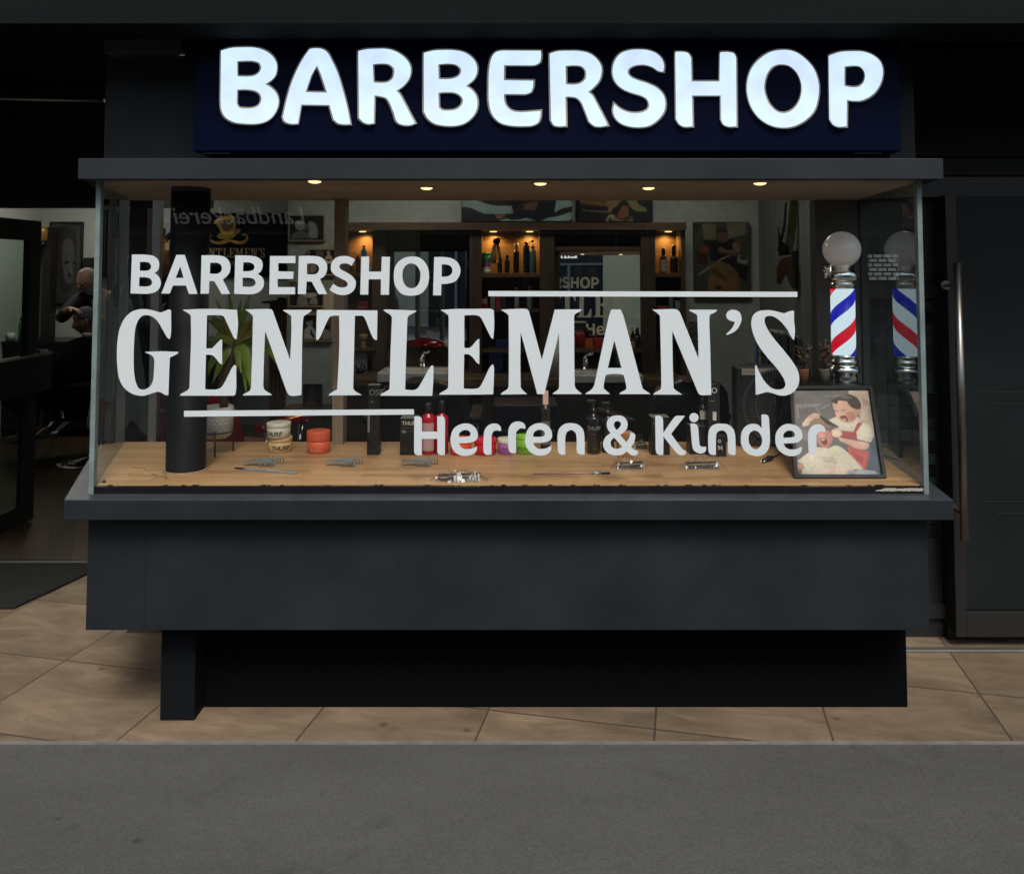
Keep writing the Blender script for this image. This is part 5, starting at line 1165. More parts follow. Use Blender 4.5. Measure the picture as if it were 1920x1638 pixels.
for x0, x1 in ((650, 760), (762, 880), (905, 1010), (1040, 1150), (1152, 1280)): b.box(at(x0, 760, 5.8).x, at(x1, 760, 5.8).x, 5.80, 6.3, .1, zc_ - .051)
obj('base_cabinet', b, None, st_)
b = MB(); b.use(mirrorm); rect(724, 878, 472, 650, 6.23, .02, mirrorm, b)
o_ = obj('mirror', b, None, st_)
c_ = Vector((at(801, 561, 6.24).x, 6.24, 0)); o_.data.transform(Matrix.Translation(c_) @ Matrix.Rotation(math.radians(-12), 4, 'Z') @ Matrix.Translation(-c_))
# right mirror, turned 10 degrees and tipped up a touch, so it shows the street through the lettered pane
b = MB(); b.use(mirrorm); c_ = at(1121, 561, 6.21); hw, hh = 81 * 6.21 / F, 90 * 6.21 / F
Mr = Matrix.Translation(c_) @ Matrix.Rotation(math.radians(-10.2), 4, 'Z') @ Matrix.Rotation(math.radians(-.9), 4, 'X')
b.box(-hw, hw, 0, .012, -hh, hh, Mr); obj('mirror', b, None, st_)
b = MB(); b.use(walnutv); b.box(-hw, hw, .013, .09, -hh, hh, Mr); rect(1041, 1202, 462, 470, 6.12, .10, walnut, b); obj('mirror_backing', b, None, st_)
for x, sg in ((680, -1), (925, -1), (993, 1), (1253, -1)):
    p = at(x, 433, 6.19)
    b = MB(); b.use(mat('amber lamp', (.9, .7, .4), .4, emit=(1, .62, .2), estr=2.2)); b.lathe([(0, -.004), (.026, -.004), (.028, 0)], (p.x, p.y, at(x, 431.5, 6.04).z - .003), 16); obj('shelf_lamp', b, None, st_)
    spot('shelf_beam', (p.x, 6.255, at(x, 431.5, 6.04).z - .010), 9.0, (1, .50, .13), 150, .9, .015)
# basins and taps
def basin(label, x0, x1, yt, yb, D0, D1, tapx):
    t = thing('wash_basin', label, 'basin', at((x0 + x1) / 2, yb, D0), 'wash basins on the barber station')
    xl_, xr2 = at(x0, yt, D0).x, at(x1, yt, D0).x; z1 = at(x0, yt + (yb - yt) * .35, D0).z; z0 = at(x0, yb, D0).z
    b = MB(); b.use(white); w_ = .03
    b.box(xl_, xr2, D0, D0 + w_, z0, z1, bev=.006); b.box(xl_, xr2, D1 - .12, D1, z0, z1 + .001, bev=.006); b.box(xl_, xl_ + w_, D0 + w_ - .002, D1 - .12, z0 + .001, z1 - .001); b.box(xr2 - w_, xr2, D0 + w_ - .002, D1 - .12, z0 + .001, z1 - .001); b.box(xl_ + w_, xr2 - w_, D0 + w_, D1 - .12, z0 + .002, z0 + .02)
    obj('bowl', b, None, t)
    tx = at(tapx, yt, D1 - .06).x; yy = D1 - .06
    b = MB(); b.use(chrome); b.lathe([(.024, z1), (.022, z1 + .01), (.019, z1 + .012), (.018, z1 + .085), (.014, z1 + .095), (0, z1 + .097)], (tx, yy, 0), 20); b.tube([(tx, yy, z1 + .06), (tx, yy - .07, z1 + .085), (tx, yy - .12, z1 + .075), (tx, yy - .125, z1 + .06)], [.012, .011, .010, .009], 10)
    b.tube([(tx, yy, z1 + .097), (tx + .01, yy - .01, z1 + .11), (tx + .055, yy - .06, z1 + .125)], [.014, .010, .006], 8); obj('tap', b, None, t)
basin('white wash basin left, with short chrome tap, partly behind the letter L', 707, 838, 690, 717, 5.62, 6.0, 793)
basin('white wash basin right, with lever tap, behind the letters M and A', 1070, 1206, 696, 718, 5.62, 6.0, 1097)
# things on the station shelves
def shelf_item(kind, label, x, yb, wpx, hpx, col, cap=None, D=6.2, grp='products on the station shelves', **k):
    s = D / F; p = at(x, yb, D); 
    if kind == 'bottle': return bottle(label, 0, 0, wpx, hpx, col, cap, loc=(p.x, p.y, p.z + .001), s=s, grp=grp, **k)
    t = thing('small_carton' if kind == 'box' else 'small_jar', label, 'box' if kind == 'box' else 'jar', (p.x, p.y, p.z + .001), grp, world=False)
    b = MB(); b.use(mat('item %s' % (col,), col, .45, noise=.1, nscale=30))
    if kind == 'box': b.box(-wpx * s / 2, wpx * s / 2, -.03, .03, 0, hpx * s, bev=.002)
    else: b.lathe([(wpx * s / 2 * .94, 0), (wpx * s / 2, .004), (wpx * s / 2, hpx * s * .7), (wpx * s / 2 * .95, hpx * s * .7)], n=20)
    bo = obj('body', b, None, t)
    if cap:
        b = MB(); b.use(mat('item %s' % (cap,), cap, .45))
        if kind == 'box': b.box(-wpx * s * .42, wpx * s * .42, -.0315, -.0302, hpx * s * .45, hpx * s * .85); obj('label', b, None, bo)
        else: b.lathe([(wpx * s / 2, hpx * s * .7 + .001), (wpx * s / 2, hpx * s - .002), (wpx * s / 2 * .9, hpx * s), (0, hpx * s)], n=20); obj('lid', b, None, t)
    return t
S = shelf_item
S('jar', 'white jar with dark print at the bottom of the coloured stack, middle niche', 911, 512.5, 21, 11, (.6, .57, .5), (.55, .52, .46))
S('jar', 'purple jar in the middle of the stacked jars, middle niche', 911, 501, 17, 11, (.20, .06, .28), (.22, .07, .30))
S('jar', 'green jar on top of the stacked jars, middle niche', 911, 490, 17, 16, (.04, .28, .16), (.06, .35, .20))
b_ = S('bottle', 'black spray can with pale cap in the middle niche', 968, 512, 11, 56, (.008, .008, .008), (.55, .45, .33), capfrac=.22, capw=.8)
S('bottle', 'taller black spray can right of the pale capped can', 987, 512, 12, 58, (.008, .008, .008), (.02, .02, .02), capfrac=.08, capw=.7)
S('bottle', 'small dark bottle left of the spray cans', 951, 512, 10, 34, (.012, .012, .012), (.02, .02, .02), capfrac=.25)
S('bottle', 'short dark bottle beside the wooden head brush', 937, 512, 9, 28, (.012, .010, .010), (.03, .02, .02), capfrac=.25)
S('bottle', 'clear teal spray bottle with blue trigger in the middle niche', 999, 512.5, 13, 62, (.12, .20, .20), (.02, .09, .40), capfrac=.28, pump=True, capw=.5)
S('bottle', 'black bottle with pale label in the right niche', 1244, 512, 13, 46, (.010, .008, .007), (.01, .01, .01), capfrac=.3, lab=((.30, .28, .24), .05, .55))
S('bottle', 'large dark bottle with long neck in the right niche', 1264, 512, 15, 52, (.012, .009, .008), (.012, .01, .01), capfrac=.4, neck=.4)
S('bottle', 'small amber perfume flask at the edge of the right niche', 1274, 512.5, 10, 20, (.30, .17, .05), (.5, .4, .25), capfrac=.3)
S('bottle', 'blue spray can under the left niche lamp', 682, 512, 10, 52, (.06, .12, .22), (.5, .5, .48), capfrac=.12)
S('bottle', 'small brown bottle with steel cap in the left niche', 671, 512, 9, 38, (.02, .014, .01), (.5, .48, .44), capfrac=.2)
S('bottle', 'short brown bottle at the left end of the left niche', 659, 512, 9, 22, (.05, .035, .025), (.12, .1, .08), capfrac=.3)
S('bottle', 'squat pale bottle at the right of the left niche', 692, 512, 7, 20, (.25, .24, .2), (.4, .4, .38), capfrac=.3)
t = thing('neck_brush', 'wooden handled neck duster hanging in the middle niche', 'brush', at(932, 500, 6.22))
b = MB(); b.use(mat('tan brush wood', (.20, .11, .05), .5)); p = at(931, 452, 6.22); s = 6.22 / F
b.tube([at(930, 455, 6.22), at(928, 462, 6.2), at(926, 480, 6.2), at(925, 494, 6.2)], [.006, .018, .028, .02], 10); b.tube([at(933, 455, 6.22), at(936, 470, 6.21), at(940, 492, 6.21)], [.006, .016, .012], 10); obj('handle', b, None, t)
b = MB(); b.use(mat('dark bristle', (.03, .022, .018), .8)); b.ball(p, .030, 14, 10); obj('tuft', b, None, t)
for (x, yb, w_, h_, c, cp_, lb) in ((906, 579, 17, 22, (.36, .015, .02), (.5, .48, .45), 'red carton with white label at the left of the middle shelf'), (924, 579, 9, 24, (.18, .16, .15), None, 'slim pale carton beside the red carton'), (934, 579, 8, 26, (.25, .03, .04), None, 'slim red carton on the middle shelf'), (944, 579, 9, 26, (.04, .04, .04), None, 'slim black carton on the middle shelf'),
        (945, 655, 30, 18, (.012, .02, .09), None, 'dark blue carton on the lower middle shelf'), (978, 655, 30, 24, (.02, .02, .024), None, 'black carton on the lower middle shelf'), (930, 697, 26, 34, (.008, .012, .05), None, 'navy carton standing on the worktop'), (964, 697, 26, 36, (.008, .010, .04), None, 'second navy carton standing on the worktop'),
        (1242, 582.5, 20, 8, (.34, .04, .02), None, 'flat red carton in the lower right niche'), (1257, 582.5, 8, 30, (.14, .15, .17), None, 'slim grey carton in the lower right niche'), (1272, 582.5, 14, 18, (.24, .24, .24), None, 'pale square carton in the lower right niche')):
    S('box', lb, x, yb, w_, h_, c, cp_, D=6.2 if yb < 690 else 6.12)
S('bottle', 'white lotion bottle on the middle shelf', 969, 579, 9, 40, (.30, .32, .32), (.2, .22, .22), capfrac=.15, capw=.8)
S('bottle', 'pale blue lotion bottle on the middle shelf', 994, 579, 12, 44, (.20, .28, .29), (.2, .25, .27), capfrac=.15, capw=.8)
for (x, w_, h_, c, lb) in ((1085, 10, 33, (.30, .02, .02), 'red bottle under the right mirror, left one'), (1093, 9, 33, (.28, .02, .02), 'red bottle under the right mirror, right one')):
    bottle(lb, 0, 0, w_, h_, c, (.3, .05, .05), loc=at(x, 652, 6.05), s=6.05 / F, grp='products under the right mirror', capfrac=.12)
b = MB(); rect(1041, 1202, 653, 660, 5.98, .2, walnut, b); obj('mirror_ledge', b, None, st_)
for (x0, x1, y0, c, cc, lb) in ((1096, 1112, 634, (.40, .05, .02), (.5, .12, .04), 'orange flat box on the ledge under the right mirror'), (1114, 1132, 633, (.34, .015, .02), (.4, .03, .03), 'red flat box beside the orange one under the right mirror'), (1060, 1080, 630, (.26, .01, .02), (.3, .02, .02), 'dark red box at the left under the right mirror'), (1172, 1190, 640, (.35, .2, .06), (.4, .25, .1), 'tan flat box at the right under the right mirror')):
    D = 6.03; s = D / F; p = at((x0 + x1) / 2, 652.5, D); t = thing('small_carton', lb, 'box', p, 'products under the right mirror', world=False)
    b = MB(); b.use(mat('item %s' % (c,), c, .3)); b.box(-(x1 - x0) * s / 2, (x1 - x0) * s / 2, -.03, .03, 0.001, (652 - y0) * s, bev=.003); bo = obj('body', b, None, t)
    b = MB(); b.use(mat('item %s' % (cc,), cc, .3)); b.box(-(x1 - x0) * s * .4, (x1 - x0) * s * .4, -.0312, -.0304, .01, (648 - y0) * s, bev=.0); obj('label', b, None, bo)
bottle('black dropper bottle at the right end under the right mirror', 0, 0, 9, 34, (.02, .024, .024), (.01, .01, .01), loc=at(1194, 652, 6.03), s=6.03 / F, grp='products under the right mirror', capfrac=.35, neck=.5)
bottle('pale green cylinder bottle behind the right tap', 0, 0, 12, 50, (.16, .24, .20), (.3, .32, .3), loc=(at(1160, 702, 6.1).x, 6.1, zc_ + .001), s=6.1 / F, grp='products under the right mirror', capfrac=.12, capw=.8)
t = thing('towel_roll', 'tall white paper roll beside the right basin', 'roll', (at(1043, 707, 5.95).x, 5.95, zc_)); b = MB(); b.use(whitep); b.lathe([(.055, zc_ + .001), (.055, zc_ + .30), (.02, zc_ + .30), (.02, zc_ + .28), (0, zc_ + .28)], t.location * 1 - Vector((0, 0, zc_)), 28); obj('paper', b, None, t)
b = MB(); b.use(mat('card core', (.3, .22, .14), .8)); b.lathe([(.019, zc_ + .281), (.019, zc_ + .302), (.014, zc_ + .302), (.014, zc_ + .281)], t.location - Vector((0, 0, zc_)), 20); obj('core', b, None, t)
t = thing('shaving_brush', 'blond shaving brush standing on a small shelf left of the left mirror', 'brush', at(681, 653, 6.15)); s = 6.15 / F
b = MB(); p = at(681, 653, 6.15); b.use(mat('brush handle', (.28, .24, .12), .3)); b.lathe([(.022, 0), (.024, .01), (.016, .03), (.018, .045), (.016, .05)], p, 18); obj('handle', b, None, t)
b = MB(); b.use(mat('badger hair', (.36, .28, .11), .9, noise=.3, nscale=60)); b.lathe([(.015, .051), (.026, .075), (.036, .098), (.030, .106), (0, .110)], p, 18); obj('hair', b, None, t)
b = MB(); rect(648, 700, 654, 658, 6.08, .22, walnut, b); obj('shelf', b, None, st_)
t = thing('red_box', 'small red box with white script on the panel left of the left mirror', 'box', at(680, 580, 6.28)); b = MB(); rect(670, 691, 565, 580, 6.27, .04, mat('red carton', (.30, .02, .02), .4), b, .002); bo = obj('body', b, None, t)
me = text_mesh('~~~~', .028, .0003, 0, .0005); xform(me, Matrix.Translation((at(680, 576, 6.27).x, 6.2692, at(680, 578, 6.27).z)) @ FACE); obj('print', me, inkw, bo)
t = thing('shadow_board', 'pale framed board with dark cables beside the left basin', 'board', at(664, 697, 6.1)); b = MB(); rect(645, 688, 662, 703, 6.12, .012, mat('board white', (.24, .26, .25), .5, noise=.3, nscale=18), b); obj('panel', b, None, t)
b = MB(); b.use(blackpl); rnd = random.Random(2); P = [at(648, 690, 6.08)]
for k in range(14): P.append(at(650 + 3 * k + rnd.uniform(-3, 3), 690 + rnd.uniform(-10, 8), 6.08))
b.tube(P, .006, 6); b.ball(at(675, 695, 6.07), .035, 12, 8, (1, .8, .6)); obj('cable', b, None, t)

# pictures
def picture(name, label, x0, x1, y0, y1, D, th, layers, fm_=None, fw=.0, grp=None, cat='picture'):
    t = thing(name, label, cat, at((x0 + x1) / 2, y1, D), grp)
    b = MB(); rect(x0, x1, y0, y1, D, th, mat('canvas edge', (.02, .02, .02), .7), b); obj('canvas', b, None, t)
    p0 = at(x0, y1, D); n = Vector((0, -1, 0)); art('print', t, p0, n, layers, .0012, .0004, res=1.6 if x1 - x0 < 80 else 1.2)
    if fm_:
        a, c = at(x0, y1, D), at(x1, y0, D); b = MB(); b.use(fm_)
        b.box(a.x - fw, c.x + fw, D - .008, D + th * .9, a.z - fw, a.z); b.box(a.x - fw, c.x + fw, D - .008, D + th * .9, c.z, c.z + fw); b.box(a.x - fw, a.x, D - .008, D + th * .9, a.z, c.z); b.box(c.x, c.x + fw, D - .008, D + th * .9, a.z, c.z); obj('frame', b, None, t)
    return t
def R4(x0, y0, x1, y1): return '%g,%g! %g,%g! %g,%g! %g,%g!' % (x0, y0, x1, y0, x1, y1, x0, y1)
def z3(p): return zc(p, 4.818, 530, 360)
G2 = 'black and white photographs on the white wall'
g0, g1, g2, g3 = (44, 46, 46), (110, 114, 112), (160, 165, 160), (200, 205, 200)
picture('wall_photo', 'topmost gold framed black and white photo of a man being shaved', 543, 607, 405, 450, DW - .03, .025, [
 (g0, R4(543, 405, 607, 450)), ((48, 50, 50), z3('210,215! 350,225! 345,300! 230,260!')), (g2, z3('110,280 150,255 190,270 205,320 180,345 130,340')), (g0, z3('170,240 215,235 240,270 215,290')), (g1, z3('205,300 240,290 240,340 210,350')), (g2, z3('235,270 290,280 320,350 310,420! 220,420! 240,340')), (g1, z3('75,400! 120,360 200,355 260,420! 80,425!')), (g3, z3('130,275 150,270 160,300 140,300'))], gold, .010, G2)
picture('wall_photo', 'second gold framed black and white photo, partly behind the brown post', 580, 634, 469, 514, DW - .03, .025, [
 (g0, R4(580, 469, 634, 514)), (g1, z3('300,530! 370,530! 370,600! 300,600!')), (g3, z3('400,540 420,530 430,560 410,570')), (g3, z3('385,590 420,565 450,600 450,650! 380,650!')), (g0, z3('395,600! 440,610! 430,625! 400,620!')), (g2, z3('250,660 290,650 310,700 260,735'))], gold, .010, G2)
picture('wall_photo', 'third gold framed black and white photo, behind the white letter R', 543, 606, 529, 573, DW - .03, .025, [
 (g0, R4(543, 529, 606, 573)), (g2, z3('140,950 180,920 220,960 230,1025! 130,1025!')), (g3, z3('180,925 300,915 310,940 220,955')), (g2, z3('250,970 290,940 320,1000 310,1020! 240,1015!')), (g1, z3('225,850 245,845 250,880 230,880')), (g1, z3('70,820! 150,820! 120,900! 80,900!'))], gold, .010, G2)
picture('wall_photo', 'lowest gold framed black and white photo, behind the white letter T', 568, 621, 591, 638, DW - .03, .025, [
 (g0, R4(568, 591, 621, 638)), (g1, R4(596, 593, 621, 636)), (g2, z3('210,1160 250,1140 275,1180 260,1215 220,1200')), ((16, 17, 18), z3('210,1150 240,1120 270,1150 215,1170')), (g3, z3('200,1240 250,1210 300,1260 300,1330! 195,1330!')), (g0, z3('250,1230! 290,1300! 280,1325! 250,1290!')), (g2, z3('370,1260 400,1220 440,1280 440,1330! 360,1330!')), ((20, 22, 22), z3('380,1210 410,1200 420,1240 390,1240'))], gold, .010, G2)
def z2_(p): return zc(p, 8.727, 860, 360)
picture('canvas_print', 'wide canvas print with white cloth and dark coat above the station, left', 865, 1073, 340, 415, DW - .06, .05, [
 ((38, 44, 46), R4(865, 340, 1073, 415)), ((60, 52, 46), z2_('600,120! 1350,120! 1240,320! 920,300! 560,230!')), ((24, 28, 32), z2_('800,120! 1100,120! 900,280! 800,230!')), ((150, 178, 170), z2_('50,130! 180,118 330,150 480,200 620,222 870,228! 890,350! 700,365 420,355! 300,310 200,262 60,245!')),
 ((128, 156, 150), z2_('140,205 260,200 360,220 260,215')), ((120, 90, 74), z2_('1080,200! 1320,150! 1250,300! 1060,290!')), ((30, 38, 52), z2_('900,310! 1460,350! 1480,400! 1100,400! 900,360!')), ((150, 178, 172), z2_('660,475! 780,435 880,460 1000,450 1110,425 1260,475!')),
 ((158, 188, 182), z2_('1600,120! 1850,115! 1855,240! 1700,270 1565,335!')), ((154, 184, 178), z2_('1345,475! 1480,420 1600,405 1855,320! 1850,440! 1800,475!')), ((150, 110, 92), z2_('590,380! 780,380! 720,420! 650,450!'))], grp='canvas prints in the shop')
def z1_(p): return zc(p, 10.105, 1050, 360)
picture('canvas_print', 'canvas print of a bearded man with a straw hat above the station, right', 1086, 1224, 340, 415, DW - .06, .05, [
 ((20, 24, 28), R4(1086, 340, 1224, 415)), ((104, 76, 40), z1_('370,130! 900,130! 900,290! 700,270 370,230!')), ((146, 112, 62), z1_('370,150! 880,220! 900,260! 400,190!')), ((120, 100, 66), z1_('420,340! 880,360! 1000,390! 900,400! 430,360!')),
 ((150, 120, 84), z1_('880,130! 1180,130! 1060,300 1000,330 980,380 920,370 910,290 870,230')), ((90, 48, 30), z1_('900,230! 960,240! 950,260!')), ((22, 24, 30), z1_('1000,320 1100,250 1180,130! 1200,240 1100,400 1040,460 1000,400')), ((136, 86, 60), z1_('1190,260! 1290,260! 1310,440! 1200,520! 1060,480!')),
 ((138, 134, 96), z1_('1250,130! 1450,130! 1500,240 1620,300 1640,360 1460,365 1350,300')), ((160, 150, 116), z1_('850,570! 940,430 1040,440 1040,500 960,570!')), ((30, 30, 30), z1_('900,520! 960,480! 1000,560! 960,570!')), ((136, 118, 76), z1_('1020,570! 1050,480! 1180,540 1360,460! 1400,550! 1300,572!')), ((24, 24, 26), z1_('1180,560! 1370,470! 1380,490! 1240,570!'))], grp='canvas prints in the shop')
def z4_(p): return zc(p, 10.238, 1290, 400)
picture('canvas_print', 'large portrait canvas of a capped barber shaving a bald customer, right wall', 1302, 1405, 416, 556, DW - .05, .045, [
 ((74, 76, 62), R4(1302, 416, 1405, 556)), ((120, 116, 92), z4_('270,200! 540,200! 540,500! 300,500!')), ((126, 122, 100), z4_('740,180! 1110,180! 1110,400! 760,500!')), ((60, 44, 30), z4_('125,200! 240,200! 180,400! 130,400!')), ((28, 26, 28), z4_('280,520! 560,520! 620,560 740,540! 800,490 920,540 940,960! 1150,1000! 1150,1300! 900,1200! 640,930! 440,900! 380,700!')),
 ((110, 82, 64), z4_('550,420 600,380 740,390 750,500 680,550 600,530')), ((64, 52, 46), z4_('530,400 560,320 650,280 760,330 770,400! 700,370 600,370 540,430!')), ((120, 64, 36), z4_('220,660 300,610 380,640 390,740 320,780 230,760')), ((70, 30, 24), z4_('160,700! 230,760! 380,760! 380,1000! 180,960!')),
 ((120, 92, 70), z4_('570,690 630,640 720,690 850,700 960,720 900,820 780,780 600,740')), ((130, 104, 84), z4_('850,580 930,550 1000,620 980,760 900,720')), ((150, 140, 124), z4_('180,1180! 640,860! 820,790! 800,830! 640,900! 190,1210!')), ((120, 96, 62), z4_('420,960! 640,930 820,1000 940,1120 990,1290 980,1480 900,1590! 380,1590! 400,1300 440,1150')),
 ((132, 92, 58), z4_('420,1200! 560,1200 760,1280 900,1180 980,1330 980,1590! 390,1590!')), ((84, 60, 40), z4_('440,1080! 520,1040! 800,1330! 700,1280! 460,1150!')), ((52, 36, 34), z4_('520,1390 640,1400 640,1460 540,1460')), ((150, 150, 136), z4_('960,800! 1150,820! 1150,990! 950,940!')), ((60, 60, 58), z4_('990,820 1130,830 1120,890 1000,880'))], grp='canvas prints in the shop')
for (y0, y1, lb) in ((603, 625, 'upper small card with four haircut heads on the right wall'), (628, 651, 'lower small card with four haircut heads on the right wall')):
    L_ = [((112, 114, 108), R4(1291, y0, 1313, y1))]
    for i in range(2):
        for j in range(2):
            cx_, cy2 = 1297 + 11 * i, y0 + 6 + 11 * j; L_ += [((150, 138, 124), '%g,%g %g,%g %g,%g %g,%g' % (cx_ - 3, cy2, cx_, cy2 - 3, cx_ + 3, cy2, cx_, cy2 + 4.5)), ((30, 28, 28), '%g,%g! %g,%g %g,%g! %g,%g' % (cx_ - 3.5, cy2, cx_, cy2 - 5, cx_ + 3.5, cy2, cx_, cy2 - 1.6))]
    picture('haircut_card', lb, 1291, 1313, y0, y1, DW - .015, .006, L_, grp='haircut cards on the right wall', cat='card')
# leaning black poster and low cabinet
t = picture('leaning_poster', 'black framed poster standing on the low cabinet', 570, 602, 722, 768, 6.2, .02, [((20, 23, 26), R4(570, 722, 602, 768)), ((78, 70, 56), '572,760! 580,742 585,724 590,730 586,748 596,756 592,768! 572,768!'), ((40, 44, 48), '584,740 592,736 596,750 588,752')], mat('black frame', (.012, .012, .014), .35), .008)
t = thing('low_cabinet', 'low dark brown cabinet left of the brown post', 'cabinet', (at(580, 800, 6.1).x, 6.1, 0))
b = MB(); z0 = at(590, 769, 6.05).z; b.use(walnutv); b.box(XM + .05, at(645, 800, 6.05).x, 6.05, 6.34, .08, z0 - .02, bev=.003); obj('body', b, None, t)
b = MB(); b.use(walnut); b.box(XM + .04, at(645, 800, 6.05).x + .01, 6.03, 6.345, z0 - .019, z0); obj('top', b, None, t)
t = thing('wooden_stand', 'tall narrow slatted brown wooden stand with a flat dark cap', 'stand', (at(521, 750, 6.6).x, 6.6, 0))
b = MB(); b.use(mat('stand wood', (.20, .11, .055), .6, noise=.2, nscale=10, stretch=(4, 4, .5)))
for x in (507, 514, 521, 528, 535): b.box(at(x, 650, 6.6).x - .011, at(x, 650, 6.6).x + .011, 6.6, 6.63, .02, at(521, 568, 6.6).z)
b.use(mat('stand rail', (.09, .05, .03), .6))
for y in (580, 620, 680, 735): b.box(at(504, y, 6.6).x, at(538, y, 6.6).x, 6.631, 6.65, at(521, y, 6.6).z - .012, at(521, y, 6.6).z + .012)
obj('slats', b, None, t)
b = MB(); b.use(blackpl); b.box(at(494, 568, 6.5).x, at(538, 568, 6.5).x, 6.45, 6.75, at(521, 567.5, 6.6).z, at(521, 565, 6.6).z + .004); b.ball((at(527, 560, 6.6).x, 6.6, at(521, 563, 6.6).z), .05, 16, 8, (1.1, 1, .5)); obj('cap', b, None, t)

# back wall: banner, portrait, second picture, dark post, gold sconce
DB = 8.46
t = thing('banner', 'dark navy banner with gold top hat, moustache and GENTLEMEN\'S lettering', 'banner', at(434, 518, DB))
b = MB(); rect(330, 536, 400, 519, DB, .03, mat('banner navy', (.003, .004, .009), .9, spec=.05), b); bn = obj('cloth', b, None, t)
b = MB(); rect(330, 520, 396.5, 399, DB - .02, .04, mat('banner rail', (.3, .3, .28), .4, .5), b); obj('rail', b, None, t)
goldt = mat('gold print', (.30, .22, .10), .4); goldb = mat('gold bright', (.55, .38, .04), .3, .4)
me = serif_mesh("GENTLEMEN'S", 17.5 * DB / F, .0005, .05)
w0 = max(v.co.x for v in me.vertices) - min(v.co.x for v in me.vertices); xe = at(497.5, 483, DB).x; xs0 = at(366, 483, DB).x
xform(me, Matrix.Translation(((xe + xs0) / 2, DB - .002, at(430, 483, DB).z)) @ FACE @ Matrix.Scale((xe - xs0) / w0, 4, (1, 0, 0))); obj('lettering', me, goldt, bn)
me = text_mesh('BARBERSHOP', .075, .0005, 0, .0, 'CENTER', 1.2); xform(me, Matrix.Translation((at(434, 498, DB).x, DB - .002, at(434, 498, DB).z)) @ FACE); obj('lettering', me, mat('grey gold print', (.14, .12, .09), .4), bn)
def zh(p): return zc(p, 5.333, 200, 340)
art('emblem', bn, at(434, 500, DB), Vector((0, -1, 0)), [
 ((150, 118, 20), zh('1070,400! 1130,360 1200,342 1275,350! 1290,380 1285,490! 1300,500 1270,560 1200,575 1120,570 1100,545 1130,520 1140,500! 1110,450')), ((78, 50, 10), zh('1140,390! 1260,400! 1270,470! 1200,500 1150,470!')), ((196, 160, 40), zh('1075,400! 1140,365 1240,345 1275,355! 1240,375 1150,385! 1110,420!')), ((120, 92, 14), zh('1240,500! 1290,480 1340,480 1330,510 1290,540!')), ((190, 156, 50), zh('1150,500! 1200,515 1280,500! 1270,520 1200,535 1145,520!')),
 ((150, 122, 26), zh('1240,600! 1180,625 1100,630 1040,605 1010,560 1040,530! 1045,545 1030,565 1060,590 1130,600 1200,570!')), ((150, 122, 26), zh('1210,570! 1280,590 1340,600 1385,580 1395,555 1370,535! 1350,545 1350,535! 1375,520 1410,540 1412,580 1370,625 1290,625 1240,605!')), ((210, 180, 70), zh('1230,590! 1300,600 1340,605 1300,612 1240,600!')),
], .0025)
b_l = [((62, 64, 66), '94,418! 151,424! 149,568! 93,568!'), ((48, 50, 52), '104,440 112,428 128,424 140,432 144,450 142,500 136,540 118,548 108,520 103,480'), ((78, 80, 82), '120,450 132,448 140,470 140,500 134,535 124,530 118,500 116,470'),
 ((36, 38, 40), '104,500! 104,440 112,427 128,423 112,440 108,470!'), ((26, 27, 28), '119,492! 128,489 130,493! 122,496!'), ((26, 27, 28), '136,492! 142,490 143,494! 137,496!'), ((40, 42, 44), '127,512! 132,510 134,520! 128,521!'), ((56, 52, 52), '118,535! 126,531 136,533! 128,539!'), ((92, 94, 96), '130,497! 135,498! 136,514! 131,512!'), ((88, 78, 76), '126,455 136,455 137,470 128,472'), ((54, 56, 58), '100,560! 112,546 124,550 128,568! 98,568!')]
picture('portrait', 'tall black framed grey portrait of a long bearded man on the back wall', 93, 152, 419, 568, DB - .0, .03, b_l, mat('black frame', (.012, .012, .014), .35), .018)
picture('wall_picture', 'smaller dark framed picture behind the barber\'s head', 158, 200, 486, 560, DB, .03, [((34, 38, 40), R4(158, 486, 200, 560)), ((22, 24, 26), '165,500 175,490 186,500 184,530 168,530'), ((52, 56, 56), '160,545! 198,540! 200,560! 160,560!')], mat('black frame', (.012, .012, .014), .35), .015)
b = MB(); rect(77, 92, 426, 760, 8.3, .12, mat('dark wall post', (.022, .017, .014), .5), b); tag(obj('wall_post', b), 'dark brown wooden post on the back wall beside the portrait', 'post')
t = thing('wall_sconce', 'small gold glass wall lamp beside the open door', 'lamp', at(80, 440, 8.25)); b = MB(); b.use(mat('amber glass', (.35, .20, .05), .2, .3)); p = at(80, 440, 8.24); b.lathe([(.02, -.08), (.045, -.05), (.05, .04), (.035, .08), (0, .085)], p, 18); obj('shade', b, None, t)
b = MB(); b.use(blackpl); b.lathe([(.03, -.12), (.045, -.085), (.02, -.08)], p, 16); obj('holder', b, None, t)
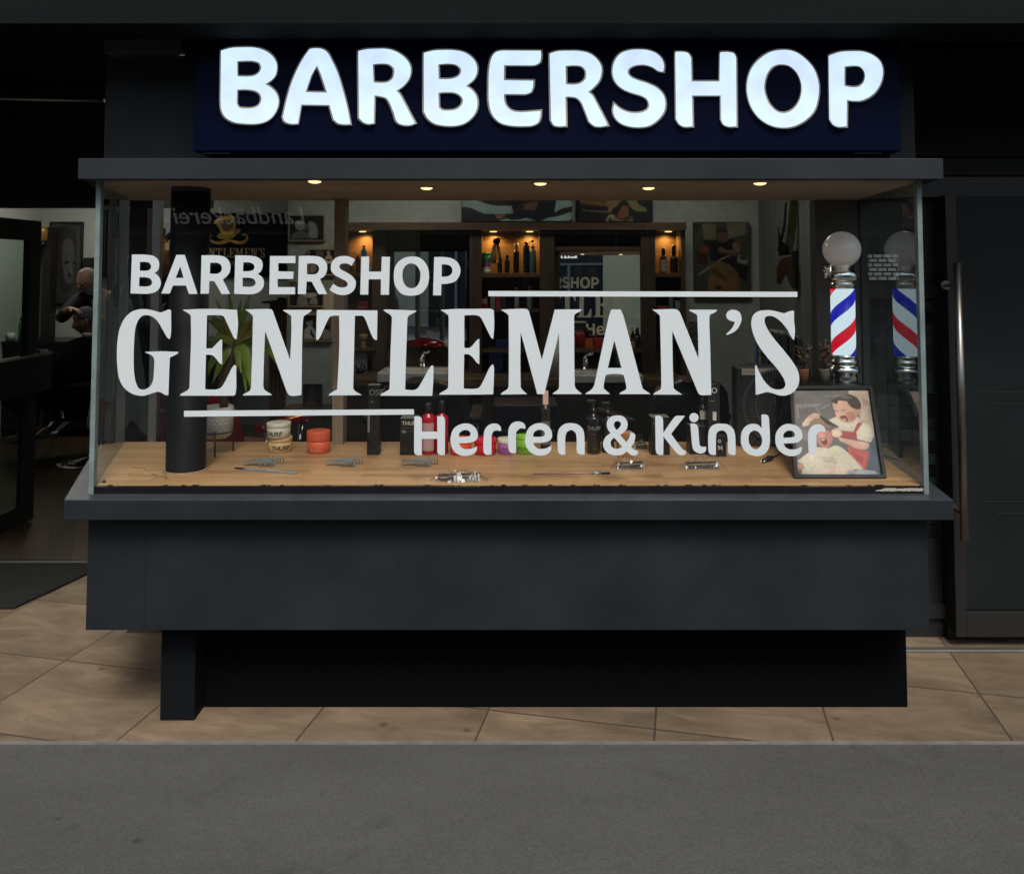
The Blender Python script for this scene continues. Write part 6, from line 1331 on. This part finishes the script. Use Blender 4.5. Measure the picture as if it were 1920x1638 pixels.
# dark sideboard behind the customer
t = thing('sideboard', 'dark sideboard along the back wall behind the customer', 'sideboard', (at(120, 700, 7.9).x, 7.9, 0))
b = MB(); b.use(mat('sideboard dark', (.008, .009, .010), .4)); zt2 = at(150, 640, 7.9).z; b.box(-5.0, at(400, 700, 7.9).x, 7.9, 8.45, .06, zt2 - .03); obj('body', b, None, t)
b = MB(); b.use(blackm); b.box(-5.0, at(400, 700, 7.9).x + .02, 7.87, 8.455, zt2 - .029, zt2); obj('top', b, None, t)
bottle('green shampoo bottle on the sideboard seen through the open door', 0, 0, 10, 44, (.01, .14, .07), (.01, .1, .05), loc=(at(40, 630, 8.0).x, 8.0, zt2 + .001), s=8.0 / F, grp=None, capfrac=.2)
t = thing('cup', 'small pale cup on the sideboard seen through the open door', 'cup', (at(20, 640, 7.95).x, 7.95, zt2)); b = MB(); b.use(white); b.lathe([(.025, 0.001), (.035, .08), (.032, .08), (.024, .01), (0, .01)], t.location, 18); obj('bowl', b, None, t)
b = MB(); b.use(white); b.tube([t.location + Vector((.033, 0, .065)), t.location + Vector((.055, 0, .055)), t.location + Vector((.052, 0, .03)), t.location + Vector((.029, 0, .02))], .004, 6); obj('handle', b, None, t)
bottle('small dark bottle with steel cap on the sideboard behind the hat stand', 0, 0, 12, 34, (.1, .1, .09), (.4, .38, .3), loc=(at(255, 630, 8.0).x, 8.0, zt2 + .001), s=8.0 / F, grp=None, capfrac=.3)

# coat stand with hanging gowns
t = thing('reflected_pier', 'added brown grey pillar in place of the pier reflection in the left side pane', 'pillar', (at(251, 700, 4.9).x, 4.9, 0))  # added block, stands in for the pier mirrored in the side pane
b = MB(); b.use(pier); b.box(at(229, 600, 4.9).x, at(272, 600, 4.9).x, 4.9, 5.1, .08, 2.6); obj('shaft', b, None, t)
b = MB(); b.use(mat('skirting dark', (.02, .02, .02), .5)); b.box(at(229, 600, 4.9).x - .012, at(272, 600, 4.9).x + .012, 4.888, 5.112, .003, .08); obj('skirting', b, None, t)
t = thing('darkening_backdrop', 'added dark teal curtain on the back wall left of the brown grey pillar', 'backdrop', at(208, 500, 8.2))  # added only to darken what shows through the left side pane
b = MB(); b.use(mat('darkening teal', (.010, .022, .022), .8)); b.slab([at(188 + 42 * k / 24, 640, 8.2 + .05 * math.sin(k * 1.9)) for k in range(25)] + [at(188 + 42 * k / 24, 640, 8.3 + .05 * math.sin(k * 1.9)) for k in range(24, -1, -1)], (0, 0, at(200, 300, 8.2).z - at(200, 640, 8.2).z)); obj('cloth', b, None, t)
b = MB(); b.use(blackpl); z_r = at(200, 300, 8.2).z + .01; b.tube([(at(184, 300, 8.2).x, 8.25, z_r), (at(234, 300, 8.2).x, 8.25, z_r)], .012, 8); obj('rod', b, None, t)
CX, CY = at(298, 600, 4.75).x, 4.75
t = thing('coat_stand', 'black coat stand behind the left side pane', 'coat stand', (CX, CY, 0))
b = MB(); b.use(blackmatte); b.box(CX - .02, CX + .02, CY - .02, CY + .02, .03, at(298, 428, CY).z); b.tube([(CX, CY, at(298, 460, CY).z), at(322, 438, CY - .1)], .016, 8); b.tube([(CX, CY, at(298, 520, CY).z), at(270, 500, CY - .15)], .014, 8); b.tube([(CX, CY, at(298, 530, CY).z), at(325, 512, CY)], .014, 8); obj('post', b, None, t)
b = MB(); b.use(blackmatte)
for a in (0.3, 1.87, 3.44, 5.0): b.tube([(CX, CY, .09), (CX + math.cos(a) * .26, CY + math.sin(a) * .26, .015)], .016, 8)
obj('foot', b, None, t)
def gown(label, cx, y0, y1, wt, wb, D, col, seed, cat='gown', grp='gowns hanging on the coat stand'):
    rnd = random.Random(seed); p = at(cx, y0, D); s = D / F; H_ = (y1 - y0) * s; m_ = mat('gown %s' % (col,), col, .55, noise=.25, nscale=6, stretch=(3, 3, .4), sheen=.3)
    b = MB(); b.use(m_); n, k = 40, 16; ph = [rnd.uniform(0, 6) for _ in range(4)]; G = []
    for j in range(k + 1):
        v = j / k; R_ = (wt + (wb - wt) * v ** .7) * s / 2; ring = []
        for i in range(n):
            a = 2 * PI * i / n; f = 1 + (.05 + .2 * v) * (math.sin(5 * a + ph[0] + v) * .5 + math.sin(9 * a + ph[1]) * .3 + math.sin(3 * a + ph[2]) * .5)
            ring.append(b.bm.verts.new((p.x + math.cos(a) * R_ * f, D + math.sin(a) * R_ * .45 * f, p.z - H_ * v - (.05 * math.sin(3 * a + ph[3]) * v))))
        G.append(ring)
    for j in range(k):
        for i in range(n): b._f([G[j][i], G[j][(i + 1) % n], G[j + 1][(i + 1) % n], G[j + 1][i]], True)
    b._f(G[0]); t = thing('gown', label, cat, (p.x, D, p.z - H_), grp); obj('cloth', b, None, t)
    b = MB(); b.use(chrome); b.tube([(p.x, D, p.z), (p.x, D, p.z + .05), (p.x + .02, D, p.z + .07)], .004, 6); obj('hook', b, None, t)
gown('dark teal hairdressing gown hanging at the left of the coat stand', 238, 500, 790, 30, 120, 4.6, (.018, .045, .048), 1)
gown('grey green gown hanging below, nearest the side pane', 226, 560, 800, 36, 100, 4.42, (.06, .075, .07), 2)
gown('navy blue gown hanging at the right of the coat stand', 318, 470, 800, 34, 80, 4.9, (.012, .020, .05), 3)
gown('blue green gown with light folds behind the column', 305, 590, 800, 40, 95, 4.62, (.03, .055, .055), 5)

# barber chairs
def chair(label, X, Y, m_, rot, sz=.50, back=1.12, grp='barber chairs'):
    t = thing('barber_chair', label, 'chair', (X, Y, 0), grp, world=False, rotz=rot)
    b = MB(); b.use(chrome); b.lathe([(.30, .003), (.30, .02), (.24, .04), (.07, .06), (.055, .08), (.055, sz - .12), (.12, sz - .10), (.12, sz - .08)], n=32); obj('base', b, None, t)
    b = MB(); b.use(m_); b.box(-.27, .27, -.28, .25, sz - .08, sz + .06, bev=.04); obj('seat', b, None, t)
    b = MB(); b.use(m_); M_ = Matrix.Translation((0, .28, sz + .04)) @ Matrix.Rotation(math.radians(-10), 4, 'X')
    g = []; n = 12
    for k in range(n + 1):
        v = k / n; w_ = .27 * (1 - .25 * v ** 3) * (1 if v < .85 else math.sqrt(max(.05, 1 - ((v - .85) / .16) ** 2))); g.append((w_, v * (back - sz - .1)))
    L_ = []
    for w_, z_v in g: L_.append([b.bm.verts.new(M_ @ Vector(q)) for q in ((-w_, -.02, z_v), (-w_ * .6, -.07, z_v), (w_ * .6, -.07, z_v), (w_, -.02, z_v), (w_ * .9, .05, z_v), (-w_ * .9, .05, z_v))])
    for i in range(n):
        for j in range(6): b._f([L_[i][j], L_[i][(j + 1) % 6], L_[i + 1][(j + 1) % 6], L_[i + 1][j]], True)
    b._f(L_[0]); b._f(L_[-1]); obj('backrest', b, None, t)
    for s_ in (-1, 1):
        b = MB(); b.use(m_); b.box(s_ * .31 - .04, s_ * .31 + .04, -.22, .22, sz + .20, sz + .25, bev=.02); b.use(chrome); b.tube([(s_ * .31, -.15, sz + .2), (s_ * .30, -.13, sz - .04)], .014, 8); b.tube([(s_ * .31, .15, sz + .2), (s_ * .30, .15, sz - .04)], .014, 8); obj('armrest', b, None, t)
    b = MB(); b.use(chrome); b.tube([(-.18, -.25, sz - .06), (-.18, -.45, .22), (.18, -.45, .22), (.18, -.25, sz - .06)], .015, 8); b.box(-.17, .17, -.56, -.42, .20, .22, bev=.006); obj('footrest', b, None, t)
    return t
blv = mat('black vinyl', (.010, .012, .013), .35, noise=.1); redv = mat('red vinyl', (.22, .004, .012), .16, noise=.1, coat=.5)
chair('black barber chair turned away, in front of the left basin', at(802, 700, 5.0).x, 4.9, blv, PI, .52, at(802, 668, 5.2).z)
chair('black barber chair in front of the right basin, behind the letters A and N', at(1235, 700, 5.0).x, 4.9, blv, PI + .3, .52, at(802, 672, 5.2).z + .02)
t = chair('glossy red barber chair behind the potted yucca', at(455, 740, 4.75).x, 4.75, redv, PI - .4, .52, at(450, 706, 4.75).z)
# black side tables/draped trolley
t = thing('tool_trolley', 'dark tool trolley between the two barber chairs', 'trolley', (at(985, 740, 5.1).x, 5.1, 0))
b = MB(); b.use(mat('trolley blue black', (.010, .014, .035), .35)); X0 = t.location.x; b.box(X0 - .2, X0 + .2, 5.0, 5.35, .12, .78, bev=.01); obj('drawers', b, None, t)
b = MB(); b.use(steel)
for z in (.3, .46, .62): b.box(X0 - .18, X0 + .18, 4.99, 5.0, z, z + .012)
obj('handle', b, None, t)
for sx_ in (-.16, .16):
    for sy_ in (5.05, 5.3): b = MB(); b.use(blackpl); b.lathe([(.01, -.03), (.035, -.03), (.035, .03), (.01, .03)], (0, 0, 0), 14, Matrix.Translation((X0 + sx_, sy_, .0355)) @ Matrix.Rotation(PI / 2, 4, 'Y')); b.box(X0 + sx_ - .01, X0 + sx_ + .01, sy_ - .01, sy_ + .01, .07, .12); obj('wheel', b, None, t)
# hanging strop ornament on the right wall
HX, HY = 1.90, 5.45
def hp(x, y, dd_=0): 
    p = at(x, y, HY); return Vector((p.x, HY + dd_, p.z))
t = thing('leather_strops', 'bundle of olive and brown leather strops hanging on the right wall', 'strop', hp(1485, 540))
olive = mat('olive leather', (.085, .075, .02), .45, noise=.4, nscale=12); brn = mat('brown leather', (.10, .05, .02), .5, noise=.4, nscale=12)
b = MB(); b.use(olive); b.slab([hp(1482, 376), hp(1495, 376), hp(1494, 420), hp(1489, 455), hp(1484, 478), hp(1472, 476), hp(1476, 440), hp(1480, 410)], (0, .02, 0)); obj('strap', b, None, t)
b = MB(); b.use(blackmatte); b.slab([hp(1473, 380), hp(1476, 380), hp(1473, 430), hp(1462, 470), hp(1458, 470), hp(1470, 420)], (0, .015, 0)); b.slab([hp(1460, 425), hp(1464, 450), hp(1478, 462), hp(1482, 478), hp(1462, 480)], (0, .03, 0)); obj('strap', b, None, t)
b = MB(); b.use(olive); b.slab([hp(1488, 470, .03), hp(1501, 470, .03), hp(1505, 500, .03), hp(1504, 535, .03), hp(1496, 544, .03), hp(1486, 536, .03), hp(1490, 500, .03)], (0, .03, 0)); obj('strap', b, None, t)
b = MB(); b.use(brn); b.slab([hp(1462, 486, -.02), hp(1480, 480, -.02), hp(1488, 500, -.02), hp(1489, 534, -.02), hp(1483, 536, -.02), hp(1474, 510, -.02), hp(1462, 534, -.02), hp(1456, 530, -.02), hp(1456, 500, -.02)], (0, .03, 0)); obj('strap', b, None, t)
b = MB(); b.use(steel); b.tube([hp(1484, 372), hp(1484, 378)], .012, 8); b.tube([hp(1484, 374), Vector((1.96, HY, hp(1484, 374).z))], .006, 6); obj('hook', b, None, t)
# magazine rack and blue roll on the right
t = thing('magazine_rack', 'wall rack of thin white magazines to the right of the plaster wall', 'rack', at(1465, 690, 4.9)); b = MB(); rnd = random.Random(9)
pm = [mat('mag a', (.55, .55, .5), .6), mat('mag b', (.25, .25, .22), .6), mat('mag c', (.03, .03, .03), .6)]
for k in range(22):
    x = 1427 + k * 3.6; b.use(pm[0] if k % 2 else rnd.choice(pm)); yt = 608 + 1.0 * k * .6 + rnd.uniform(-3, 5) ; rect(x, x + 2.0, yt + 8, 690, 4.95, .16, None, b)
obj('magazines', b, None, t)
b = MB(); rect(1422, 1508, 690, 694, 4.88, .26, mat('rack wood', (.05, .045, .035), .6), b); rect(1422, 1508, 663, 665, 4.90, .01, None, b); obj('shelf', b, None, t)
b = MB(); b.use(mat('blue tube', (.01, .10, .28), .4)); p, q = at(1419, 690, 4.8), at(1419, 638, 4.8); b.tube([(p.x, 4.8, 0.0), (p.x, 4.8, q.z)], .010, 10); tag(obj('blue_pole', b), 'thin bright blue pole left of the magazine rack', 'pole')
# ================================================================== PEOPLE
def skinned(V, E, Rr, sub=2):
    me = bpy.data.meshes.new('s'); me.from_pydata([tuple(v) for v in V], E, []); o = link(bpy.data.objects.new('s', me))
    m_ = o.modifiers.new('s', 'SKIN'); m_.branch_smoothing = .8
    for i, r in enumerate(Rr): sv = me.skin_vertices[0].data[i]; sv.radius = (r, r) if not isinstance(r, tuple) else r
    me.skin_vertices[0].data[0].use_root = True
    s_ = o.modifiers.new('u', 'SUBSURF'); s_.levels = sub; s_.render_levels = sub
    dg = bpy.context.evaluated_depsgraph_get(); dg.update(); out = bpy.data.meshes.new_from_object(o.evaluated_get(dg), depsgraph=dg)
    bpy.data.objects.remove(o); bpy.data.meshes.remove(me)
    for p in out.polygons: p.use_smooth = True
    return out
def chain(*names): return [(names[i], names[i + 1]) for i in range(len(names) - 1)]
def build(J, E, sub=2):
    """J: name -> (pos, radius); E: list of name pairs"""
    ks = list(J); return skinned([J[k][0] for k in ks], [(ks.index(a), ks.index(b)) for a, b in E], [J[k][1] for k in ks], sub)
def hand(J, E, wrist, tip_dir, palm_n, key, s=1.0):
    """palm and five bent fingers added to the body skeleton"""
    w_ = Vector(J[wrist][0]); d = Vector(tip_dir).normalized(); n = Vector(palm_n).normalized(); side = d.cross(n).normalized()
    J[key + 'p'] = (w_ + d * .045 * s, (.026 * s, .018 * s)); E.append((wrist, key + 'p'))
    J[key + 'q'] = (w_ + d * .085 * s, (.030 * s, .014 * s)); E.append((key + 'p', key + 'q'))
    for i, (o, l) in enumerate(((-.027, .060), (-.009, .072), (.009, .068), (.026, .052))):
        a = w_ + d * .100 * s + side * o * s; b_ = a + d * l * .5 * s + n * .008 * s; c = b_ + d * l * .35 * s + n * .022 * s
        J[key + 'a%d' % i] = (a, .009 * s); J[key + 'b%d' % i] = (b_, .0085 * s); J[key + 'c%d' % i] = (c, .0075 * s); E += [(key + 'q', key + 'a%d' % i), (key + 'a%d' % i, key + 'b%d' % i), (key + 'b%d' % i, key + 'c%d' % i)]
    a = w_ + d * .05 * s - side * .035 * s; b_ = a + d * .03 * s - side * .015 * s + n * .02 * s; J[key + 't0'] = (a, .011 * s); J[key + 't1'] = (b_, .010 * s); E += [(key + 'p', key + 't0'), (key + 't0', key + 't1')]
def headmesh(c, yaw, pitch, sk, s=1.0):
    """head with brow, nose, eyes, mouth, ears; faces -y before turning"""
    b = MB(); b.use(sk); n, m_ = 28, 22; M = Matrix.Translation(c) @ Matrix.Rotation(yaw, 4, 'Z') @ Matrix.Rotation(pitch, 4, 'X') @ Matrix.Scale(s, 4)
    G = []
    for k in range(m_ + 1):
        ph = PI * k / m_; zz_ = -math.cos(ph) * .120; r_ = math.sin(ph); row = []
        for i in range(n):
            a = 2 * PI * i / n; x = math.sin(a) * r_ * .076; y = -math.cos(a) * r_ * .097; f = max(0, math.cos(a))
            if zz_ < -.03: x *= 1 - .28 * ((-zz_ - .03) / .09); y *= 1 - .05 * ((-zz_ - .03) / .09)
            y -= f ** 10 * .026 * math.exp(-((zz_ + .018) / .020) ** 2) + f ** 18 * .010 * math.exp(-((zz_ - .006) / .02) ** 2)
            y += (math.exp(-((abs(a if a < PI else a - 2 * PI) - .42) / .18) ** 2)) * .010 * math.exp(-((zz_ - .008) / .014) ** 2)
            y -= f ** 6 * .006 * math.exp(-((zz_ + .055) / .010) ** 2) + f ** 6 * .008 * math.exp(-((zz_ + .092) / .015) ** 2)
            y -= f ** 3 * .004 * math.exp(-((zz_ - .030) / .010) ** 2)
            row.append(b.bm.verts.new(M @ Vector((x, y, zz_))))
        G.append(row)
    for k in range(m_):
        for i in range(n): b._f([G[k][i], G[k][(i + 1) % n], G[k + 1][(i + 1) % n], G[k + 1][i]], True)
    for s_ in (-1, 1): b.tube([M @ Vector(q) for q in ((s_ * .074, .005, -.03), (s_ * .084, .012, -.02), (s_ * .088, .016, .008), (s_ * .080, .012, .022), (s_ * .076, .0, .012))], [.006, .008, .009, .007, .004], 8)
    b.use(mat('eye white', (.5, .48, .45), .2))
    for s_ in (-1, 1): b.ball(M @ Vector((s_ * .030, -.078, .008)), .011 * s, 12, 8)
    b.use(mat('iris', (.02, .015, .01), .2))
    for s_ in (-1, 1): b.ball(M @ Vector((s_ * .030, -.087, .007)), .005 * s, 10, 6)
    b.use(mat('lips', (.20, .08, .06), .5)); b.tube([M @ Vector(q) for q in ((-.022, -.083, -.058), (-.008, -.092, -.055), (.008, -.092, -.055), (.022, -.083, -.058))], [.002, .0045, .0045, .002], 8)
    return b, M
def hairshell(M, m_, thick, cond, s=1.0, seed=0):
    b = MB(); b.use(m_); rnd = random.Random(seed); n, k_ = 36, 26; G = {}
    for k in range(k_ + 1):
        ph = PI * k / k_; zz_ = -math.cos(ph) * .120; r_ = math.sin(ph)
        for i in range(n):
            a = 2 * PI * i / n; x = math.sin(a) * r_ * .076; y = -math.cos(a) * r_ * .097
            if zz_ < -.03: x *= 1 - .28 * ((-zz_ - .03) / .09)
            v = Vector((x, y, zz_)); G[k, i] = (v, b.bm.verts.new(M @ (v + v.normalized() * (thick + rnd.uniform(0, .003)))))
    for k in range(k_):
        for i in range(n):
            q = [G[k, i], G[k, (i + 1) % n], G[k + 1, (i + 1) % n], G[k + 1, i]]; c = sum((p[0] for p in q), Vector()) / 4
            if cond(c): b._f([p[1] for p in q], True)
    for v in [v for v in b.bm.verts if not v.link_faces]: b.bm.verts.remove(v)
    return b
skinm = mat('skin', (.33, .185, .12), .5, noise=.08, nscale=20); skin_d = mat('skin ruddy', (.20, .12, .09), .5, noise=.08, nscale=20)
shirt = mat('black shirt', (.009, .009, .011), .8); greyshirt = mat('grey apron', (.12, .12, .115), .8)
greyhair = mat('grey hair', (.40, .40, .39), .8, noise=.3, nscale=80); darkgrey = mat('dark grey hair', (.045, .05, .055), .8, noise=.3, nscale=80)
# barber
def bp_(x, y, D): return at(x, y, D)
hd = at(166, 527, 7.15)
t = thing('person', 'bald grey bearded barber in black shirt bending over the seated customer', 'person', (hd.x + .12, 7.45, 0))
px_b = hd.x + .14
J = {'pel': (Vector((px_b + .10, 7.45, .92)), .15), 'sp': (Vector((px_b + .09, 7.42, 1.12)), .155), 'ch': (Vector((px_b + .06, 7.33, 1.30)), .16), 'nk': (Vector((px_b - .05, 7.24, 1.40)), .06), 'hb': (Vector((hd.x + .03, hd.y + .04, hd.z - .08)), .055),
     'sl': (at(152, 556, 7.18), .065), 'el': (at(113, 598, 6.95), .047), 'wl': (at(130, 578, 6.78), .030),
     'sr': (Vector((px_b + .26, 7.30, 1.33)), .065), 'er': (Vector((px_b + .30, 7.05, 1.12)), .047), 'wr': (Vector((px_b + .10, 6.86, 1.22)), .030),
     'hl': (Vector((px_b + .0, 7.45, .86)), .095), 'kl': (Vector((px_b - .02, 7.42, .50)), .065), 'al': (Vector((px_b - .02, 7.50, .09)), .042), 'tl': (Vector((px_b - .04, 7.38, .04)), .038),
     'hr': (Vector((px_b + .20, 7.47, .86)), .095), 'kr': (Vector((px_b + .22, 7.45, .50)), .065), 'ar': (Vector((px_b + .24, 7.53, .09)), .042), 'tr': (Vector((px_b + .24, 7.41, .04)), .038)}
E = chain('pel', 'sp', 'ch', 'nk', 'hb') + chain('ch', 'sl', 'el', 'wl') + chain('ch', 'sr', 'er', 'wr') + chain('pel', 'hl', 'kl', 'al', 'tl') + chain('pel', 'hr', 'kr', 'ar', 'tr')
J2, E2 = dict(J), list(E); hand(J2, E2, 'wl', (1, -.35, -.15), (0, 0, -1), 'l', .95); hand(J2, E2, 'wr', (-1, -.2, .0), (0, 0, -1), 'r', .95)
me = build(J2, E2); hb, HM = headmesh(hd, -.45, .42, skinm); hm = hb.mesh('h'); bmx = bmesh.new(); bmx.from_mesh(me); nf = len(bmx.faces); bmx.from_mesh(hm)
me2 = bpy.data.meshes.new('body'); bmx.to_mesh(me2); bmx.free()
for m_ in hm.materials: me2.materials.append(m_)
mi = [p.material_index for p in hm.polygons]
for i, p in enumerate(me2.polygons): p.material_index = 0 if i < nf else mi[i - nf]; p.use_smooth = True
obj('body', me2, None, t)
cl = {k: (v[0], v[1] * 1.16 if not isinstance(v[1], tuple) else v[1]) for k, v in J.items()}
top = {k: cl[k] for k in ('sp', 'ch', 'sl', 'el', 'sr', 'er', 'pel')}; top['wl'] = (J['el'][0].lerp(J['wl'][0], .8), .042); top['wr'] = (J['er'][0].lerp(J['wr'][0], .8), .042)
obj('shirt', build(top, chain('pel', 'sp', 'ch') + chain('ch', 'sl', 'el', 'wl') + chain('ch', 'sr', 'er', 'wr')), shirt, t)
leg = {k: cl[k] for k in ('pel', 'hl', 'kl', 'hr', 'kr')}; leg['al'] = (J['al'][0] + Vector((0, 0, .03)), .055); leg['ar'] = (J['ar'][0] + Vector((0, 0, .03)), .055)
obj('trousers', build(leg, chain('pel', 'hl', 'kl', 'al') + chain('pel', 'hr', 'kr', 'ar')), blackmatte, t)
b = MB(); b.use(greyshirt); b.slab([at(171, 562, 7.08), at(182, 556, 7.06), at(196, 562, 7.06), at(200, 600, 7.0), at(178, 596, 7.0)], (0, .02, 0)); obj('collar_front', b, None, t)
obj('beard', hairshell(HM, greyhair, .012, lambda c: c.z < -.035 and c.y < .02 and not (abs(c.x) < .02 and -.065 < c.z < -.048 and c.y < -.06), seed=1), None, t)
obj('hair', hairshell(HM, mat('stubble', (.24, .19, .15), .8), .003, lambda c: c.z > .0 and (c.y > .0 or c.z > .095 or abs(c.x) > .068), seed=2), None, t)
b = MB(); b.use(blackpl)
for s_ in (-1, 1): b.tube([HM @ Vector((s_ * .031 + math.cos(a / 16 * 2 * PI) * .021, -.100 + abs(math.cos(a / 16 * 2 * PI)) * .004, .008 + math.sin(a / 16 * 2 * PI) * .015)) for a in range(17)], .0042, 6); b.tube([HM @ Vector((s_ * .052, -.095, .010)), HM @ Vector((s_ * .080, .0, .012))], .002, 6)
b.tube([HM @ Vector((-.010, -.102, .010)), HM @ Vector((.010, -.102, .010))], .002, 6); obj('glasses', b, None, t)
# customer
hc = at(163, 603, 6.8)
t = thing('person', 'seated grey haired customer with white collar under a black cape', 'person', (hc.x, 6.85, 0))
J = {'pel': (Vector((hc.x + .12, 6.85, .60)), .14), 'sp': (Vector((hc.x + .12, 6.85, .78)), .13), 'ch': (Vector((hc.x + .08, 6.84, .95)), .14), 'nk': (Vector((hc.x + .03, 6.82, 1.04)), .058), 'hb': (hc + Vector((.02, .01, -.07)), .058),
     'sl': (Vector((hc.x + .05, 6.66, .95)), .06), 'el': (Vector((hc.x - .05, 6.60, .72)), .045), 'wl': (Vector((hc.x - .26, 6.70, .70)), .03),
     'sr': (Vector((hc.x + .07, 7.03, .95)), .06), 'er': (Vector((hc.x - .05, 7.09, .72)), .045), 'wr': (Vector((hc.x - .26, 6.98, .70)), .03),
     'hl': (Vector((hc.x + .0, 6.75, .60)), .10), 'kl': (Vector((hc.x - .38, 6.74, .62)), .07), 'al': (Vector((hc.x - .42, 6.74, .26)), .045), 'tl': (Vector((hc.x - .55, 6.74, .22)), .04),
     'hr': (Vector((hc.x + .0, 6.95, .60)), .10), 'kr': (Vector((hc.x - .38, 6.96, .62)), .07), 'ar': (Vector((hc.x - .42, 6.96, .26)), .045), 'tr': (Vector((hc.x - .55, 6.96, .22)), .04)}
E = chain('pel', 'sp', 'ch', 'nk', 'hb') + chain('ch', 'sl', 'el', 'wl') + chain('ch', 'sr', 'er', 'wr') + chain('pel', 'hl', 'kl', 'al', 'tl') + chain('pel', 'hr', 'kr', 'ar', 'tr')
hand(J, E, 'wl', (-1, .1, -.1), (0, 0, -1), 'l', .95); hand(J, E, 'wr', (-1, -.1, -.1), (0, 0, -1), 'r', .95)
me = build(J, E); hb, HM = headmesh(hc, -1.25, .25, skin_d, 1.0); hm = hb.mesh('h'); bmx = bmesh.new(); bmx.from_mesh(me); nf = len(bmx.faces); bmx.from_mesh(hm)
me2 = bpy.data.meshes.new('body'); bmx.to_mesh(me2); bmx.free()
for m_ in hm.materials: me2.materials.append(m_)
mi = [p.material_index for p in hm.polygons]
for i, p in enumerate(me2.polygons): p.material_index = 0 if i < nf else mi[i - nf]; p.use_smooth = True
obj('body', me2, None, t)
obj('hair', hairshell(HM, darkgrey, .010, lambda c: (c.z > .045 and c.y < .0) or (c.z > -.04 and c.y >= .0 and not (abs(c.x) > .06 and c.z < .02 and c.y < .035)) or c.z > .07, seed=3), None, t)
b = MB(); b.use(mat('white collar', (.55, .56, .58), .7)); b.lathe([(.072, -.155), (.078, -.12), (.070, -.118), (.066, -.15)], hc + Vector((.035, .012, .03)), 24, sx=1.0, sy=.95); obj('collar', b, None, t)
b = MB(); b.use(mat('black cape', (.003, .004, .006), .95, spec=.05)); n, k_ = 44, 18; G = []
for j in range(k_ + 1):
    v = j / k_; ring = []; cxx = hc.x + .05 - .20 * v; rx = .085 + .42 * min(1, v * 1.3) ** .8; ry = .085 + .27 * min(1, v * 1.8) ** .6; zz_ = 1.06 - .58 * v ** 1.25
    for i in range(n):
        a = 2 * PI * i / n; f = 1 + .06 * v * math.sin(7 * a + 2 * v) + .03 * v * math.sin(13 * a); ring.append(b.bm.verts.new((cxx + math.cos(a) * rx * f, 6.85 + math.sin(a) * ry * f, zz_ - .03 * v * math.sin(5 * a))))
    G.append(ring)
for j in range(k_):
    for i in range(n): b._f([G[j][i], G[j][(i + 1) % n], G[j + 1][(i + 1) % n], G[j + 1][i]], True)
obj('cape', b, None, t)
b = MB(); b.use(mat('pale shoe', (.22, .21, .20), .6, noise=.3, nscale=30))
for y in (6.74, 6.96): b.ball((hc.x - .50, y, .215), .055, 16, 10, (2.2, .9, .75))
obj('shoes', b, None, t)
chair('black barber chair in the left room carrying the seated customer', hc.x + .08, 6.86, blv, PI / 2 * -1 + 0.0, .46, .98)
